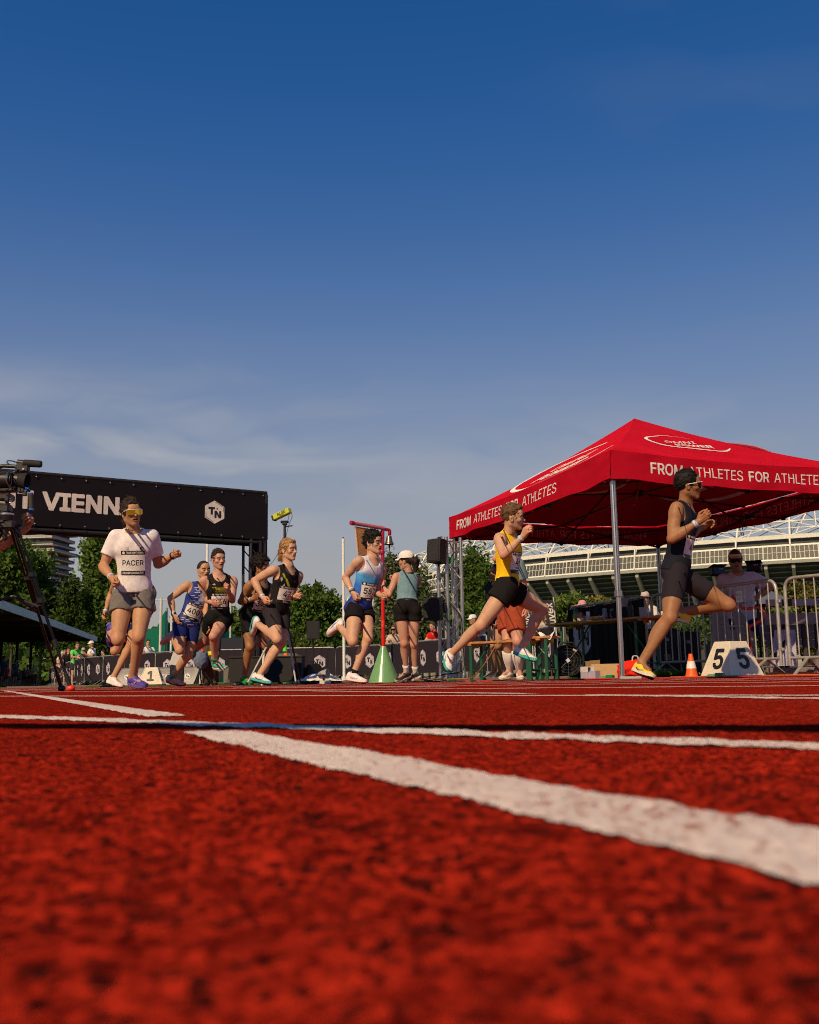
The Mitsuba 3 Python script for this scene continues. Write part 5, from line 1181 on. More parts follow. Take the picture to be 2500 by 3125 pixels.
# joints in metres: pelvis, neck base, shoulders, elbows, wrists, hand centres, hips, knees, ankles, toes, head, and facing directions
POSE = {
    'pacer': dict(pel=(-2.619, 9.900, 0.906), nb=(-2.611, 9.823, 1.455), hl=(-2.525, 9.923, 0.877), hr=(-2.713, 9.877, 0.876), sl=(-2.450, 9.868, 1.413), sr=(-2.777, 9.810, 1.409), el=(-2.432, 10.042, 1.180), wl=(-2.238, 9.890, 1.250), kl=(-2.521, 9.737, 0.473), al=(-2.621, 9.944, 0.111), er=(-2.892, 9.806, 1.141), wr=(-2.754, 9.633, 1.014), kr=(-2.710, 9.723, 0.458), ar=(-2.879, 10.111, 0.532), head=(-2.613, 9.732, 1.633), hf=(0.529, -0.846, 0.070), ml=(-2.173, 9.819, 1.256), tl=(-2.482, 9.840, 0.024), mr=(-2.716, 9.580, 0.942), tr=(-2.934, 10.270, 0.435), sf=(0.173, -0.975, -0.139), pf=(0.242, -0.969, -0.055)),
    'hidden': dict(pel=(-3.475, 13.000, 0.837), nb=(-3.458, 12.948, 1.381), hl=(-3.403, 13.060, 0.809), hr=(-3.547, 12.940, 0.806), sl=(-3.326, 13.078, 1.344), sr=(-3.606, 12.843, 1.330), el=(-3.250, 12.950, 1.105), wl=(-3.138, 12.804, 0.940), kl=(-3.397, 12.751, 0.510), al=(-3.580, 12.702, 0.134), er=(-3.728, 13.032, 1.161), wr=(-3.778, 12.961, 0.929), kr=(-3.572, 12.700, 0.449), ar=(-3.574, 13.087, 0.601), head=(-3.445, 12.928, 1.582), hf=(0.643, -0.766, 0.000), ml=(-3.107, 12.722, 0.973), tl=(-3.453, 12.608, 0.032), mr=(-3.790, 12.911, 0.850), tr=(-3.684, 13.211, 0.689), sf=(0.643, -0.761, -0.092), pf=(0.643, -0.765, -0.037)),
    'blue': dict(pel=(-2.906, 13.600, 0.797), nb=(-2.712, 13.595, 1.281), hl=(-2.836, 13.658, 0.757), hr=(-2.975, 13.542, 0.778), sl=(-2.581, 13.684, 1.182), sr=(-2.883, 13.524, 1.301), el=(-2.652, 13.530, 0.961), wl=(-2.582, 13.392, 0.772), kl=(-2.844, 13.437, 0.394), al=(-3.092, 13.615, 0.119), er=(-3.098, 13.489, 1.127), wr=(-3.031, 13.417, 0.903), kr=(-2.920, 13.268, 0.457), ar=(-3.088, 13.597, 0.636), head=(-2.690, 13.577, 1.488), hf=(0.574, -0.819, 0.000), ml=(-2.557, 13.335, 0.703), tl=(-2.937, 13.648, 0.016), mr=(-2.989, 13.400, 0.822), tr=(-3.241, 13.676, 0.566), sf=(0.408, -0.896, -0.174), pf=(0.631, -0.770, -0.096)),
    'swim': dict(pel=(-2.459, 13.400, 0.862), nb=(-2.451, 13.349, 1.380), hl=(-2.385, 13.462, 0.834), hr=(-2.532, 13.338, 0.830), sl=(-2.279, 13.427, 1.340), sr=(-2.631, 13.299, 1.333), el=(-2.271, 13.317, 1.073), wl=(-2.282, 13.086, 1.175), kl=(-2.460, 13.089, 0.613), al=(-2.489, 13.370, 0.296), er=(-2.613, 13.468, 1.099), wr=(-2.522, 13.237, 1.047), kr=(-2.656, 13.682, 0.585), ar=(-2.901, 14.010, 0.472), head=(-2.453, 13.325, 1.592), hf=(0.574, -0.819, 0.000), ml=(-2.281, 13.007, 1.230), tl=(-2.343, 13.272, 0.218), mr=(-2.449, 13.181, 1.021), tr=(-3.014, 14.125, 0.577), sf=(0.342, -0.935, -0.096), pf=(0.643, -0.765, -0.034)),
    'afro': dict(pel=(-2.074, 13.700, 0.928), nb=(-1.945, 13.620, 1.320), hl=(-2.028, 13.780, 0.898), hr=(-2.121, 13.620, 0.897), sl=(-1.861, 13.784, 1.278), sr=(-2.071, 13.484, 1.286), el=(-1.851, 13.624, 1.046), wl=(-1.748, 13.421, 1.143), kl=(-1.889, 13.665, 0.507), al=(-2.110, 14.007, 0.587), er=(-2.214, 13.607, 1.077), wr=(-2.035, 13.437, 1.091), kr=(-2.070, 13.494, 0.489), ar=(-2.168, 13.674, 0.127), head=(-1.947, 13.597, 1.528), hf=(0.927, -0.375, 0.000), ml=(-1.722, 13.351, 1.199), tl=(-2.205, 14.140, 0.681), mr=(-1.955, 13.402, 1.124), tr=(-2.073, 13.554, 0.018), sf=(0.759, -0.542, -0.361), pf=(0.858, -0.494, -0.142)),
    'blond': dict(pel=(-1.596, 12.500, 0.876), nb=(-1.458, 12.447, 1.365), hl=(-1.541, 12.579, 0.843), hr=(-1.652, 12.421, 0.848), sl=(-1.344, 12.591, 1.300), sr=(-1.609, 12.326, 1.347), el=(-1.469, 12.676, 1.051), wl=(-1.364, 12.443, 1.038), kl=(-1.526, 12.315, 0.485), al=(-1.783, 12.280, 0.108), er=(-1.860, 12.423, 1.233), wr=(-1.742, 12.339, 1.022), kr=(-1.549, 12.131, 0.528), ar=(-1.813, 12.414, 0.712), head=(-1.451, 12.420, 1.589), hf=(0.819, -0.574, 0.000), ml=(-1.291, 12.379, 1.044), tl=(-1.639, 12.196, 0.008), mr=(-1.692, 12.288, 0.956), tr=(-1.900, 12.554, 0.608), sf=(0.659, -0.705, -0.263), pf=(0.812, -0.573, -0.112)),
    'glass': dict(pel=(-0.593, 12.000, 0.866), nb=(-0.434, 11.946, 1.395), hl=(-0.539, 12.077, 0.833), hr=(-0.647, 11.923, 0.839), sl=(-0.324, 12.087, 1.329), sr=(-0.583, 11.828, 1.381), el=(-0.411, 12.108, 1.032), wl=(-0.333, 11.876, 0.982), kl=(-0.488, 11.798, 0.503), al=(-0.660, 11.790, 0.100), er=(-0.750, 11.978, 1.205), wr=(-0.657, 11.839, 1.019), kr=(-0.658, 11.694, 0.470), ar=(-0.825, 12.037, 0.645), head=(-0.423, 11.921, 1.589), hf=(0.848, -0.530, 0.000), ml=(-0.269, 11.811, 0.958), tl=(-0.518, 11.699, 0.012), mr=(-0.616, 11.820, 0.935), tr=(-0.962, 12.148, 0.574), sf=(0.654, -0.707, -0.268), pf=(0.812, -0.573, -0.115)),
    'woman': dict(pel=(-0.052, 13.300, 0.923), nb=(-0.044, 13.429, 1.369), hl=(-0.136, 13.277, 0.896), hr=(0.033, 13.323, 0.890), sl=(-0.184, 13.357, 1.349), sr=(0.101, 13.461, 1.314), el=(-0.278, 13.323, 1.104), wl=(-0.356, 13.499, 1.233), kl=(-0.097, 13.291, 0.491), al=(-0.079, 13.453, 0.138), er=(0.006, 13.645, 1.149), wr=(-0.217, 13.626, 1.314), kr=(0.023, 13.336, 0.478), ar=(0.037, 13.486, 0.119), head=(-0.058, 13.374, 1.541), hf=(-0.866, 0.500, 0.000), ml=(-0.382, 13.553, 1.298), tl=(-0.204, 13.387, 0.033), mr=(-0.243, 13.687, 1.372), tr=(-0.053, 13.603, 0.022), sf=(-0.358, 0.898, -0.255), pf=(-0.261, 0.960, -0.105)),
    'yellow': dict(pel=(0.919, 10.000, 0.906), nb=(0.948, 9.970, 1.394), hl=(0.936, 10.093, 0.877), hr=(0.903, 9.907, 0.874), sl=(1.029, 10.138, 1.354), sr=(0.844, 9.818, 1.345), el=(0.845, 10.297, 1.205), wl=(0.982, 10.503, 1.167), kl=(1.283, 10.279, 0.692), al=(1.075, 10.310, 0.322), er=(0.859, 9.605, 1.156), wr=(1.035, 9.526, 1.316), kr=(0.644, 9.882, 0.525), ar=(0.379, 10.099, 0.282), head=(0.980, 9.854, 1.547), hf=(0.998, -0.070, 0.000), ml=(1.041, 10.574, 1.147), tl=(1.187, 10.212, 0.204), mr=(1.075, 9.462, 1.373), tr=(0.337, 9.997, 0.127), sf=(0.864, -0.497, -0.082), pf=(0.985, -0.173, -0.028)),
    'navy': dict(pel=(2.313, 9.100, 0.946), nb=(2.417, 9.070, 1.492), hl=(2.337, 9.193, 0.916), hr=(2.288, 9.007, 0.916), sl=(2.500, 9.237, 1.438), sr=(2.301, 8.918, 1.459), el=(2.475, 9.428, 1.222), wl=(2.671, 9.505, 1.364), kl=(2.739, 9.090, 0.627), al=(2.425, 9.376, 0.589), er=(2.230, 8.871, 1.182), wr=(2.449, 8.791, 1.316), kr=(2.174, 8.868, 0.512), ar=(1.935, 8.924, 0.145), head=(2.430, 8.978, 1.667), hf=(0.990, -0.139, 0.000), ml=(2.751, 9.531, 1.412), tl=(2.279, 9.503, 0.582), mr=(2.514, 8.743, 1.369), tr=(1.976, 8.764, 0.046), sf=(0.827, -0.529, -0.188), pf=(0.963, -0.258, -0.078)),
    'cart': dict(pel=(4.334, 13.800, 0.730), nb=(4.300, 13.757, 1.308), hl=(4.431, 13.792, 0.702), hr=(4.238, 13.808, 0.698), sl=(4.492, 13.754, 1.272), sr=(4.116, 13.787, 1.253), el=(4.748, 13.840, 1.164), wl=(4.533, 13.922, 0.993), kl=(4.297, 13.529, 0.369), al=(4.390, 13.801, 0.050), er=(4.145, 13.993, 1.049), wr=(4.157, 13.969, 0.795), kr=(4.148, 13.520, 0.371), ar=(4.196, 13.805, 0.053), head=(4.270, 13.703, 1.497), hf=(-0.208, -0.978, 0.000), ml=(4.465, 13.884, 0.935), tl=(4.338, 13.621, -0.000), mr=(4.186, 13.943, 0.706), tr=(4.123, 13.632, 0.004), sf=(-0.083, -0.994, -0.078), pf=(-0.086, -0.996, -0.031)),
    'redshorts': dict(pel=(1.186, 12.600, 0.893), nb=(1.210, 12.539, 1.424), hl=(1.221, 12.512, 0.859), hr=(1.150, 12.688, 0.868), sl=(1.274, 12.373, 1.356), sr=(1.160, 12.722, 1.401), el=(1.342, 12.419, 1.084), wl=(1.366, 12.433, 0.832), kl=(1.236, 12.344, 0.458), al=(1.268, 12.594, 0.122), er=(1.067, 12.755, 1.098), wr=(1.067, 12.772, 0.812), kr=(1.136, 12.506, 0.473), ar=(1.169, 12.739, 0.125), head=(1.207, 12.511, 1.646), hf=(-0.866, -0.500, 0.000), ml=(1.343, 12.386, 0.752), tl=(1.267, 12.421, 0.045), mr=(1.085, 12.735, 0.727), tr=(1.046, 12.615, 0.049), sf=(-0.951, -0.310, 0.007), pf=(-0.927, -0.375, -0.000)),
    'blackshorts': dict(pel=(1.251, 15.500, 0.939), nb=(1.265, 15.500, 1.398), hl=(1.298, 15.418, 0.908), hr=(1.203, 15.582, 0.910), sl=(1.365, 15.345, 1.350), sr=(1.180, 15.665, 1.356), el=(1.320, 15.410, 1.076), wl=(1.266, 15.305, 0.856), kl=(1.243, 15.276, 0.501), al=(1.277, 15.482, 0.136), er=(1.205, 15.798, 1.105), wr=(1.152, 15.703, 0.880), kr=(1.188, 15.420, 0.506), ar=(1.202, 15.623, 0.139), head=(1.268, 15.405, 1.569), hf=(-0.866, -0.500, 0.000), ml=(1.249, 15.237, 0.791), tl=(1.186, 15.328, 0.071), mr=(1.136, 15.637, 0.813), tr=(1.111, 15.465, 0.083), sf=(-0.865, -0.500, 0.027), pf=(-0.866, -0.500, 0.011)),
    'khaki': dict(pel=(-3.127, 16.200, 0.835), nb=(-3.106, 16.165, 1.331), hl=(-3.034, 16.216, 0.804), hr=(-3.219, 16.184, 0.806), sl=(-2.929, 16.209, 1.282), sr=(-3.289, 16.146, 1.293), el=(-3.029, 16.365, 1.069), wl=(-3.040, 16.160, 0.932), kl=(-3.008, 15.969, 0.453), al=(-3.029, 16.154, 0.082), er=(-3.243, 16.312, 1.070), wr=(-3.154, 16.127, 0.932), kr=(-3.106, 15.963, 0.455), ar=(-3.123, 16.148, 0.084), head=(-3.105, 16.146, 1.537), hf=(0.342, -0.940, 0.000), ml=(-3.053, 16.068, 0.942), tl=(-2.983, 15.990, 0.004), mr=(-3.108, 16.046, 0.942), tr=(-3.114, 15.978, 0.006), sf=(0.171, -0.982, -0.078), pf=(0.173, -0.984, -0.031)),
}
# ---------------------------------------------------------------- the runners and the people on the track side
NAVY, GREYC = V(.012, .013, .026), V(.135, .125, .118)


def stripes_400(p, n, uv):
    """Dashes of pale blue that widen towards the middle of a deep blue vest."""
    u, v = uv.x, uv.y; tilt = v - u * 0.35
    row = tilt * 46; k = dr.floor(row); f = row - k; r = mikit.cell_rand(k, 3); r2 = mikit.cell_rand(k, 8)
    on = SS(.30, .42, f) * (1 - SS(.72, .84, f)) * SS(-.13 + .08 * r, -.10 + .08 * r, u) * (1 - SS(.10 + .05 * r2, .12 + .05 * r2, u))
    gap = SS(.42, .47, N(u * 26 + k * 7.3, k * 3.1, u * 0)); mid = SS(.30, .36, v) * SS(-.02, .03, u) * (1 - SS(.44, .46, v))
    base = MX((0.010, 0.022, 0.17), (0.012, 0.030, 0.23), N(u * 9, v * 9, u * 0))
    return MX(base, (0.46, 0.53, 0.72), dr.maximum(on * gap, mid * .85 * SS(.3, .5, N(u * 30, v * 60, u * 0) + .25)))


def fade_557(p, n, uv):
    v = uv.y + 0.05 * uv.x
    c = MX((0.008, 0.022, 0.20), (0.012, 0.11, 0.50), SS(0.02, .20, v)); c = MX(c, (0.06, 0.34, 0.72), SS(.22, .35, v)); return MX(c, (0.60, 0.58, 0.68), SS(.34, .46, v))


scene['m_vest_dash'] = two({'type': 'principled', 'base_color': mikit.proc(stripes_400), 'roughness': 0.7})
scene['m_vest_fade'] = two({'type': 'principled', 'base_color': mikit.proc(fade_557), 'roughness': 0.7})
WR = V(.42, .55, .74)

# pacer
P, B = person('man in white shirt and grey shorts with mirrored yellow sunglasses, bib reading PACER', POSE['pacer'], 1.84, 1.0, 'tan', 'wide', 'wavy', (.030, .019, .013), hands=('fist', 'fist'), stubble=.5, seed=2)
Fp = tee(B, hem=.0, loose=.012, inf=.011); wear(P, 'shirt', Fp, (.70, .66, .68)); wear(P, 'shorts', shorts(B, .42, .006, .016, .04, .018), (.15, .138, .128))
D_ = bib(P, B, Fp, 'PACER', frac=.50, bottom='FINANZFUCHSGRUPPE', w=.215, h=.225, big=.048)
DD = Drape(Fp, B.J['pel'] + B.up * B.tl * .73, B.l, B.up, .34, .12); hx, tn = tn_logo(.021, .0006)
L = part(P, 'chest_logo', DD.mesh(moved(hx, t=(.082, .005, 0)), .003), 'm_cloth', BLK, False); part(L, 'lettering', DD.mesh(moved(tn, t=(.082, .005, 0)), .0042), 'm_cloth', WHT, False)
for i, w_ in enumerate(('FINANZ', 'FUCHS', 'GRUPPE')): part(P, 'chest_lettering', DD.mesh(moved(textm(w_, .0075, .0006, False), t=(-.055, .012 - .014 * i, 0)), .003), 'm_cloth', V(.08, .08, .09), False)
PU = V(.075, .045, .30)
for q in 'lr': add_shoe(P, B, q, PU, V(.16, .12, .38), V(.05, .05, .07), lace=PU * .6, stripe=V(.62, .45, .62))
shades(P, B, V(.75, .62, .05), V(.72, .66, .60)); band(P, 'wristband', B, 'r', .90, .020, WR); band(P, 'watch_strap', B, 'l', .90, .018, BLK, .033, 'm_matte')
part(P, 'ankle_strap', tube([B.J['al'] + V(.040 * math.cos(t), .040 * math.sin(t), .035) for t in np.linspace(0, 6.28, 19)[:-1]], .004, 5, True), 'm_matte', BLK, True)

# runner hidden behind the pacer
P, B = person('runner almost hidden behind the man in white shirt, only arm and legs showing', POSE['hidden'], 1.78, .94, 'tan', 'slim', 'short', seed=3)
wear(P, 'vest', singlet(B), NAVY * 1.5); wear(P, 'shorts', shorts(B, .55, .006, .0, tight=True), V(.012, .016, .06))
for q in 'lr': add_shoe(P, B, q, V(.70, .66, .66), V(.72, .68, .62))
band(P, 'wristband', B, 'r', .92, .02, WR)

# blue vest, 400
P, B = person('runner leaning over in a blue vest with pale dashes, number 400, pink shoes', POSE['blue'], 1.76, .97, 'warm', 'wide', 'crop', (.022, .015, .010), hands=('open', 'open'), stubble=.25, seed=4)
Fb = singlet(B, seed=4, hem=-.07); wear(P, 'vest', Fb, None, 'm_vest_dash', B); wear(P, 'shorts', shorts(B, .62, .005, 0, .06, .002, tight=True), V(.010, .018, .115))
bib(P, B, Fb, '400', 'PREHOFER', frac=.34)
PK = V(.62, .30, .31)
for q in 'lr': add_shoe(P, B, q, PK, V(.45, .03, .03) if q == 'l' else V(.62, .34, .34), lace=PK * .8, swoosh=V(.7, .5, .5), sock=(.03, V(.03, .30, .16)) if q == 'l' else None)
band(P, 'wristband', B, 'r', .86, .018, WR); band(P, 'watch', B, 'r', .94, .030, BLK, .033, 'm_gloss')

# black vest, 236
P, B = person('runner with short dark curls in black vest with yellow lettering, number 236, teal shoes', POSE['swim'], 1.82, .97, 'pink', 'slim', 'short', (.028, .017, .012), hands=('fist', 'open'), stubble=.4, seed=5)
Fs = singlet(B, seed=5, hem=-.04, scoop=1.15); wear(P, 'vest', Fs, V(.013, .012, .012)); wear(P, 'shorts', shorts(B, .50, .008, .006, .09), V(.008, .008, .009))
bib(P, B, Fs, '236', '', frac=.40)
DD = Drape(Fs, B.J['pel'] + B.up * B.tl * .68, B.l, B.up, .30, .20); YL = V(.52, .44, .03)
part(P, 'chest_lettering', DD.mesh(moved(textm('SW////M', .034, .0006, True, width=.155), t=(.015, .012, 0)), .003), 'm_cloth', YL, False)
part(P, 'chest_lettering', DD.mesh(moved(textm('adlerteam Wien', .016, .0006, True, width=.15), t=(.015, -.042, 0)), .003), 'm_cloth', YL * .8, False)
part(P, 'chest_lettering', DD.mesh(cat([prism(sbox(-.06, -.0235, .09, -.0205), .0006), prism(unary_union([Point(-.088 + .014 * k, .030).buffer(.008).difference(Point(-.088 + .014 * k, .030).buffer(.004)) for k in range(3)]), .0006)]), .003), 'm_cloth', YL, False)
part(P, 'chest_logo', DD.mesh(prism(unary_union([Polygon([(-.095 + .012 * k, .062), (-.085 + .012 * k, .062), (-.090 + .012 * k - .004, .070 + .008 * k), (-.097 + .012 * k, .068 + .008 * k)]) for k in range(3)]), .0006), .003), 'm_cloth', WHT, False)
TE = V(.10, .42, .33)
for q in 'lr': add_shoe(P, B, q, TE, V(.66, .62, .55), sock=(.05, V(.02, .33, .24)))

# dark curls, 348
P, B = person('runner with big dark curls in a black vest, number 348, and green shoes', POSE['afro'], 1.78, .97, 'brown', 'open', 'afro', (.012, .009, .008), hands=('fist', 'fist'), seed=6)
Fa = singlet(B, seed=6); wear(P, 'vest', Fa, V(.013, .012, .013)); wear(P, 'shorts', shorts(B, .60, .006, .004, .08), V(.009, .009, .010)); bib(P, B, Fa, '348', 'LADUCA', frac=.36)
DD = Drape(Fa, B.J['pel'] + B.up * B.tl * .66, B.l, B.up, .30, .16); E = part(P, 'flag_patch', DD.mesh(prism(sbox(-.11, .0, -.055, .034), .0006), .003), 'm_cloth', V(.35, .48, .70), False); part(E, 'stripe', DD.mesh(prism(sbox(-.097, .0, -.068, .034), .0006), .0042), 'm_cloth', V(.62, .50, .04), False)
GR = V(.02, .25, .05)
for q in 'lr': add_shoe(P, B, q, GR, V(.02, .30, .07), lace=GR * .4)
band(P, 'wristband', B, 'r', .88, .02, WR)

# blond, 47
P, B = person('blond runner in a black vest with lime stripe, number 47, and grey half tights', POSE['blond'], 1.84, .95, 'fair', 'slim', 'blond', (.34, .19, .075), hands=('point', 'loose'), seed=7, brow=V(.10, .05, .03))
Fc = singlet(B, seed=7); wear(P, 'vest', Fc, V(.014, .012, .013)); wear(P, 'half_tights', shorts(B, .66, .004, 0, .10, .0015, tight=True), V(.026, .021, .025)); bib(P, B, Fc, '47', 'MCGROARTY', frac=.42, tilt=-.05)
DD = Drape(Fc, B.J['pel'] + B.up * B.tl * .70, B.l, B.up, .34, .30)
part(P, 'lime_stripe', DD.mesh(prism([(-.135, .09), (-.108, .10), (.02, -.055), (-.015, -.055)], .0006).subdivide_to_size(.03), .003), 'm_cloth', V(.42, .50, .02), False)
part(P, 'white_stripe', DD.mesh(prism([(-.150, .035), (-.130, .055), (-.06, -.045), (-.09, -.055)], .0006).subdivide_to_size(.03), .003), 'm_cloth', V(.6, .58, .58), False)
part(P, 'chest_logo', DD.mesh(cat([moved(textm('TRACK', .011, .0006, True, slant=.3), t=(.07, .035, 0)), moved(textm('team', .010, .0006, False, slant=.3), t=(.072, .018, 0))]), .003), 'm_cloth', V(.20, .36, .05), False)
for q in 'lr': add_shoe(P, B, q, V(.70, .66, .66), V(.05, .36, .32), V(.02, .14, .26), swoosh=V(.05, .05, .06))
band(P, 'wristband', B, 'r', .90, .02, WR)

# glasses, 557
P, B = person('runner with glasses and black curls, vest fading from white to blue, number 557', POSE['glass'], 1.80, .93, 'fair', 'open', 'curly', (.014, .011, .010), hands=('loose', 'fist'), seed=8)
Fg = singlet(B, seed=8, hem=-.075, loose=.016, amp=.007); wear(P, 'vest', Fg, None, 'm_vest_fade', B); wear(P, 'shorts', shorts(B, .36, .012, .022, .08, .006), V(.009, .008, .010)); bib(P, B, Fg, '557', 'BILJIC', frac=.36, tilt=-.10)
for q in 'lr': add_shoe(P, B, q, V(.70, .66, .68), V(.70, .66, .62), V(.5, .16, .08), swoosh=V(.25, .28, .5), sock=(.03, BLK) if q == 'l' else None)
spectacles(P, B); band(P, 'watch', B, 'r', .80, .022, V(.55, .5, .45), .032); band(P, 'bracelet', B, 'r', .95, .022, DK, .032, 'm_matte'); band(P, 'bracelet', B, 'l', .93, .008, DK, .029, 'm_matte')

# woman with cap at the lap bell
P, B = person('woman in white cap and sleeveless blue grey top, back turned, holding the red bell pole', POSE['woman'], 1.67, .92, 'pink', 'fem', 'tied', (.022, .014, .011), True, hands=('grip', 'fist'), thumb=((0, 0, 1), (0, 0, 1)), seed=9)
Fw = singlet(B, hem=.10, loose=.022, inf=.008, scoop=.6, amp=.010, seed=9, arm=.72); wear(P, 'sleeveless_top', Fw, V(.15, .27, .32)); wear(P, 'shorts', shorts(B, .30, .011, .004, .10, .005), V(.010, .009, .010))
for q in 'lr': add_shoe(P, B, q, V(.02, .02, .022), V(.66, .63, .55), lace=BLK, sock=(.06, V(.68, .64, .64)))
cap(P, B, V(.74, .70, .66)); band(P, 'watch', B, 'l', .88, .03, BLK, .031, 'm_gloss')

# yellow vest
P, B = person('runner in bright yellow vest and loose black shorts with both feet off the ground', POSE['yellow'], 1.80, .94, 'fair', 'slim', 'fade', (.115, .060, .028), hands=('loose', 'loose'), seed=10, brow=V(.08, .045, .025))
Fy = singlet(B, seed=10, hem=-.05, loose=.010, scoop=1.3, arm=1.12); wear(P, 'vest', Fy, V(.80, .50, .012)); wear(P, 'shorts', shorts(B, .34, .014, .032, .085, .010), V(.010, .009, .009)); bib(P, B, Fy, '46', 'WAGNER', frac=.45)
for q in 'lr': add_shoe(P, B, q, V(.72, .68, .68), V(.04, .40, .33), V(.02, .15, .32), swoosh=V(.74, .70, .70))
band(P, 'wristband', B, 'r', .90, .022, WR)

# navy vest, 45
P, B = person('runner in navy vest and half tights with white framed sunglasses and bright yellow shoes', POSE['navy'], 1.83, .99, 'brown', 'slim', 'sleek', (.010, .008, .007), hands=('loose', 'loose'), seed=11, eyes=True)
Fn = singlet(B, seed=11, hem=-.03, loose=.010); wear(P, 'vest', Fn, V(.011, .012, .020)); wear(P, 'half_tights', shorts(B, .64, .005, .002, .10, .003, tight=True), V(.021, .017, .024)); bib(P, B, Fn, '45', '', frac=.36)
DD = Drape(Fn, B.J['pel'] + B.up * B.tl * .73, B.l, B.up, .30, .12); part(P, 'chest_logo', DD.mesh(moved(textm('On', .026, .0006, True), t=(-.085, .0, 0)), .003), 'm_cloth', V(.10, .10, .14), False)
YS = V(.80, .58, .03)
for q in 'lr': add_shoe(P, B, q, YS, V(.66, .60, .48), V(.03, .03, .04), lace=YS, swoosh=V(.10, .06, .14))
shades(P, B, V(.10, .008, .012), V(.74, .70, .68)); band(P, 'wristband', B, 'r', .88, .030, WR)
# ---------------------------------------------------------------- staff and spectators
P, B = person('man with white headband, dark sunglasses and pale shirt behind the steel barrier', POSE['cart'], 1.84, 1.10, 'tan', 'wide', 'short', (.09, .035, .015), hands=('fist', 'loose'), seed=21, stubble=.8)
Ft = tee(B, hem=-.02, loose=.02, seed=21); wear(P, 'shirt', Ft, (.56, .50, .55)); wear(P, 'shorts', shorts(B, .55, .012, .012, .04), V(.010, .018, .10)); shades(P, B, V(.01, .01, .012), BLK)
for q in 'lr': add_shoe(P, B, q, V(.5, .48, .46), V(.6, .58, .55))
hb = lathe([(.101, .052), (.104, .056), (.104, .082), (.099, .086)], 28); hb.vertices = hb.vertices * V(1.04, .86, 1) + V(-.012, 0, 0); part(P, 'headband', moved(hb, B.H * B.h, B.J['head']), 'm_cloth', V(.66, .60, .62), 50)
DD = Drape(Ft, B.J['pel'] + B.up * B.tl * .55, B.l, B.up, .34, .5); part(P, 'chest_logo', DD.mesh(moved(textm('Q', .03, .0006, True), t=(.09, .13, 0)), .003), 'm_cloth', BLK, False); part(P, 'chest_lettering', DD.mesh(moved(textm('RACE STAFF', .022, .0006, True, width=.16), t=(-.02, -.10, 0)), .003), 'm_cloth', V(.05, .045, .05), False)

P, B = person('man in teal shirt, rust red shorts and long white socks behind the yellow runner', POSE['redshorts'], 1.80, 1.05, 'pink', 'shut', 'short', hands=('loose', 'fist'), seed=22)
wear(P, 'shirt', tee(B, hem=-.05, loose=.004, seed=22), V(.16, .25, .28)); wear(P, 'shorts', shorts(B, .74, .014, .028, .03, .012), V(.30, .055, .025))
for q in 'lr': add_shoe(P, B, q, V(.70, .66, .62), V(.72, .66, .55), V(.5, .2, .1), sock=(.24, V(.70, .68, .66)))
J = B.J; single('hand_camera', moved(cat([bx((.13, .06, .09), (0, 0, 0), .012), cyl(V(0, .03, 0), V(0, .12, -.01), .036, 14), bx((.05, .05, .03), (0, 0, .055), .006)]), rz(-.8), J['mr'] + V(.02, -.05, -.05)), 'm_satin', 'small black camera hanging in the hand of the man in rust red shorts', 'camera', V(.02, .02, .022))

P, B = person('person in black clothes and black shorts standing in the tent shade behind the bench', POSE['blackshorts'], 1.80, 1.0, 'shade', 'shut', 'crop', (.02, .014, .01), hands=('loose', 'loose'), seed=23)
wear(P, 'shirt', tee(B, hem=-.05, loose=.015, seed=23), V(.016, .015, .017)); wear(P, 'shorts', shorts(B, .35, .012, .015, .05), V(.012, .011, .013))
for q in 'lr': add_shoe(P, B, q, V(.6, .56, .55), V(.66, .62, .58))

P, B = person('photographer in khaki trousers almost hidden behind the runners in blue and black vests', POSE['khaki'], 1.78, 1.0, 'tan', 'shut', 'short', seed=24)
wear(P, 'shirt', tee(B, hem=-.05, loose=.02, seed=24), V(.03, .03, .032)); KH = V(.085, .075, .045)
for q in 'lr':
    h, k, a = B.J['h' + q], B.J['k' + q], B.J['a' + q]; pp = rounded([h + V(0, 0, .05), k, a + V(0, 0, -.02)], .1, 5); rr_ = np.linspace(.115, .075, len(pp)) + .006 * np.sin(np.arange(len(pp)) * 2.3); part(P, 'trouser_leg', tube(pp, rr_, 16), 'm_cloth', KH, True); add_shoe(P, B, q, V(.05, .045, .04), V(.04, .04, .04))
part(P, 'camera_strap', tube([B.J['sl'] + V(0, -.10, .03), B.J['pel'] + V(-.02, -.20, .35), B.J['hr'] + V(-.13, -.12, .02), B.J['kr'] + V(-.02, -.13, .05)], .014, 6), 'm_cloth', V(.75, .06, .02), True)
EL = part(P, 'armband', lathe([(.088, -.03), (.092, -.02), (.092, .02), (.088, .03)], 16, B.J['kl'] + V(0, 0, .03)), 'm_satin', V(.7, .62, .03), True)


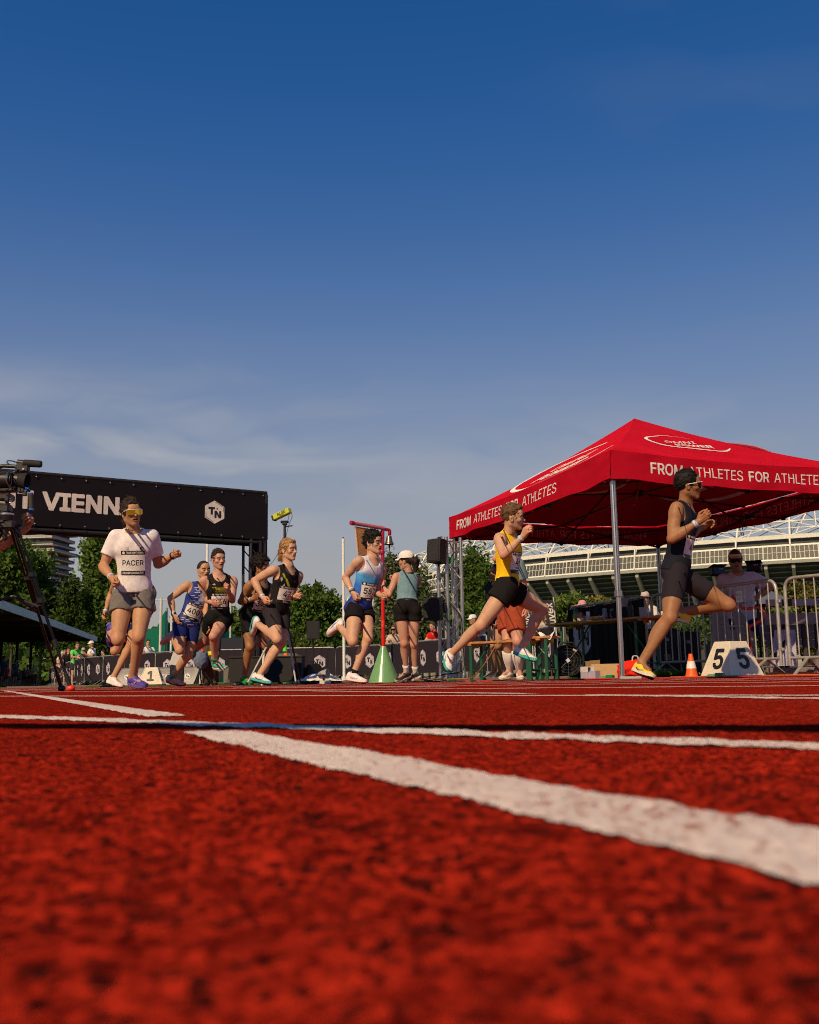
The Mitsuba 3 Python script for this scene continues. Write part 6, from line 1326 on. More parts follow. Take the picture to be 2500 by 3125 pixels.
def stander(x, y, th, h=1.75, lean=0.0, arms='rail', rail=1.12, head_t=None, ph=0.0, ground=.03):
    """Joints of someone standing (or leaning with the forearms on a rail) at x, y and facing th."""
    f = face_dir(th); l = np.cross(V(0, 0, 1), f); k = h / 1.8; b = V(x, y, ground); pel = b + V(0, 0, .93 * k); nb = pel + (V(0, 0, 1) * math.cos(lean) + f * math.sin(lean)) * .53 * k; up = nrm(nb - pel)
    fh = face_dir(th if head_t is None else head_t, ph); J = dict(pel=pel, nb=nb, sf=f, pf=f, hf=fh, head=nb + (up * .5 + V(0, 0, .5)) * .205 * k + f * .03)
    for q, s in (('l', 1), ('r', -1)):
        J['h' + q] = pel + l * s * .095 * k - V(0, 0, .03); J['k' + q] = pel + l * s * .10 * k + f * .03 - V(0, 0, .46 * k); J['a' + q] = b + l * s * .10 * k + V(0, 0, .09) - f * .02; J['t' + q] = b + l * s * .12 * k + f * .16 + V(0, 0, .03); J['s' + q] = nb + l * s * .185 * k - up * .045 * k
        if arms == 'rail': J['e' + q] = J['s' + q] + l * s * .06 + f * .14 - V(0, 0, .22 * k); J['e' + q][2] = max(J['e' + q][2], rail + .05); J['w' + q] = J['e' + q] + f * .12 - l * s * .19 + V(0, 0, -.01); J['m' + q] = J['w' + q] - l * s * .08 + f * .03
        elif arms == 'phone': J['e' + q] = J['s' + q] + l * s * .03 + f * .10 - V(0, 0, .25 * k); J['w' + q] = J['e' + q] + f * .20 - l * s * .10 + V(0, 0, .08); J['m' + q] = J['w' + q] + f * .06 - l * s * .05 + V(0, 0, .03)
        elif arms == 'chin' and q == 'l': J['e' + q] = V(*(J['s' + q][:2] + f[:2] * .22), rail + .05); J['w' + q] = J['head'] + f * .09 - V(0, 0, .17); J['m' + q] = J['w' + q] + V(0, 0, .07) - f * .02
        else: J['e' + q] = J['s' + q] + l * s * .05 - V(0, 0, .28 * k); J['w' + q] = J['e' + q] + f * .05 - V(0, 0, .25 * k); J['m' + q] = J['w' + q] - V(0, 0, .09)
    return J


def onlooker(label, px, D, th, hpx, shirt, hairc=(.05, .03, .02), hair='full', tone='fair', cap_c=None, bucket=False, brim=None, glasses=False, lean=.25, arms='rail', group=None, female=False, head_t=None, seed=1, sleeve=.6, ground=.03, legs=False, res=.0175, trousers=(.03, .032, .045), ph=0.0):
    """A spectator whose head top shows at photo row hpx."""
    top = at(px, hpx, D); f = face_dir(th); h0 = (top[2] - ground) / (1 - .30 * (1 - math.cos(lean))); x, y = top[0] - f[0] * math.sin(lean) * .6, D - f[1] * math.sin(lean) * .6
    P, B = person(label, stander(x, y, th, h0, lean, arms, head_t=head_t, ground=ground, ph=ph), h0, 1.0 if h0 > 1.5 else .92, tone, 'fem' if female else 'shut', hair, hairc, female, ('loose', 'loose'), res, True, group=group, seed=seed, eyes=not glasses and cap_c is None)
    sh = np.asarray(shirt, float); wear(P, 'shirt', tee(B, hem=-.05, loose=.022, seed=seed, sleeve=sleeve), sh); wear(P, 'shorts', shorts(B, .6, .012, .015, .05, .004), V(*trousers))
    if cap_c is not None: cap(P, B, np.asarray(cap_c, float), bucket, None if brim is None else np.asarray(brim, float))
    if glasses: shades(P, B, V(.012, .012, .014), BLK)
    return P, B


G_ = 'spectators leaning on the barriers'
P, B = onlooker('man in a bright red shirt leaning on the barrier left of the metal truss', 1322, 31.4, -40, 1898, (.55, .012, .012), (.07, .04, .025), 'short', 'pink', group=G_, seed=31, lean=.5)
P, B = onlooker('man in dark sunglasses and beige shirt leaning on the barrier by the bell cone', 1203, 34.3, -20, 1908, (.50, .40, .33), (.12, .07, .04), 'short', 'pink', glasses=True, group=G_, seed=32, lean=.35); 
P, B = onlooker('spectator in a light blue shirt and white cap behind the bench', 1447, 28.6, -60, 1874, (.22, .42, .74), (.2, .15, .1), None, 'tan', cap_c=(.72, .70, .68), group=G_, seed=33, lean=.6)
P, B = onlooker('spectator in a plain white shirt behind the knee of the yellow runner', 1612, 26.0, -30, 1846, (.70, .70, .68), (.05, .03, .02), 'short', 'fair', group=G_, seed=34, lean=.3)
P, B = onlooker('spectator in a grey shirt left of the dark feather flag', 1660, 24.6, -40, 1856, (.42, .40, .38), (.05, .03, .02), 'short', 'tan', group=G_, seed=35, lean=.45)
P, B = onlooker('person in a pink bucket hat behind the black covered barrier', 1777, 17.4, 10, 1832, (.03, .03, .035), (.06, .03, .02), 'full', 'fair', cap_c=(.62, .28, .30), bucket=True, seed=36, lean=.2, ground=.0)
P, B = onlooker('woman with pale hat and long dark hair at the end of the table', 1968, 17.6, -5, 1806, (.60, .55, .52), (.03, .017, .012), 'wavy', 'pink', cap_c=(.50, .42, .42), bucket=True, brim=(.10, .08, .085), female=True, seed=37, lean=.1, arms='phone', ground=.0)
P, B = onlooker('boy in a bright green bib leaning on the barrier', 236, 45.4, 35, 1961, (.14, .62, .12), (.10, .06, .03), 'short', 'fair', group=G_, seed=38, lean=.3)
P, B = onlooker('man in white cap and shirt with backpack strap looking at his phone', 281, 43.2, -50, 1956, (.68, .68, .70), (.1, .07, .05), None, 'tan', cap_c=(.74, .73, .72), group=G_, seed=39, lean=.15, arms='phone')
part(P, 'backpack_strap', tube([B.J['sl'] + B.f * -.08 + B.up * .06, B.J['sl'] - B.l * .06 + B.up * .085, B.J['sl'] - B.l * .06 + B.f * .12 - B.up * .05, B.J['sl'] - B.l * .04 + B.f * .11 - B.up * .25, B.J['sl'] - B.f * .02 - B.up * .33], .018, 6), 'm_cloth', V(.04, .04, .05), True)
P, B = onlooker('child in grey cap with black peak beside the boy in green', 255, 43.9, 20, 1977, (.32, .28, .30), (.05, .03, .02), None, 'fair', cap_c=(.40, .42, .40), brim=(.03, .03, .03), group=G_, seed=40, lean=.25)
P, B = onlooker('boy in a dark shirt with chin in hand beside the green boy', 209, 51.2, 30, 1977, (.02, .02, .022), (.08, .045, .025), 'short', 'pink', group=G_, seed=41, lean=.35, arms='chin')
P, B = onlooker('spectator in a red shirt behind the child with the green and white cap', 198, 54.5, 20, 1982, (.62, .06, .025), (.12, .07, .04), 'short', 'pink', group=G_, seed=42, lean=.35)
P, B = onlooker('child with green and white cap, third from the left end of the covered barrier', 191, 55.5, 25, 1986, (.50, .48, .48), (.05, .03, .02), None, 'fair', cap_c=(.10, .42, .16), brim=(.7, .7, .68), group=G_, seed=43, lean=.3)
P, B = onlooker('dark haired spectator standing alone right of the white capped man', 317, 44.0, -70, 1983, (.48, .40, .38), (.03, .018, .012), 'short', 'pink', group=G_, seed=44, lean=.05)
P, B = onlooker('young man in a white striped shirt in front of the green net', 452, 40.0, 25, 1952, (.66, .66, .68), (.03, .02, .014), 'short', 'fair', group=G_, seed=45, lean=.05)
P, B = onlooker('bald spectator resting on the barrier beneath the tripod leg', 176, 59.5, 30, 2024, (.05, .06, .08), (.2, .15, .1), 'crop', 'pink', group=G_, seed=46, lean=.4)
for i, (x, y_, c, cc) in enumerate(((74, 2037, (.5, .02, .05), None), (84, 2033, (.55, .45, .5), None), (95, 2036, (.58, .5, .5), None), (104, 2026, (.3, .5, .15), (.7, .7, .66)))):
    onlooker(('child in a dark red top at the pink and white barrier', 'child in a pale pink top at the pink and white barrier', 'child in a cream top at the pink and white barrier', 'tall child in white cap and green top at the pink and white barrier')[i], x, 98.5, 30, y_, c, (.1, .06, .04), None if cc else 'full', 'pink', cap_c=cc, seed=50 + i, lean=.2, res=.024)
rc = np.random.default_rng(4)
for i, (x, y_, c) in enumerate(((22, 2030, (.30, .03, .05)), (48, 2012, (.03, .05, .16)), (12, 2002, (.025, .04, .13)), (60, 2042, (.05, .07, .10)))):
    onlooker(('spectator in a dark red top under the grandstand', 'spectator in a blue top high under the grandstand', 'leftmost spectator in navy under the grandstand', 'spectator in grey blue near the grandstand posts')[i], x, 84 + 2 * i, 60, y_, c, (.03, .02, .015), 'full', 'shade', seed=60 + i, lean=.1, arms='down', res=.024)

# camera operator, mostly outside the frame
top = at(-150, 1480, 7.2); J = stander(top[0], 7.25, 60, 1.82, .05, 'down', ground=0.0)
g_ = at(100, 1583, 7.15); J['wl'] = at(78, 1612, 7.42); J['ml'] = at(97, 1583, 7.38); J['el'] = at(-10, 1668, 7.36); J['sl'] = at(-110, 1610, 7.35); J['er'] = at(-130, 1700, 7.2); J['wr'] = at(-70, 1720, 7.1); J['mr'] = at(-45, 1715, 7.1)
P, B = person('camera operator at the left edge, hand on the blue capped grip', J, 1.82, 1.0, 'tan', 'shut', 'short', hands=('grip', 'loose'), thumb=((0, 0, 1), (0, 0, 1)), seed=70)
wear(P, 'shirt', tee(B, hem=-.05, loose=.02, seed=70), V(.03, .03, .035)); wear(P, 'shorts', shorts(B, .6, .012, .015, .05), V(.03, .03, .035)); band(P, 'bracelet', B, 'l', .70, .010, BLK, .034, 'm_matte')
for q in 'lr': add_shoe(P, B, q, V(.05, .05, .05), V(.5, .5, .5))
# ---------------------------------------------------------------- equipment on and beside the track
def ground_at(px, D, z=0.0): return gz(px, D, z)


CREAM, KG = V(.66, .60, .47), V(.02, .10, .055)


def lane_box(label, px, D, w, h, num, yaw, z=0.0, two_=False, top=.50):
    """A four sided lane marker with sloping faces and black numerals."""
    o = ground_at(px, D, z); R = rz(yaw); K = thing('lane_marker_box', label, 'lane marker'); a, b = w / 2, w * top / 2
    v = np.array([[x * s, y * s, zz] for s, zz in ((a, 0), (b, h)) for x, y in ((-1, -1), (1, -1), (1, 1), (-1, 1))]); hull = trimesh.convex.convex_hull(v)
    hull = trimesh.convex.convex_hull(np.vstack([v * V(.985, .985, 1) + V(0, 0, 0), v * V(1, 1, .97) + V(0, 0, .006)])); part(K, 'shell', moved(hull, R, o), 'm_gloss', CREAM, 25)
    part(K, 'base', moved(bx((w * 1.01, w * 1.01, .012), (0, 0, .003)), R, o), 'm_matte', V(.10, .10, .08), False)
    sl = math.atan2(a - b, h); f = lambda k: rz(k * math.pi / 2)
    for k in range(4):
        Rk = R @ f(k); x = Rk @ V(1, 0, 0); n = Rk @ V(0, -math.cos(sl), math.sin(sl)); y = np.cross(n, x); c = o + Rk @ V(0, -(a + b) / 2, h * .5) + n * .004
        part(K, 'numeral', moved(textm(num, h * .56, .0016, True, weight=.012), np.stack([x, y, n], 1), c), 'm_satin', BLK, False)
    for s in ((-1, -1), (1, -1)): part(K, 'edge_bead', moved(cyl(V(s[0] * a * .99, s[1] * a * .99, .01), V(s[0] * b * .99, s[1] * b * .99, h * .985), .006, 6), R, o), 'm_gloss', CREAM * 1.08)
    return K


lane_box('cream lane marker box with black fives on both faces, by the steel barrier', 2236, 10.9, .44, .355, '5', math.radians(-64), .012)
lane_box('cream lane marker box with a black number one behind the pink shoes', 464, 16.6, .37, .27, '1', math.radians(4), .03)
single('plank', bx((1.5, .16, .018), ground_at(2270, 10.95, .010), .002, rz(-.55)), 'm_wood', 'flat brown board lying under the box with the fives', 'board', smooth=False)

# A-board behind the number one
o = ground_at(483, 17.6, .03); K = thing('advertising_board', 'low slanted grey board with white lettering TRACK NIGHT VIENNA', 'banner'); Wd = 1.34
P_ = np.array([[o + V((u - .5) * (Wd + .12 * (1 - v)), -.14 * (1 - v), .285 * v) for v in np.linspace(0, 1, 6)] for u in np.linspace(0, 1, 14)])
m = slab(P_, P_ + V(0, .02, .0)); g_ = np.clip((m.vertices[:, 2] - .03) / .285, 0, 1)[:, None]; part(K, 'panel', m, 'm_satin', V(.42, .41, .40) * (1 - g_) + V(.05, .048, .055) * g_, True)
bn = nrm(np.cross(V(1, 0, 0), V(0, .14, .285))); by = nrm(V(0, .14, .285))
part(K, 'lettering', onplane(textm('TRACK NIGHT VIENNA', .070, .0015, True, slant=.2, width=.86, weight=.02), o + V(0, -.077, .128) + bn * .004, V(1, 0, 0), by), 'm_matte', WHT, False)
for s in (-1, 1): hx, tn = tn_logo(.05, .001); part(K, 'logo', onplane(hx, o + V(s * .50, -.077, .128) + bn * .004, V(1, 0, 0), by), 'm_matte', WHT, False); part(K, 'logo_lettering', onplane(tn, o + V(s * .50, -.077, .128) + bn * .0065, V(1, 0, 0), by), 'm_matte', V(.05, .05, .06), False)
for s in (-1, 1): part(K, 'side_panel', prism([(-.19, 0), (.18, 0), (0, .285)], .012, np.stack([V(0, 1, 0), V(0, 0, 1), V(1, 0, 0)], 1), o + V(s * (Wd / 2 + .01) - .006, 0, 0)), 'm_matte', DK, False)


def speaker_box(label, o, size, yaw, pitch=0.0, on=None, name='loudspeaker', bracket=True):
    K = thing(name, label, 'loudspeaker'); w, d, h = size; Rp = rz(yaw) @ np.array([[1, 0, 0], [0, math.cos(pitch), -math.sin(pitch)], [0, math.sin(pitch), math.cos(pitch)]]); M = lambda m: moved(m, Rp, o)
    prof = Polygon([(-w / 2, -d / 2), (w / 2, -d / 2), (w * .46, d * .1), (w * .28, d / 2), (-w * .28, d / 2), (-w * .46, d * .1)]).buffer(.008).buffer(-.002); part(K, 'cabinet', M(prism(prof, h, t=(0, 0, -h / 2))), 'm_satin', V(.016, .016, .018), 20)
    part(K, 'grille', M(bx((w * .90, .012, h * .92), (0, -d / 2 - .008, 0), .004)), 'm_matte', V(.022, .022, .024), 20); part(K, 'grille_ribs', M(cat([bx((w * .86, .004, h * .008), (0, -d / 2 - .015, -h * .43 + h * .86 * i / 21)) for i in range(22)])), 'm_matte', V(.05, .05, .052), False, kind='stuff')
    for s in (-1, 1): part(K, 'handle', M(tube([V(s * w * .40, d * .15, h * .10), V(s * w * .47, d * .22, h * .10), V(s * w * .47, d * .22, -h * .10), V(s * w * .40, d * .15, -h * .10)], .008, 6)), 'm_matte', DK, True)
    part(K, 'panel', M(bx((w * .36, .006, h * .5), (0, d / 2 + .012, 0))), 'm_metal', V(.10, .10, .105), False)
    if bracket: part(K, 'bracket', M(cat([bx((w * .22, d * .3, .012), (0, .02, h / 2 + .006)), cyl(V(0, .02, h / 2), V(0, .02, h / 2 + .05), .012, 8), cyl(V(-.04, .02, h / 2 + .045), V(.04, .02, h / 2 + .045), .009, 8), bx((w * .22, d * .3, .012), (0, .02, -h / 2 - .006)), cyl(V(0, .02, -h / 2 - .04), V(0, .02, -h / 2), .012, 8)])), 'm_matte', V(.03, .03, .032), kind='stuff')
    return K


# metal truss tower with two monitors
o = ground_at(1381, 14.4, .03); K = thing('truss_tower', 'silver square metal truss tower standing left of the yellow runner', 'truss'); AL = V(.56, .56, .56); Rt_ = rz(.5); c4 = [Rt_ @ V(x * .115, y * .115, 0) for x, y in ((-1, -1), (1, -1), (1, 1), (-1, 1))]; H_ = 1.93
part(K, 'base_plate', bx((.62, .55, .012), o + V(-.02, -.02, .006), .003, Rt_), 'm_metal', AL * .6, False)
for i, c in enumerate(c4):
    part(K, 'chord', cyl(o + c + V(0, 0, .03), o + c + V(0, 0, H_), .025, 14), 'm_metal', AL); part(K, 'coupler', lathe([(.030, .012), (.036, .02), (.036, .06), (.028, .075)], 14, o + c), 'm_metal', AL * .8)
    n_ = c4[(i + 1) % 4]; zz = np.linspace(.10, H_ - .10, 8)
    for j in range(7): p, q = (c, n_) if (j + i) % 2 == 0 else (n_, c); part(K, 'lacing_bar', cyl(o + p + V(0, 0, zz[j]), o + q + V(0, 0, zz[j + 1]), .0085, 8), 'm_metal', AL * .95)
    for z in (.08, H_ - .06): part(K, 'end_bar', cyl(o + c + V(0, 0, z), o + n_ + V(0, 0, z), .010, 8), 'm_metal', AL)
part(K, 'clamp_arm', cyl(o + c4[0] + V(0, 0, H_ - .10), o + c4[0] + V(-.13, -.02, H_ - .10), .018, 8), 'm_satin', DK); part(K, 'clamp_arm', cyl(o + c4[0] + V(0, 0, 1.02), o + c4[0] + V(-.17, -.02, 1.02), .018, 8), 'm_satin', DK)
part(K, 'cable', tube(rounded([o + V(.0, -.1, 1.86), o + V(.06, -.16, 1.72), o + V(-.06, -.12, 1.5), o + V(-.1, -.14, 1.1), o + V(.14, -.15, .85), o + V(.16, -.17, .1), o + V(-.5, -.4, .02)], .1), .007, 6), 'm_matte', BLK, True); part(K, 'tape', bx((.03, .02, .13), o + V(.03, -.14, 1.62), .004), 'm_satin', V(.01, .22, .10), False)
s1 = at(1338, 1683, 14.2); speaker_box('upper black loudspeaker clamped to the top of the metal truss', s1, (.225, .20, .315), -.75, -.10); s2 = at(1327, 1859, 14.15); speaker_box('lower black loudspeaker clamped halfway up the metal truss', s2, (.235, .21, .30), -.45, .02)
single('control_box', cat([bx((.09, .07, .12), at(1352, 1858, 14.2), .01), bx((.022, .01, .026), at(1351, 1876, 14.15), .002), tube(rounded([at(1352, 1840, 14.2), at(1362, 1850, 14.1), at(1358, 1880, 14.1), at(1376, 1905, 14.2)], .05), .006, 6)]), 'm_satin', 'small black box with cables on the truss beside the lower loudspeaker', 'control box', V(.02, .022, .03))

# loudspeaker on a stand, cable drum, cloth, floodlight, stage boxes
b = ground_at(956, 21, .03); t = at(951, 1952, 21); K = thing('speaker_stand', 'thin black stand carrying the square loudspeaker left of the white pole', 'stand'); part(K, 'pole', cyl(V(b[0], b[1], .03), V(b[0], b[1], t[2]), .018, 10), 'm_satin', BLK)
for k in range(3): part(K, 'leg', cyl(V(b[0], b[1], .45), V(b[0], b[1], .03) + rz(k * 2.09 + .4) @ V(.42, 0, 0), .012, 8), 'm_satin', BLK)
speaker_box('square black loudspeaker on a stand between the blond runner and the white pole', V(b[0], b[1], t[2] + .185), (.25, .22, .36), .12, bracket=False)
o = ground_at(815, 15.2, .03); K = thing('stage_box', 'long low black sloping stage box behind the blond runner', 'box'); pr_ = Polygon([(-.30, 0), (.30, 0), (.26, .355), (-.14, .355)]); part(K, 'shell', prism(pr_, 1.03, np.stack([V(0, 1, 0), V(0, 0, 1), V(1, 0, 0)], 1), o + V(-.515, 0, 0)), 'm_matte', V(.010, .010, .011), False)
part(K, 'lid', bx((1.05, .44, .02), o + V(0, .06, .366), .004), 'm_matte', V(.03, .03, .03), False)
for s in (-1, 1): part(K, 'corner', bx((.05, .05, .05), o + V(s * .505, -.27, .03), .006), 'm_metal', V(.3, .3, .3), 20)
for i, (px, D, w, h, z) in enumerate(((728, 16.2, .40, .22, .03), (880, 16.4, .33, .42, .03))):
    o = ground_at(px, D, z); K = thing('concrete_block', ('grey green concrete block left of the long black stage box', 'grey concrete block with orange strap behind the black stage box')[i], 'block'); part(K, 'body', bx((w, .35, h), o + V(0, 0, h / 2), .012), 'm_matte', V(.16, .16, .13), 20)
    part(K, 'chamfer', bx((w * .8, .30, .02), o + V(0, 0, h + .008), .006), 'm_matte', V(.14, .14, .12), 20)
    if i: part(K, 'strap', bx((.055, .364, h + .03), o + V(-.02, 0, h / 2 + .012), .003), 'm_satin', V(.75, .20, .02), False)
o = ground_at(958, 15.5, .03) + V(0, 0, .135); K = thing('cable_drum', 'black cable drum with red cable on the grass by the white cloth', 'cable reel'); Rx = frame(V(.55, -.8, .1)); part(K, 'flange', moved(lathe([(0, -.06), (.125, -.06), (.13, -.055), (.13, -.05), (0, -.05)], 24), Rx, o), 'm_satin', BLK); part(K, 'flange', moved(lathe([(0, .05), (.13, .05), (.13, .055), (.125, .06), (0, .06)], 24), Rx, o), 'm_satin', BLK)
hel = np.array([V(.10 * math.cos(a), .10 * math.sin(a), -.045 + .09 * a / 60) for a in np.arange(0, 60, .35)]); part(K, 'cable', moved(tube(hel, .0075, 6), Rx, o), 'm_satin', V(.62, .03, .02), True); part(K, 'frame', moved(tube(rounded([V(-.14, -.13, -.08), V(.17, .02, -.08), V(.17, .02, .08), V(-.14, -.13, .08)], .04), .008, 6), Rx, o), 'm_satin', BLK, True)
part(K, 'red_band', moved(lathe([(.131, -.058), (.134, -.056), (.134, -.052), (.131, -.05)], 24), Rx, o), 'm_satin', V(.6, .03, .02))
U, W = np.meshgrid(np.linspace(-.36, .36, 40), np.linspace(-.22, .22, 26), indexing='ij'); hh = .10 * np.exp(-((U + .03) / .16) ** 2 - (W / .13) ** 2) + .07 * np.exp(-((U - .17) / .10) ** 2 - (W / .12) ** 2) + .02 * np.abs(wob(U * 24, W * 24, 2)) * np.exp(-(U / .3) ** 2); o = ground_at(968, 14.7, .035)
P_ = o + np.stack([U + .02 * wob(W * 20, U * 9), W, hh + .004], -1); single('cloth', slab(P_, P_ - V(0, 0, .003)), 'm_cloth', 'crumpled white cloth lying on the grass beside the cable drum', 'cloth', V(.66, .64, .62), True)
o = ground_at(993, 13.9, .0); single('block', bx((.14, .10, .055), o + V(0, 0, .028), .004), 'm_matte', 'small white block on the track edge under the floodlight', 'block', V(.62, .60, .55), 20)
K = thing('floodlight', 'small grey floodlight lamp standing on the white block', 'lamp'); c = o + V(-.02, .0, .125); Rl = frame(nrm(V(.9, -.35, .15))); part(K, 'housing', moved(lathe([(0, -.07), (.04, -.065), (.052, -.03), (.062, .05), (.066, .06), (.060, .062), (.0, .05)], 20), Rl, c), 'm_satin', V(.32, .34, .34)); part(K, 'glass', moved(lathe([(0, .055), (.056, .056), (.056, .060), (0, .060)], 20), Rl, c), 'm_gloss', V(.12, .13, .14)); part(K, 'yoke', tube(rounded([c + V(0, -.07, .0), c + V(0, -.07, -.07), c + V(0, .07, -.07), c + V(0, .07, .0)], .02), .006, 6), 'm_matte', DK, True)
o = ground_at(870, 24, .03); single('plastic_horn', lathe([(.0, 0), (.055, .0), (.045, .06), (.022, .25), (.014, .40), (0, .40)], 14, V(o[0], o[1], at(870, 1985, 24)[2] - .02)), 'm_gloss', 'bright green plastic horn standing on the barrier behind the blond runner', 'horn', V(.10, .62, .03))
for i, (px, D) in enumerate(((538, 16.3),)):
    o = ground_at(px, D, .03); K = speaker_box('black monitor loudspeaker on the ground left of the photographer', o + V(0, 0, .145), (.20, .20, .29), .3, bracket=False); single('paper_sheet', bx((.22, .012, .19), o + V(.02, .02, .37), .002, rz(.3) @ frame(V(.3, 0, 1))), 'm_matte', 'white folded sheet standing on the black monitor loudspeaker', 'paper', V(.66, .66, .64), False)
o = ground_at(613, 15.9, .03); K = thing('covered_camera', 'camera wrapped in blue grey cloth on a small black tripod', 'camera'); mm = trimesh.creation.icosphere(3, 1); mm.vertices = mm.vertices * V(.11, .11, .15) * (1 + .10 * wob(mm.vertices[:, :1] * 5, mm.vertices[:, 2:] * 5)); part(K, 'cover', moved(mm, t=o + V(0, 0, .36)), 'm_cloth', V(.12, .16, .25), True)
for k in range(3): part(K, 'tripod_leg', cyl(o + V(0, 0, .26), o + rz(k * 2.09 + .3) @ V(.17, 0, 0), .012, 8), 'm_satin', BLK)
part(K, 'tripod_head', cyl(o + V(0, 0, .22), o + V(0, 0, .30), .03, 10), 'm_satin', BLK)
o = ground_at(708, 39, .03); K = thing('black_canopy', 'low dark canopy roof seen over the barriers between the runners numbered 236 and 348', 'canopy'); part(K, 'roof', moved(trimesh.convex.convex_hull(np.vstack([np.array([[x * 1.35, y * 1.2, 1.15] for x in (-1, 1) for y in (-1, 1)]), np.array([[x * .8, y * .7, 1.62] for x in (-1, 1) for y in (-1, 1)])])), t=o), 'm_satin', V(.02, .02, .022), 20)
for x in (-1.3, 1.3):
    for y in (-1.1, 1.1): part(K, 'post', cyl(o + V(x, y, 0), o + V(x, y, 1.16), .03, 6), 'm_satin', DK)

# lap bell: red pole on a green cone, wooden board, bell with its rope
bo = ground_at(1172, 13.55, .004); RED = V(.62, .012, .010); DR = V(.33, .012, .045); K = thing('bell_post', 'red pole on a green cone foot carrying a wooden board and the lap bell arm', 'post'); zt_ = at(1166, 1611, 13.55)[2]; tp = V(bo[0] + .012, bo[1], zt_)
part(K, 'cone_foot', lathe([(.0, .0), (.196, .0), (.198, .012), (.034, .462), (.0, .468)], 40, bo), 'm_gloss', V(.15, .34, .15), 40); part(K, 'foot_plate', bx((.17, .12, .016), bo + V(.07, -.10, .010), .004), 'm_satin', V(.05, .24, .09), 20)
part(K, 'pole', cyl(bo + V(0, 0, .40), bo + V(.004, 0, 1.42), .0245, 14), 'm_gloss', RED); part(K, 'upper_pole', cyl(bo + V(.004, 0, 1.42), tp, .0235, 14), 'm_gloss', DR)
part(K, 'collar', lathe([(.030, -.03), (.034, -.02), (.034, .02), (.030, .03)], 14, bo + V(.004, 0, 1.40)), 'm_metal', V(.6, .58, .56)); part(K, 'collar', lathe([(.030, -.025), (.036, -.015), (.036, .015), (.030, .025)], 14, at(1166, 1686, 13.55)), 'm_gloss', DR); part(K, 'tape', lathe([(.0252, -.04), (.026, -.03), (.026, .03), (.0252, .04)], 14, bo + V(0, 0, .75)), 'm_satin', V(.75, .04, .03))
pA, pB_ = at(1080, 1597, 13.25), at(1171, 1612, 13.55); part(K, 'top_rail', cyl(pA, pB_, .026, 12), 'm_gloss', V(.50, .16, .20)); part(K, 'rail_end', cyl(pA - nrm(pB_ - pA) * .05, pA, .030, 12), 'm_gloss', DR)
q1, q2 = at(1086, 1600, 13.27), at(1156, 1612, 13.52); w_ = V(0, 0, -1); hb_ = at(1092, 1687, 13.27)[2] - q1[2]; d_ = nrm(q2 - q1); n_ = nrm(np.cross(d_, V(0, 0, 1)))
Pw = np.array([[q1 + (q2 - q1) * u * (1 if v == 0 else 1) + V(.03 * v * (1 - u), 0, 0) + V(0, 0, hb_ * v - .028) for v in (0, 1)] for u in np.linspace(0, 1, 6)]); part(K, 'board', slab(Pw, Pw - n_ * .018), 'm_wood', smooth=False)
part(K, 'board_edge', tube([Pw[0, 0] - d_ * .006, Pw[0, 1] - d_ * .006], .010, 4), 'm_matte', V(.62, .38, .20), False); part(K, 'board_batten', tube([Pw[0, 0] * .22 + Pw[0, 1] * .78 - n_ * .022, Pw[5, 0] * .22 + Pw[5, 1] * .78 - n_ * .022], .006, 4), 'm_matte', V(.60, .34, .18), False); part(K, 'board_stay', cyl(Pw[5, 1] * .85 + Pw[5, 0] * .15, at(1167, 1689, 13.55), .012, 8), 'm_gloss', DR)
a1, a2, a3 = at(1167, 1613, 13.55), at(1190, 1618, 13.6), at(1189, 1633, 13.6); part(K, 'bell_arm', tube(rounded([a1, a2, a3], .02), .0215, 12), 'm_gloss', DR, True)
bc = at(1188, 1657, 13.6); BR = V(.30, .24, .15); Bk = thing('lap_bell', 'brass lap bell hanging from the red arm with a dark rope', 'bell'); part(Bk, 'body', lathe([(.0, .108), (.022, .106), (.034, .098), (.040, .06), (.046, .03), (.056, .008), (.063, -.004), (.061, -.010), (.052, .0), (.038, .04), (.0, .09)], 30, bc - V(0, 0, .012)), 'm_metal', BR, 50); part(Bk, 'clapper', cyl(bc + V(0, 0, .05), bc + V(0, 0, -.03), .010, 8), 'm_metal', DK)
part(Bk, 'rope', tube(rounded([bc + V(0, 0, -.02), bc + V(.002, 0, -.09), bc + V(.018, .02, -.20), at(1196, 1728, 13.62), at(1198, 1766, 13.64)], .1), np.r_[.010, .012, np.full(len(rounded([0 * bc, bc, bc, bc, bc], .1)) - 2, .0055)][:len(rounded([bc + V(0, 0, -.02), bc + V(.002, 0, -.09), bc + V(.018, .02, -.20), at(1196, 1728, 13.62), at(1198, 1766, 13.64)], .1))], 8), 'm_matte', V(.02, .018, .018), True)

# photo finish camera on a tripod mast
o = ground_at(868, 12.9, .0); K = thing('timing_camera', 'lime green photo finish camera box on a tall black tripod mast', 'timing camera'); top = at(869, 1598, 12.9); part(K, 'mast', cyl(V(top[0], top[1], .75), V(top[0], top[1], top[2] - .02), .016, 12), 'm_satin', V(.015, .016, .02)); part(K, 'mast_sleeve', cyl(V(top[0], top[1], .75), V(top[0], top[1], 1.62), .022, 12), 'm_satin', V(.015, .016, .02))
for (px, py, D), c in (((753, 2068, 12.5), V(.42, .42, .40)), ((904, 2086, 12.4), V(.42, .42, .40)), ((918, 2010, 14.2), V(.02, .02, .022))): f = ground_at(px, D, .012); part(K, 'leg', cyl(V(top[0], top[1], .88), f, .014, 10, .010), 'm_satin', c); part(K, 'rubber_foot', cyl(f + V(0, 0, -.012), f + V(0, 0, .03), .018, 8), 'm_matte', BLK)
part(K, 'white_pole', cyl(ground_at(800, 13.2, .0), at(806, 1985, 13.2), .016, 10), 'm_satin', V(.7, .69, .66))
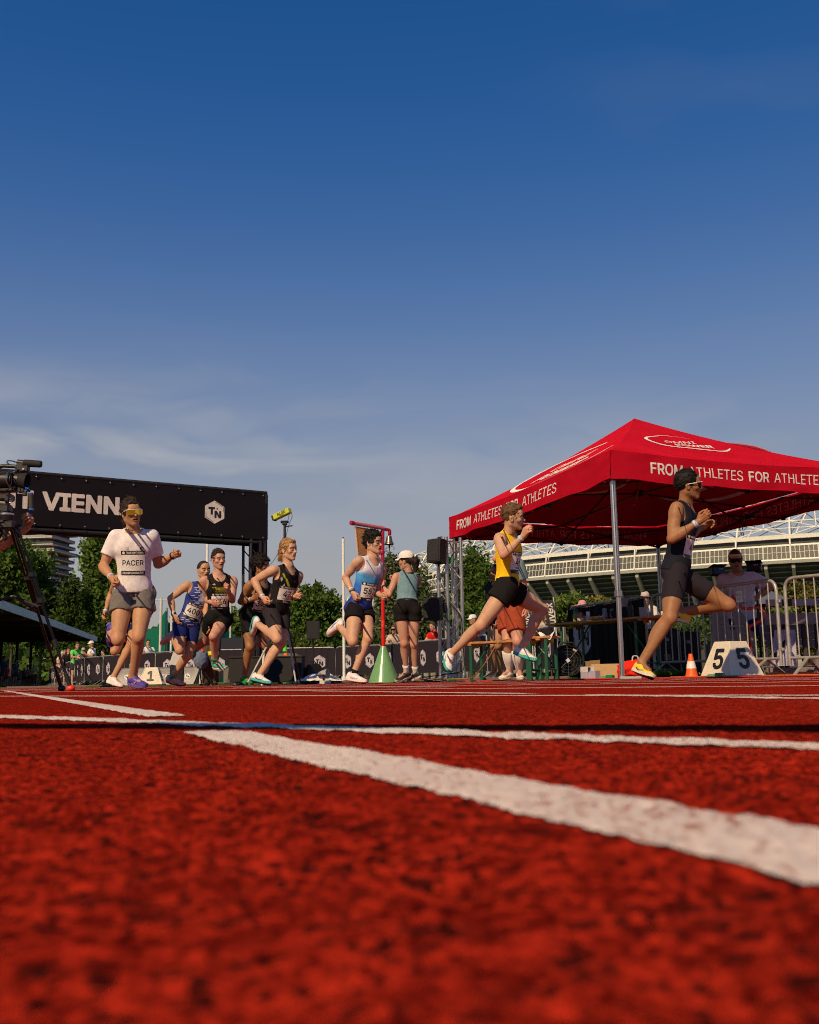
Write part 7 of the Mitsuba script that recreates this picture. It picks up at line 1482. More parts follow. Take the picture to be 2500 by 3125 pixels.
ax = nrm(at(886, 1556, 12.85) - at(836, 1580, 12.95)); bxn = nrm(np.cross(ax, V(0, 0, 1))); Rb = np.stack([ax, -bxn, np.cross(ax, -bxn)], 1); bc2 = at(861, 1569, 12.9); LIME = V(.46, .55, .035); part(K, 'camera_box', bx((.245, .075, .068), bc2, .006, Rb), 'm_satin', LIME, 20); part(K, 'front_hood', bx((.03, .077, .066), bc2 - ax * .122 - V(0, 0, .004), .004, Rb), 'm_satin', V(.03, .035, .01), 20)
fn_ = bxn if bxn[1] < 0 else -bxn; ux = np.cross(fn_, ax); ux = ux if ux[2] > 0 else -ux; xr = ax if (np.cross(ax, ux) @ fn_) > 0 else -ax
part(K, 'lettering', onplane(textm('ALGE', .036, .001, True, slant=.15), bc2 + fn_ * .039 + ux * .008 + ax * .01, xr, ux), 'm_matte', BLK, False); part(K, 'lettering', onplane(textm('TIMING', .011, .001, True, slant=.15, width=.075), bc2 + fn_ * .039 - ux * .020 + ax * .012, xr, ux), 'm_matte', BLK, False)
part(K, 'pan_head', cat([bx((.06, .05, .035), V(top[0], top[1], top[2] + .0), .006), bx((.10, .04, .016), V(top[0], top[1], top[2] + .028), .004), cyl(V(top[0], top[1], top[2] - .04), V(top[0] + .10, top[1] - .02, top[2] - .03), .008, 6), cyl(V(top[0] - .05, top[1], top[2] + .015), V(top[0] + .05, top[1], top[2] + .015), .010, 8)]), 'm_satin', BLK, kind='stuff')
for pts in (((888, 1560), (893, 1575), (882, 1600), (872, 1640), (868, 1690)), ((884, 1562), (880, 1585), (874, 1600), (866, 1630)), ((864, 1640), (852, 1680), (840, 1705), (826, 1722))): part(K, 'cable', tube(rounded([at(x, y, 12.92) for x, y in pts], .06), .0032, 5), 'm_matte', BLK, True)

# broadcast camera and tripod at the left edge
K = thing('video_camera', 'black broadcast video camera with a shotgun microphone on top at the left edge', 'video camera'); Dc = 7.25; q = lambda x, y, d=0: at(x, y, Dc + d); CB = V(.016, .016, .018)
part(K, 'microphone', moved(lathe([(.0, 0), (.022, .0), (.0255, .006), (.0255, .115), (.022, .124), (.0, .126)], 20), frame(nrm(q(128, 1416) - q(70, 1412))), q(73, 1413)), 'm_matte', V(.02, .02, .02)); part(K, 'microphone_mount', cat([cyl(q(54, 1411), q(74, 1413), .021, 12), bx((.05, .05, .055), q(64, 1425), .006), bx((.065, .05, .05), q(75, 1431), .008)]), 'm_satin', CB); part(K, 'microphone_cable', tube(rounded([q(54, 1412), q(35, 1406), q(22, 1406), q(21, 1412), q(32, 1420)], .02), .004, 6), 'm_matte', BLK, True)
part(K, 'badge', bx((.014, .004, .009), q(71, 1431, -.03)), 'm_matte', WHT * .8, False)
part(K, 'top_handle', tube(rounded([q(-30, 1440), q(2, 1421), q(40, 1423), q(54, 1425), q(52, 1438), q(34, 1446)], .03), .014, 10), 'm_satin', CB, True); part(K, 'body', bx((.20, .12, .13), q(-2, 1468, .03), .02), 'm_satin', CB, 30); part(K, 'body_front', cyl(q(-10, 1466, -.03), q(38, 1464, -.03), .060, 20, .050), 'm_satin', CB)
part(K, 'lens_barrel', cyl(q(30, 1462), q(62, 1466), .045, 20, .050), 'm_satin', V(.02, .02, .022)); part(K, 'lens_hood', moved(lathe([(.046, 0), (.054, .004), (.060, .06), (.056, .062), (.044, .006)], 20), frame(nrm(q(80, 1470) - q(50, 1466))), q(58, 1466)), 'm_matte', CB); part(K, 'lens_glass', cyl(q(60, 1466), q(66, 1467), .043, 18), 'm_gloss', V(.03, .035, .04)); part(K, 'lens_ring', moved(lathe([(.062, 0), (.066, .003), (.066, .008), (.062, .010)], 26), frame(V(1, -.5, 0)), q(38, 1462, -.04)), 'm_metal', V(.35, .35, .36))
part(K, 'maker_name', onplane(textm('SONY', .012, .001, True), q(14, 1461, -.075), nrm(V(1, -.25, -.12)), V(0, 0, 1)), 'm_matte', V(.35, .35, .36), False)
part(K, 'cable_loop', tube([q(12 + 24 * math.cos(t), 1466 + 32 * math.sin(t), -.09) for t in np.linspace(-2.6, 1.8, 20)], .004, 6), 'm_matte', BLK, True); part(K, 'base_plate', bx((.22, .09, .022), q(2, 1497), .004), 'm_satin', CB, 30)
part(K, 'rod', cyl(q(-20, 1492), q(72, 1491), .0085, 8), 'm_satin', CB); BLU = V(.01, .13, .55); part(K, 'rig_arm', cat([bx((.05, .04, .045), q(66, 1494), .006), bx((.03, .03, .05), q(76, 1503), .004), cyl(q(60, 1491), q(92, 1497), .012, 8)]), 'm_satin', CB)
for x, y in ((80, 1490), (86, 1491), (80, 1497), (28, 1485), (13, 1494)): part(K, 'blue_knob', moved(trimesh.creation.icosphere(2, .0075), t=q(x, y, -.03)), 'm_gloss', BLU, True)
part(K, 'blue_cable', tube(rounded([q(40, 1500), q(48, 1494), q(52, 1499)], .02), .003, 5), 'm_gloss', BLU, True); part(K, 'grip', moved(lathe([(0, -.062), (.016, -.06), (.0175, -.05), (.0175, .05), (.016, .058), (0, .06)], 16), frame(nrm(q(94, 1507) - q(96, 1556))), q(95, 1531)), 'm_matte', V(.045, .043, .035)); part(K, 'grip_ring', cyl(q(94, 1504), q(94, 1509), .0178, 16), 'm_gloss', BLU); part(K, 'grip_ring', cyl(q(96, 1552), q(96, 1557), .0178, 16), 'm_gloss', BLU); part(K, 'grip_cap', cyl(q(92, 1569), q(92, 1574), .014, 12), 'm_gloss', BLU * .4)
K = thing('tripod', 'tall black tripod with shiny leg tubes and an orange red foot at the left', 'tripod'); part(K, 'fluid_head', cat([bx((.17, .11, .05), q(2, 1519), .012), cyl(q(-12, 1538), q(24, 1540), .042, 18), bx((.12, .09, .06), q(8, 1553), .012), cyl(q(20, 1527, -.05), q(30, 1527, -.06), .022, 14)]), 'm_satin', CB); part(K, 'level_ring', moved(lathe([(.044, -.008), (.050, -.006), (.050, .006), (.044, .008)], 24), t=q(20, 1570)), 'm_metal', V(.55, .55, .56)); part(K, 'crown', cat([cyl(q(20, 1574), q(20, 1590), .055, 18, .045), bx((.10, .09, .06), q(26, 1603), .012), bx((.035, .03, .02), q(6, 1591, -.04), .004)]), 'm_satin', CB)
part(K, 'emblem', moved(cat([tube([V(.019 * math.cos(t), .019 * math.sin(t), 0) for t in np.linspace(0, 6.28, 22)[:-1]], .0016, 5, True), textm('S', .022, .001, False)]), frame(V(0, -1, 0)) @ np.diag([1, 1, 1]), q(29, 1526, -.065)), 'm_metal', V(.4, .4, .4), False)
part(K, 'hanging_pouch', bx((.035, .03, .13), q(16, 1622, -.02), .012), 'm_matte', V(.03, .03, .03), 30)
def tleg(t0, f, nm, splay):
    t0, f = np.asarray(t0), np.asarray(f); d = f - t0; s = nrm(np.cross(d, V(0, 1, 0))); Lg = part(K, 'leg', cat([cyl(t0 + s * w, t0 + d * .46 + s * w, .0085, 10) for w in (-.012, .012)] + [bx((.045, .035, .045), t0 + d * .30, .008), bx((.05, .035, .05), t0 + d * .46, .008)]), 'm_metal', V(.035, .034, .033)); part(Lg, 'middle_tube', cyl(t0 + d * .28, t0 + d * .74, .0105, 12), 'm_metal', V(.03, .03, .03)); part(Lg, 'lock', cyl(t0 + d * .70, t0 + d * .75, .0165, 12), 'm_satin', CB); part(Lg, 'lower_tube', cyl(t0 + d * .74, f - d * .03, .0095, 12), 'm_metal', V(.05, .047, .047)); part(Lg, 'sleeve', cyl(f - d * .10, f - d * .02, .0145, 12), 'm_satin', CB); return Lg
f1, f2, f3 = ground_at(216, 7.35, .02), ground_at(188, 8.05, .02), ground_at(-215, 7.6, .02); hd = q(24, 1606)
for f, c in ((f1, V(.75, .045, .012)), (f2, BLK), (f3, V(.75, .045, .012))): Lg = tleg(hd + nrm(V(f[0], f[1], hd[2]) - hd) * .05, f, 'leg', 0); m = trimesh.creation.icosphere(2, .026); m.vertices *= V(1.15, 1, .9); part(Lg, 'foot', moved(m, t=f + V(0, 0, .003)), 'm_satin', c, True)
mid = hd * .58 + (f1 + f2 + f3) / 3 * .42
for f in (f1, f2, f3): part(K, 'spreader', cyl(mid, hd * .5 + f * .5, .010, 8), 'm_satin', CB)

# unseen rail added behind the camera position to cast the foreground shadow band
K = thing('added_shadow_rail', 'unseen grey rail on two posts added behind the photographer to cast a track shadow', 'rail'); rc_ = V(-.67, -.17, 1.0); rd_ = nrm(V(.71, -.335, 0)); part(K, 'rail', cyl(rc_ - rd_ * 1.9, rc_ + rd_ * 1.6, .034, 12), 'm_galv')
for s in (-1.85, 1.55): part(K, 'post', cyl(rc_ + rd_ * s * V(1, 1, 0) + V(0, 0, -1.0), rc_ + rd_ * s, .030, 10), 'm_galv'); part(K, 'foot_plate', bx((.4, .4, .012), rc_ + rd_ * s + V(0, 0, -.99), .003), 'm_galv')
# ---------------------------------------------------------------- under and beside the tent
GRN = V(.012, .085, .045)


def trestle(label, a, b, w, h, name, cat_, legs=(.14, .86)):
    """A folding wooden table or bench: plank top on green steel legs."""
    a, b = V(*a[:2], 0), V(*b[:2], 0); d = nrm(b - a); L = np.linalg.norm(b - a); n = V(-d[1], d[0], 0); R = np.stack([d, n, V(0, 0, 1)], 1); K = thing(name, label, cat_); c = (a + b) / 2 + V(0, 0, h - .014); np_ = 4 if w > .4 else 2
    for i in range(np_): part(K, 'plank', bx((L, w / np_ - .004, .028), c + n * (w * ((i + .5) / np_ - .5)), .005, R), 'm_wood', smooth=False)
    for e in (-1, 1): part(K, 'end_batten', bx((.05, w, .02), c + d * e * (L / 2 - .16) + V(0, 0, -.024), .003, R), 'm_wood', smooth=False)
    for t in legs:
        o = a + d * L * t; s = 1 if t < .5 else -1
        for e in (-1, 1): part(K, 'leg', bx((.038, .022, h - .03), o + n * e * w * .40 + V(0, 0, (h - .03) / 2), .003, R), 'm_satin', GRN, 20)
        part(K, 'cross_bar', cyl(o - n * w * .4 + V(0, 0, h * .25), o + n * w * .4 + V(0, 0, h * .25), .010, 8), 'm_satin', GRN); part(K, 'brace', cyl(o + V(0, 0, h * .42), o + d * s * h * .45 + V(0, 0, h - .04), .012, 8), 'm_satin', GRN); part(K, 'hinge_plate', bx((.06, .05, .05), o + V(0, 0, h - .05), .004, R), 'm_satin', V(.5, .42, .04), 20)
    return K


b0, b1 = gz(1424, 13.0), gz(1664, 12.2); trestle('narrow wooden bench with green legs behind the yellow runner', b0, b1, .25, .475, 'bench', 'bench')
t0_, t1_ = gz(1712, 14.9), gz(2030, 13.35); trestle('long wooden table with green legs holding drinks under the tent', t0_, t1_, .50, .775, 'table', 'table'); tdir = nrm((t1_ - t0_) * V(1, 1, 0))
s0, s1 = gz(1628, 12.2), gz(1700, 12.0); K = trestle('short dark bench with a white cloth on it, left of the round black fan', s0, s1, .26, .50, 'bench', 'bench', (.10, .80))
U, W = np.meshgrid(np.linspace(0, 1, 30), np.linspace(-.5, .5, 12), indexing='ij'); P_ = np.array([[s0 * V(1, 1, 0) + (s1 - s0) * V(1, 1, 0) * (u * 1.05 - .02) + V(.25, .9, 0) * w * .30 + V(0, 0, .52 + .035 * math.sin(u * 7 + w) + .022 * math.sin(u * 17 + w * 6) - .10 * max(0, abs(w) - .36) - .10 * max(0, .12 - u)) for w in W[0]] for u in U[:, 0]]); single('cloth', slab(P_, P_ - V(0, 0, .004)), 'm_cloth', 'white cloth crumpled on the short dark bench', 'cloth', V(.66, .65, .63), True)


def on_table(px, D=None):
    """A point on the long table under photo column px, a little towards its front edge."""
    best = None
    for t in np.linspace(0, 1, 80):
        p = t0_ + (t1_ - t0_) * t; v = p - EYE; x = CX + F * (v @ RT) / (v @ FW)
        if best is None or abs(x - px) < best[0]: best = (abs(x - px), p)
    return best[1] * V(1, 1, 0) + V(-.08, -.14, .776)


def can(label, px, r, h, col, mt='m_metal', prof=None, name='drinks_can', cat_='can', dy=0.0, lid=V(.5, .5, .5)):
    o = on_table(px) + V(0, dy, 0); K = thing(name, label, cat_); part(K, 'body', lathe(prof or [(0, 0), (r * .8, 0), (r, h * .05), (r, h * .92), (r * .82, h), (0, h)], 20, o), mt, col); part(K, 'lid' if prof is None else 'cap', lathe([(0, h), (r * .8, h), (r * .8, h + .004), (0, h + .004)], 16, o) if prof is None else lathe([(0, h), (r * .42, h), (r * .42, h + .022), (0, h + .024)], 12, o), 'm_satin', lid); part(K, 'label', lathe([(r * 1.01, h * .22), (r * 1.015, h * .24), (r * 1.015, h * .55), (r * 1.01, h * .57)], 20, o), 'm_satin', np.asarray(col) * .5 + .2); return K


can('silver drinks can standing alone on the table', 1815, .029, .125, V(.42, .45, .55)); can('blue and silver drinks can beside the near tent leg', 1867, .031, .145, V(.12, .17, .26)); can('red drinks can behind the roll of tape', 1792, .030, .115, V(.42, .08, .06)); can('dark drinks can right of the near tent leg', 1894, .029, .13, V(.06, .07, .08), dy=.05)
can('green plastic bottle with a red cap on the table', 1782, .034, .20, V(.01, .11, .06), 'm_gloss', [(0, 0), (.030, 0), (.034, .02), (.034, .07), (.028, .09), (.034, .11), (.034, .14), (.016, .18), (.013, .20), (0, .20)], 'bottle', 'bottle', .08, V(.7, .04, .02)); can('black sports bottle beside the roll of paper', 1949, .040, .20, V(.012, .012, .014), 'm_satin', [(0, 0), (.040, 0), (.042, .01), (.042, .15), (.025, .18), (.018, .20), (0, .20)], 'bottle', 'bottle', .03, BLK)
o = on_table(1790); single('tape_roll', lathe([(.036, 0), (.055, 0), (.055, .045), (.036, .045), (.036, 0)], 26, o + V(.02, -.02, 0)), 'm_satin', 'roll of pale yellow tape lying on the table', 'tape roll', V(.62, .52, .28))
single('notepad', bx((.035, .02, .10), on_table(1775) + V(0, .02, .05), .002), 'm_matte', 'upright yellow green packet beside the green bottle', 'packet', V(.40, .40, .04), False)
m = trimesh.creation.icosphere(3, 1); m.vertices = m.vertices * V(.12, .07, .028) * (1 + .12 * wob(m.vertices[:, :1] * 4, m.vertices[:, 1:2] * 4)); c_ = np.where(m.vertices[:, :1] < .01, V(.62, .42, .02), V(.62, .58, .52)); single('snack_bag', moved(m, t=on_table(1850) + V(0, 0, .026)), 'm_gloss', 'yellow and white snack bag lying on the table left of the tent leg', 'bag', c_, True)
m = trimesh.creation.icosphere(3, 1); m.vertices = m.vertices * V(.16, .09, .075) * (1 + .18 * wob(m.vertices[:, :1] * 3, m.vertices[:, 1:2] * 5)); single('bag', moved(m, t=on_table(1928) + V(.0, .05, .06)), 'm_cloth', 'crumpled dark bag lying on the table left of the black bottle', 'bag', V(.02, .021, .03), True)
o = on_table(1938) + V(0, .16, 0); K = thing('paper_roll', 'tall roll of lilac paper towel standing on the table', 'paper roll'); part(K, 'roll', lathe([(.02, 0), (.055, 0), (.056, .26), (.02, .26)], 22, o), 'm_matte', V(.30, .25, .30)); part(K, 'core', lathe([(.016, .0), (.021, .0), (.021, .262), (.016, .262)], 16, o), 'm_matte', V(.35, .25, .16))
for i, px in enumerate((1981, 1992)):
    o = on_table(px) + V(0, .02 * i, 0); single('plastic_cup', lathe([(0, 0), (.028, 0), (.036, .12), (.034, .12), (.026, .006), (0, .006)], 20, o), 'm_gloss', ('clear grey plastic cup left of the other one at the end of the table', 'clear grey plastic cup right of the other one at the end of the table')[i], 'cup', V(.30, .32, .36))
single('clipboard', bx((.20, .13, .012), on_table(1742) + V(0, -.02, .008), .003, rz(.2)), 'm_satin', 'dark clipboard lying at the left end of the long table', 'clipboard', V(.03, .025, .03), False)

# round black fan
o = gz(1735, 12.3) * V(1, 1, 0); Rf = frame(nrm(V(-.10, -1, .18))); c = o + V(0, 0, .205); K = thing('drum_fan', 'round black drum fan on the ground between the benches and the cardboard box', 'fan')
part(K, 'drum', moved(lathe([(.165, -.10), (.176, -.095), (.178, 0), (.178, .085), (.186, .10), (.182, .108), (.168, .10), (.165, -.10)], 40), Rf, c), 'm_gloss', V(.010, .010, .011), 40); part(K, 'back_plate', moved(lathe([(0, -.09), (.165, -.085), (.165, -.08), (0, -.08)], 30), Rf, c), 'm_gloss', BLK)
for r in (.04, .075, .11, .145): part(K, 'guard_ring', moved(tube([V(r * math.cos(t), r * math.sin(t), .098) for t in np.linspace(0, 2 * np.pi, 33)[:-1]], .003, 5, True), Rf, c), 'm_satin', V(.02, .02, .02), True)
for k in range(8): part(K, 'guard_spoke', moved(cyl(V(.03 * math.cos(k * .785), .03 * math.sin(k * .785), .098), V(.17 * math.cos(k * .785), .17 * math.sin(k * .785), .10), .003, 5), Rf, c), 'm_satin', V(.02, .02, .02))
for k in range(4):
    a = k * 1.571 + .3; g = np.array([[V(r * math.cos(a + w * .9), r * math.sin(a + w * .9), .02 + .05 * w) for w in np.linspace(0, 1, 6)] for r in (.035, .08, .12, .15)]); part(K, 'blade', moved(slab(g, g + V(0, 0, .003)), Rf, c), 'm_gloss', V(.016, .016, .018), True)
part(K, 'hub', moved(lathe([(0, .0), (.035, 0), (.035, .07), (.02, .085), (0, .088)], 20), Rf, c), 'm_gloss', V(.02, .02, .022)); part(K, 'badge', moved(bx((.040, .042, .004), (.0, .0, .104), 0, rz(.6)), Rf, c), 'm_metal', V(.62, .61, .58), False); part(K, 'sticker', moved(bx((.045, .022, .002), (.085, .115, .1075), 0, rz(-.5)), Rf, c), 'm_matte', V(.35, .33, .32), False)
part(K, 'handle', tube(rounded([c + V(-.10, .02, .16), c + V(-.07, .02, .225), c + V(.08, .02, .225), c + V(.11, .02, .15)], .03), .011, 8), 'm_satin', BLK, True); part(K, 'stand', tube(rounded([c + V(-.19, .0, .0), c + V(-.19, -.04, -.195), c + V(.19, -.04, -.195), c + V(.19, 0, 0)], .04), .013, 8), 'm_satin', BLK, True)
for s in (-1, 1): part(K, 'skid', bx((.07, .30, .03), c + V(s * .15, 0, -.19), .008), 'm_satin', BLK, 20)
part(K, 'power_cable', tube(rounded([c + V(.10, .1, -.15), c + V(.24, -.02, -.19), c + V(.20, -.22, -.2), c + V(-.2, -.30, -.2)], .06), .006, 6), 'm_matte', BLK, True)

# cartons, red bag, clips, cone
o = gz(1838, 12.3) * V(1, 1, 0); K = thing('cardboard_box', 'opened flat brown cardboard box on the ground left of the tent leg', 'cardboard box'); CB_ = V(.40, .26, .125); part(K, 'body', bx((.34, .26, .13), o + V(.02, .08, .065), .002, rz(-.1)), 'm_matte', CB_, False)
part(K, 'flap', bx((.33, .006, .19), o + V(.03, -.115, .085), 0, rz(-.1) @ frame(V(.0, .35, 1))), 'm_matte', CB_ * 1.06, False); part(K, 'flap', bx((.006, .25, .12), o + V(.225, .05, .11), 0, frame(V(.5, 0, 1))), 'm_matte', CB_ * .95, False); part(K, 'flap', bx((.20, .006, .10), o + V(-.08, .20, .17), 0, frame(V(-.1, -.3, 1))), 'm_matte', CB_ * .8, False)
o = gz(1794, 12.1) * V(1, 1, 0); K = thing('drinks_carton', 'white and lilac drinks carton with a dark can printed on it, beside the cardboard box', 'carton'); part(K, 'body', bx((.10, .14, .145), o + V(0, 0, .073), .002, rz(.35)), 'm_satin', V(.42, .40, .48), 20); R_ = rz(.35); part(K, 'top_panel', bx((.101, .141, .062), o + V(0, 0, .115), .002, R_), 'm_satin', V(.62, .60, .62), 20); part(K, 'printed_can', bx((.030, .004, .055), o + R_ @ V(-.015, -.0715, .112), 0, R_), 'm_satin', V(.02, .025, .05), False); part(K, 'printed_mark', bx((.014, .004, .014), o + R_ @ V(.032, -.0705, .03), 0, R_), 'm_matte', WHT, False)
o = gz(1812, 12.0) * V(1, 1, 0); single('carton', bx((.09, .12, .10), o + V(.01, .04, .05), .002, rz(.7)), 'm_satin', 'grey lilac carton lying between the white carton and the cardboard', 'carton', V(.36, .33, .40), 20)
m = trimesh.creation.icosphere(3, 1); m.vertices = m.vertices * V(.19, .14, .115) * (1 + .16 * wob(m.vertices[:, :1] * 4, m.vertices[:, 2:] * 4, 3)); o = gz(1935, 11.6) * V(1, 1, 0); K = thing('bag', 'bright red cloth bag lying behind the yellow shoe of the navy runner', 'bag'); part(K, 'body', moved(m, t=o + V(0, 0, .09)), 'm_cloth', V(.72, .025, .012), True); part(K, 'strap', tube(rounded([o + V(-.02, -.05, .17), o + V(-.01, -.04, .25), o + V(.05, -.02, .25), o + V(.06, -.04, .16)], .03), .008, 6), 'm_cloth', V(.5, .48, .46), True)
single('flat_tray', bx((.20, .10, .028), gz(1925, 10.4) * V(1, 1, 0) + V(0, 0, .016), .006), 'm_satin', 'flat grey tray on the track beside the yellow shoe', 'tray', V(.42, .42, .40), 20)
CK = np.array([KC[0], KC[1], 0])
for i, (px, lab) in enumerate(((1880, 'at the foot of the near tent leg'), (2207, 'in front of the box with the fives'), (1396, 'at the foot of the left tent leg'), (1664, 'under the airborne shoe of the yellow runner'), (902, 'at the tripod foot behind the blond runner'), (1022, 'right of the small white block'), (612, 'under the covered camera'), (528, 'behind the pink shoes'))):
    # where the kerb line crosses this column
    best = min(((abs((CX + F * ((kerb(s) - EYE) @ RT) / ((kerb(s) - EYE) @ FW)) - px), s) for s in np.linspace(-14, 2.5, 600)))[1]; o = kerb(best) - inn * .14; Rk = rz(math.atan2(D2[1], D2[0]) + math.pi * (D2[0] < 0)); K = thing('kerb_clip', f'small green plastic kerb clip {lab}', 'clip', 'green clips along the kerb'); part(K, 'block', bx((.085, .06, .046), o + Rk @ V(.045, 0, .026), .006, Rk), 'm_gloss', V(.015, .19, .075), 20); part(K, 'clear_end', bx((.085, .055, .034), o + Rk @ V(-.045, 0, .020), .005, Rk), 'm_gloss', V(.16, .26, .17), 20)
    for k in range(4): part(K, 'rib', bx((.006, .058, .036), o + Rk @ V(-.075 + .02 * k, 0, .021), .001, Rk), 'm_gloss', V(.22, .32, .22), False)
o = gz(2112, 11.1, .004); K = thing('traffic_cone', 'small orange and white traffic cone left of the box with the fives', 'traffic cone'); ORG = V(.78, .12, .012); part(K, 'base', bx((.17, .17, .016), o + V(0, 0, .008), .004, rz(.3)), 'm_satin', ORG, 20); part(K, 'body', lathe([(.066, .016), (.060, .04), (.020, .245), (.014, .25), (0, .25)], 26, o), 'm_satin', ORG); part(K, 'white_band', lathe([(.0515, .095), (.0525, .096), (.037, .170), (.0355, .171)], 26, o), 'm_satin', WHT); part(K, 'white_band', lathe([(.0215, .250), (.022, .2505), (.0, .252)], 12, o), 'm_satin', ORG * .9)

# hand cart with red tube handle, flight cases, hurdle trolley, work lights, parasol, flags
o = gz(2250, 13.1) * V(1, 1, 0); K = thing('hand_cart', 'grey hand cart with a curved red tube handle behind the steel barrier', 'cart'); GP = V(.20, .225, .20)
for s, px in ((0, 2222), (1, 2283)):
    c = gz(px, 13.1) * V(1, 1, 0); prof = [(-.16, 0), (.12, 0), (.02, .83), (-.05, .86), (-.12, .82)] if not s else [(-.02, 0), (.20, 0), (.02, .70), (-.06, .82), (-.12, .84)]
    part(K, 'side_panel', prism(Polygon(prof).buffer(.02), .05, np.stack([nrm(V(1, -.25, 0)), V(0, 0, 1), nrm(V(-.25, -1, 0))], 1), c + V(0, .03, 0)), 'm_satin', GP, 20)
    for k in range(9): part(K, 'rib', bx((.045, .012, .03), c + V(-.06 + .024 * k * (.5 if not s else 1), -.055, .72 - .07 * k), .004, rz(-.2)), 'm_satin', GP * .85, False)
part(K, 'tray', bx((.34, .30, .36), o + V(-.01, .16, .42), .03), 'm_satin', GP * .9, 20); part(K, 'shelf', bx((.30, .28, .03), o + V(-.03, .12, .62), .004), 'm_matte', V(.30, .29, .26), False); RDT = V(.62, .05, .03)
hp = [at(2236, 1818, 13.0), at(2266, 1862, 12.9), at(2318, 1852, 12.8), at(2336, 1872, 12.8), at(2326, 1892, 12.8), at(2283, 1915, 12.85)]; part(K, 'handle', tube(rounded(hp, .10, 7), .019, 12), 'm_gloss', RDT, True); part(K, 'axle_post', cyl(hp[-1], gz(2300, 12.9, .10), .016, 10), 'm_gloss', RDT * .5)
for s in (-1, 1): part(K, 'wheel', moved(lathe([(.03, -.02), (.10, -.024), (.125, -.02), (.13, 0), (.125, .02), (.10, .024), (.03, .02)], 26), frame(V(.35, -1, 0)), gz(2296, 13.0 + s * .12, .14)), 'm_matte', V(.10, .02, .02))
for i, (px, D, w, h, lab) in enumerate(((2020, 15.0, .46, .62, 'black flight case with metal corners behind the steel barrier under the table end'), (2084, 15.2, .44, .58, 'black flight case behind the navy runner, right of the other case'))):
    o = gz(px, D) * V(1, 1, 0); K = thing('flight_case', lab, 'case'); part(K, 'body', bx((w, .4, h), o + V(0, 0, h / 2 + .06), .006), 'm_satin', V(.013, .013, .015), 20)
    for x in (-1, 1):
        part(K, 'edge_rail', bx((.02, .02, h), o + V(x * w / 2, -.2, h / 2 + .06), .002), 'm_metal', V(.3, .3, .3), False); part(K, 'wheel', moved(lathe([(0, -.015), (.03, -.015), (.03, .015), (0, .015)], 12), frame(V(1, 0, 0)), o + V(x * w * .4, -.15, .03)), 'm_matte', DK)
        for z in (.07, h + .05): part(K, 'corner', bx((.045, .045, .045), o + V(x * w / 2, -.2, z), .008), 'm_metal', V(.4, .4, .4), 20)
    part(K, 'latch', cat([bx((.10, .008, .085), o + V(.05, -.204, h * .45), .004), bx((.05, .014, .035), o + V(.05, -.208, h * .45), .004)]), 'm_metal', V(.24, .24, .25), 20); part(K, 'sticker', bx((.055, .003, .09), o + V(-.12, -.2025, h * .55)), 'm_matte', V(.22, .20, .24), False); part(K, 'sticker', bx((.05, .003, .04), o + V(.06, -.2025, h * .85)), 'm_matte', V(.40, .38, .48), False)
    for k in range(3): part(K, 'warning_label', bx((.024, .003, .034), o + V(-.10 + .05 * k, -.2025, .12)), 'm_matte', V(.25, .22, .28), False)
o = gz(2450, 13.4) * V(1, 1, 0); K = thing('hurdle_trolley', 'wooden trolley stacked with grey hurdles and a black and white crossbar at the right edge', 'trolley'); PL = V(.17, .14, .145)
part(K, 'hurdle_bar', bx((1.20, .02, .085), o + V(.10, -.30, .90), .003), 'm_satin', V(.30, .30, .34), False)
for x, w in ((-.24, .12), (.26, .30)): part(K, 'black_stripe', bx((w, .006, .084), o + V(x, -.3125, .90)), 'm_satin', BLK if x < 0 else V(.33, .33, .38), False)
part(K, 'lettering', onplane(textm('ERHARD', .038, .0015, True), o + V(.22, -.317, .90), V(1, 0, 0), V(0, 0, 1)), 'm_satin', BLK, False)
for z, h in ((.70, .14),): part(K, 'plank', bx((1.3, .05, h), o + V(.13, -.26, z), .006), 'm_matte', V(.22, .20, .215), False)
part(K, 'plank', bx((.10, .3, .16), o + V(-.47, -.12, .72), .006), 'm_matte', PL * .7, False)
for i in range(6): part(K, 'upright', bx((.045, .045, .60), o + V(-.42 + .20 * i, -.20 + .10 * (i % 2), .36), .003), 'm_matte', V(.05, .042, .044), False)
for i in range(3): part(K, 'crossbar_board', bx((1.1, .02, .09), o + V(.12, .02 + .12 * i, .40 + .10 * i), .003), 'm_satin', V(.20, .18, .20), False)
part(K, 'base', bx((1.3, .55, .06), o + V(.12, 0, .07), .006), 'm_matte', V(.20, .17, .16), False); part(K, 'foot_block', prism([(-.09, 0), (.09, 0), (.06, .20), (-.06, .20)], .06, np.stack([V(1, 0, 0), V(0, 0, 1), V(0, -1, 0)], 1), o + V(.12, -.30, .03)), 'm_matte', PL * 1.2, False)
o = gz(2395, 13.0) * V(1, 1, 0); P_ = np.array([[o + V((u - .5) * .34 * (1 - .25 * v) + .05 * v, .04 * math.sin(u * 9), .12 + .44 * v) for v in np.linspace(0, 1, 7)] for u in np.linspace(0, 1, 16)]); K = thing('hanging_cloth', 'pale lilac cloth with black shapes draped behind the joint of the two bare barriers', 'cloth'); part(K, 'sheet', slab(P_, P_ + V(0, .004, 0)), 'm_cloth', V(.42, .40, .52), True)
for pts in ([(-.06, .28), (.02, .36), (.02, .26), (-.03, .18)], [(.04, .40), (.09, .44), (.08, .30), (.04, .33)], [(-.13, .20), (-.08, .22), (-.09, .14), (-.13, .14)]): part(K, 'print', prism(pts, .003, np.stack([V(1, 0, 0), V(0, 0, 1), V(0, -1, 0)], 1), o + V(0, -.045, .08)), 'm_cloth', BLK, False)
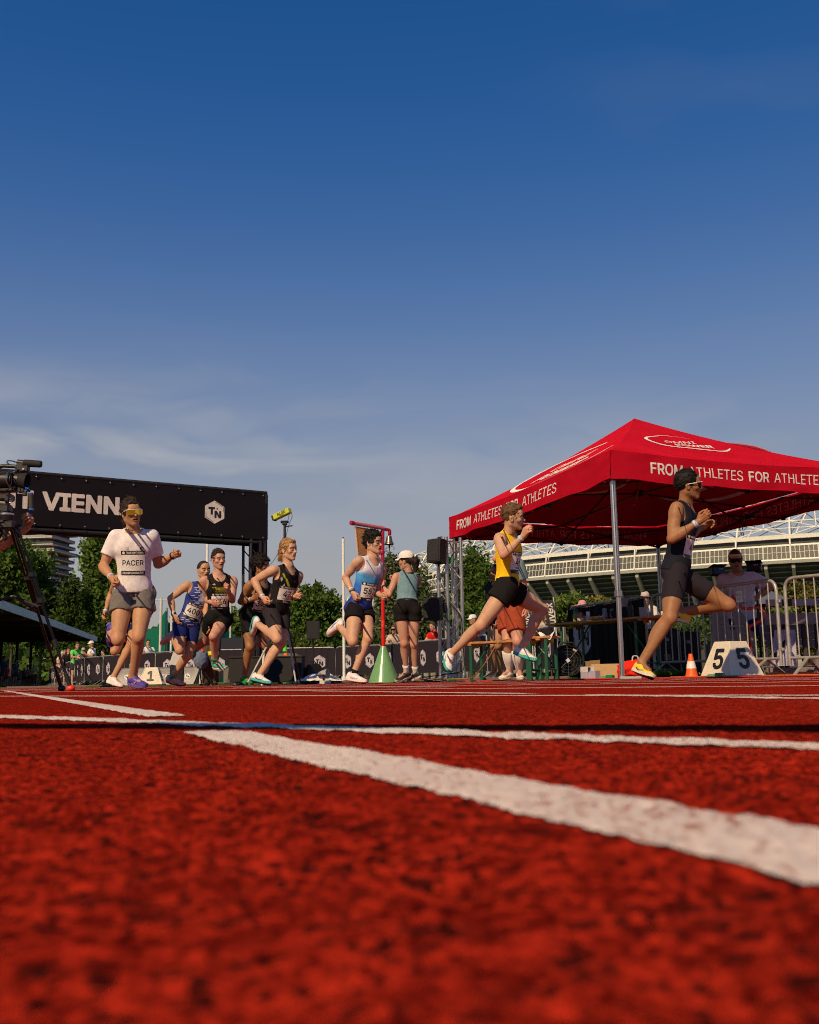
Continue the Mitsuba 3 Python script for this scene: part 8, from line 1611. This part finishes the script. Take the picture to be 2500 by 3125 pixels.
for px, py, yaw, lab in ((2190, 1744, .25, 'black work light left of the man in the headband'), (2302, 1732, -.5, 'tilted black work light right of the man in the headband')):
    c = at(px, py, 14.4); K = thing('work_light', lab, 'lamp'); R_ = rz(yaw) @ frame(V(0, .25, 1)); part(K, 'housing', bx((.20, .09, .12), c, .015, R_), 'm_satin', V(.015, .016, .02), 20); part(K, 'visor', bx((.22, .14, .012), c + R_ @ V(0, -.03, .066), .003, R_), 'm_satin', V(.02, .02, .024), 20); part(K, 'glass', bx((.17, .006, .09), c + R_ @ V(0, -.047, -.005), 0, R_), 'm_gloss', V(.03, .035, .05), False); part(K, 'badge', bx((.06, .004, .022), c + R_ @ V(.03, -.0525, .02), 0, R_), 'm_satin', V(.30, .31, .36), False); part(K, 'fins', cat([bx((.19, .02, .004), c + R_ @ V(0, .05, -.05 + .014 * i), 0, R_) for i in range(8)]), 'm_satin', BLK, False, kind='stuff'); part(K, 'stand', cyl(V(c[0] + .03, c[1] + .05, 0), c + V(.03, .05, -.04), .018, 10), 'm_satin', BLK); part(K, 'foot', bx((.3, .3, .02), V(c[0] + .03, c[1] + .05, .010), .004), 'm_satin', BLK, 20)
c = at(2330, 1828, 20.0); o = V(c[0], c[1], 0); K = thing('parasol', 'low blue grey parasol behind the hip of the man in the headband', 'parasol'); part(K, 'canopy', moved(lathe([(0, .30), (.02, .30), (.62, -.02), (.62, -.05), (.60, -.045), (0, .27)], 8), t=V(c[0], c[1], c[2] - .08)), 'm_cloth', V(.10, .11, .16), 20); part(K, 'pole', cyl(o, V(o[0], o[1], c[2] + .15), .02, 8), 'm_satin', DK)


def feather(label, px, D, y0, y1, w, word, tilt):
    a, b = at(px, y1, D), at(px, y0, D); K = thing('flag', label, 'flag'); h = b[2] - a[2]; g = np.array([[a + V((u - .5) * w * (.82 + .18 * v) + tilt * v * h, .015 * math.sin(v * 9 + u * 4), h * v) for v in np.linspace(0, 1, 14)] for u in np.linspace(0, 1, 7)]); part(K, 'cloth', slab(g, g + V(0, .004, 0)), 'm_cloth', V(.045, .042, .048), True)
    m = textm(word, w * .62, .0015, True, width=h * .78).subdivide_to_size(.08); v = m.vertices; k = m.copy(); k.vertices = np.stack([a[0] - v[:, 1] + tilt * (h / 2 + v[:, 0]) , a[1] + .015 * np.sin((.5 + v[:, 0] / h) * 9 + (.5 - v[:, 1] / w) * 4) - .004 - v[:, 2], a[2] + h / 2 + v[:, 0]], 1); part(K, 'lettering', k, 'm_cloth', WHT * .95, False)
    px_ = a[0] + w * .47; part(K, 'pole', cyl(V(px_, a[1] + .01, .03), V(px_ + tilt * h + w * .06, a[1] + .01, b[2] + .05), .010, 8), 'm_satin', V(.5, .5, .48)); part(K, 'foot', bx((.4, .4, .02), V(px_, a[1], .03), .004), 'm_satin', DK, False)


feather('dark feather flag with white lettering uvex left of the table', 1688, 17.8, 1831, 1914, .19, 'uvex', -.16); feather('second dark uvex flag half hidden behind the knee of the yellow runner', 1613, 19.0, 1850, 1922, .17, 'uvex', -.1)

# cables along the track edge and a scatter of dark crumbs
for i, (s0_, s1_, o_, r, c) in enumerate(((-13, -2, -.30, .008, BLK), (-7, 2.6, -.36, .009, V(.40, .03, .02)), (-2.6, 3.4, -.22, .012, BLK), (-1.2, 3.6, -.44, .010, V(.35, .02, .015)), (-9, -1, -.22, .008, V(.4, .03, .02)))):
    pts = [kerb(s) + inn * (o_ + .05 * math.sin(s * 2.1 + i)) + V(0, 0, r) for s in np.linspace(s0_, s1_, 60)]; single('cable', tube(pts, r, 6), 'm_satin', ('black cable along the left part of the kerb', 'red cable along the kerb in front of the bench', 'thick black cable in front of the tent leg and box', 'outermost red cable in front of the box with the fives', 'thin red cable behind the blond runner')[i], 'cable', c, True)
single('orange_cable', tube(rounded([at(1556, 1950, 12.2), at(1520, 1958, 12.15), at(1500, 1995, 12.2), at(1470, 2040, 12.3), gz(1440, 12.6, .035), gz(1400, 13.0, .035), gz(1260, 14.0, .035)], .15), .006, 6), 'm_satin', 'thin brown cable hanging from the bench to the grass', 'cable', V(.36, .17, .06), True)
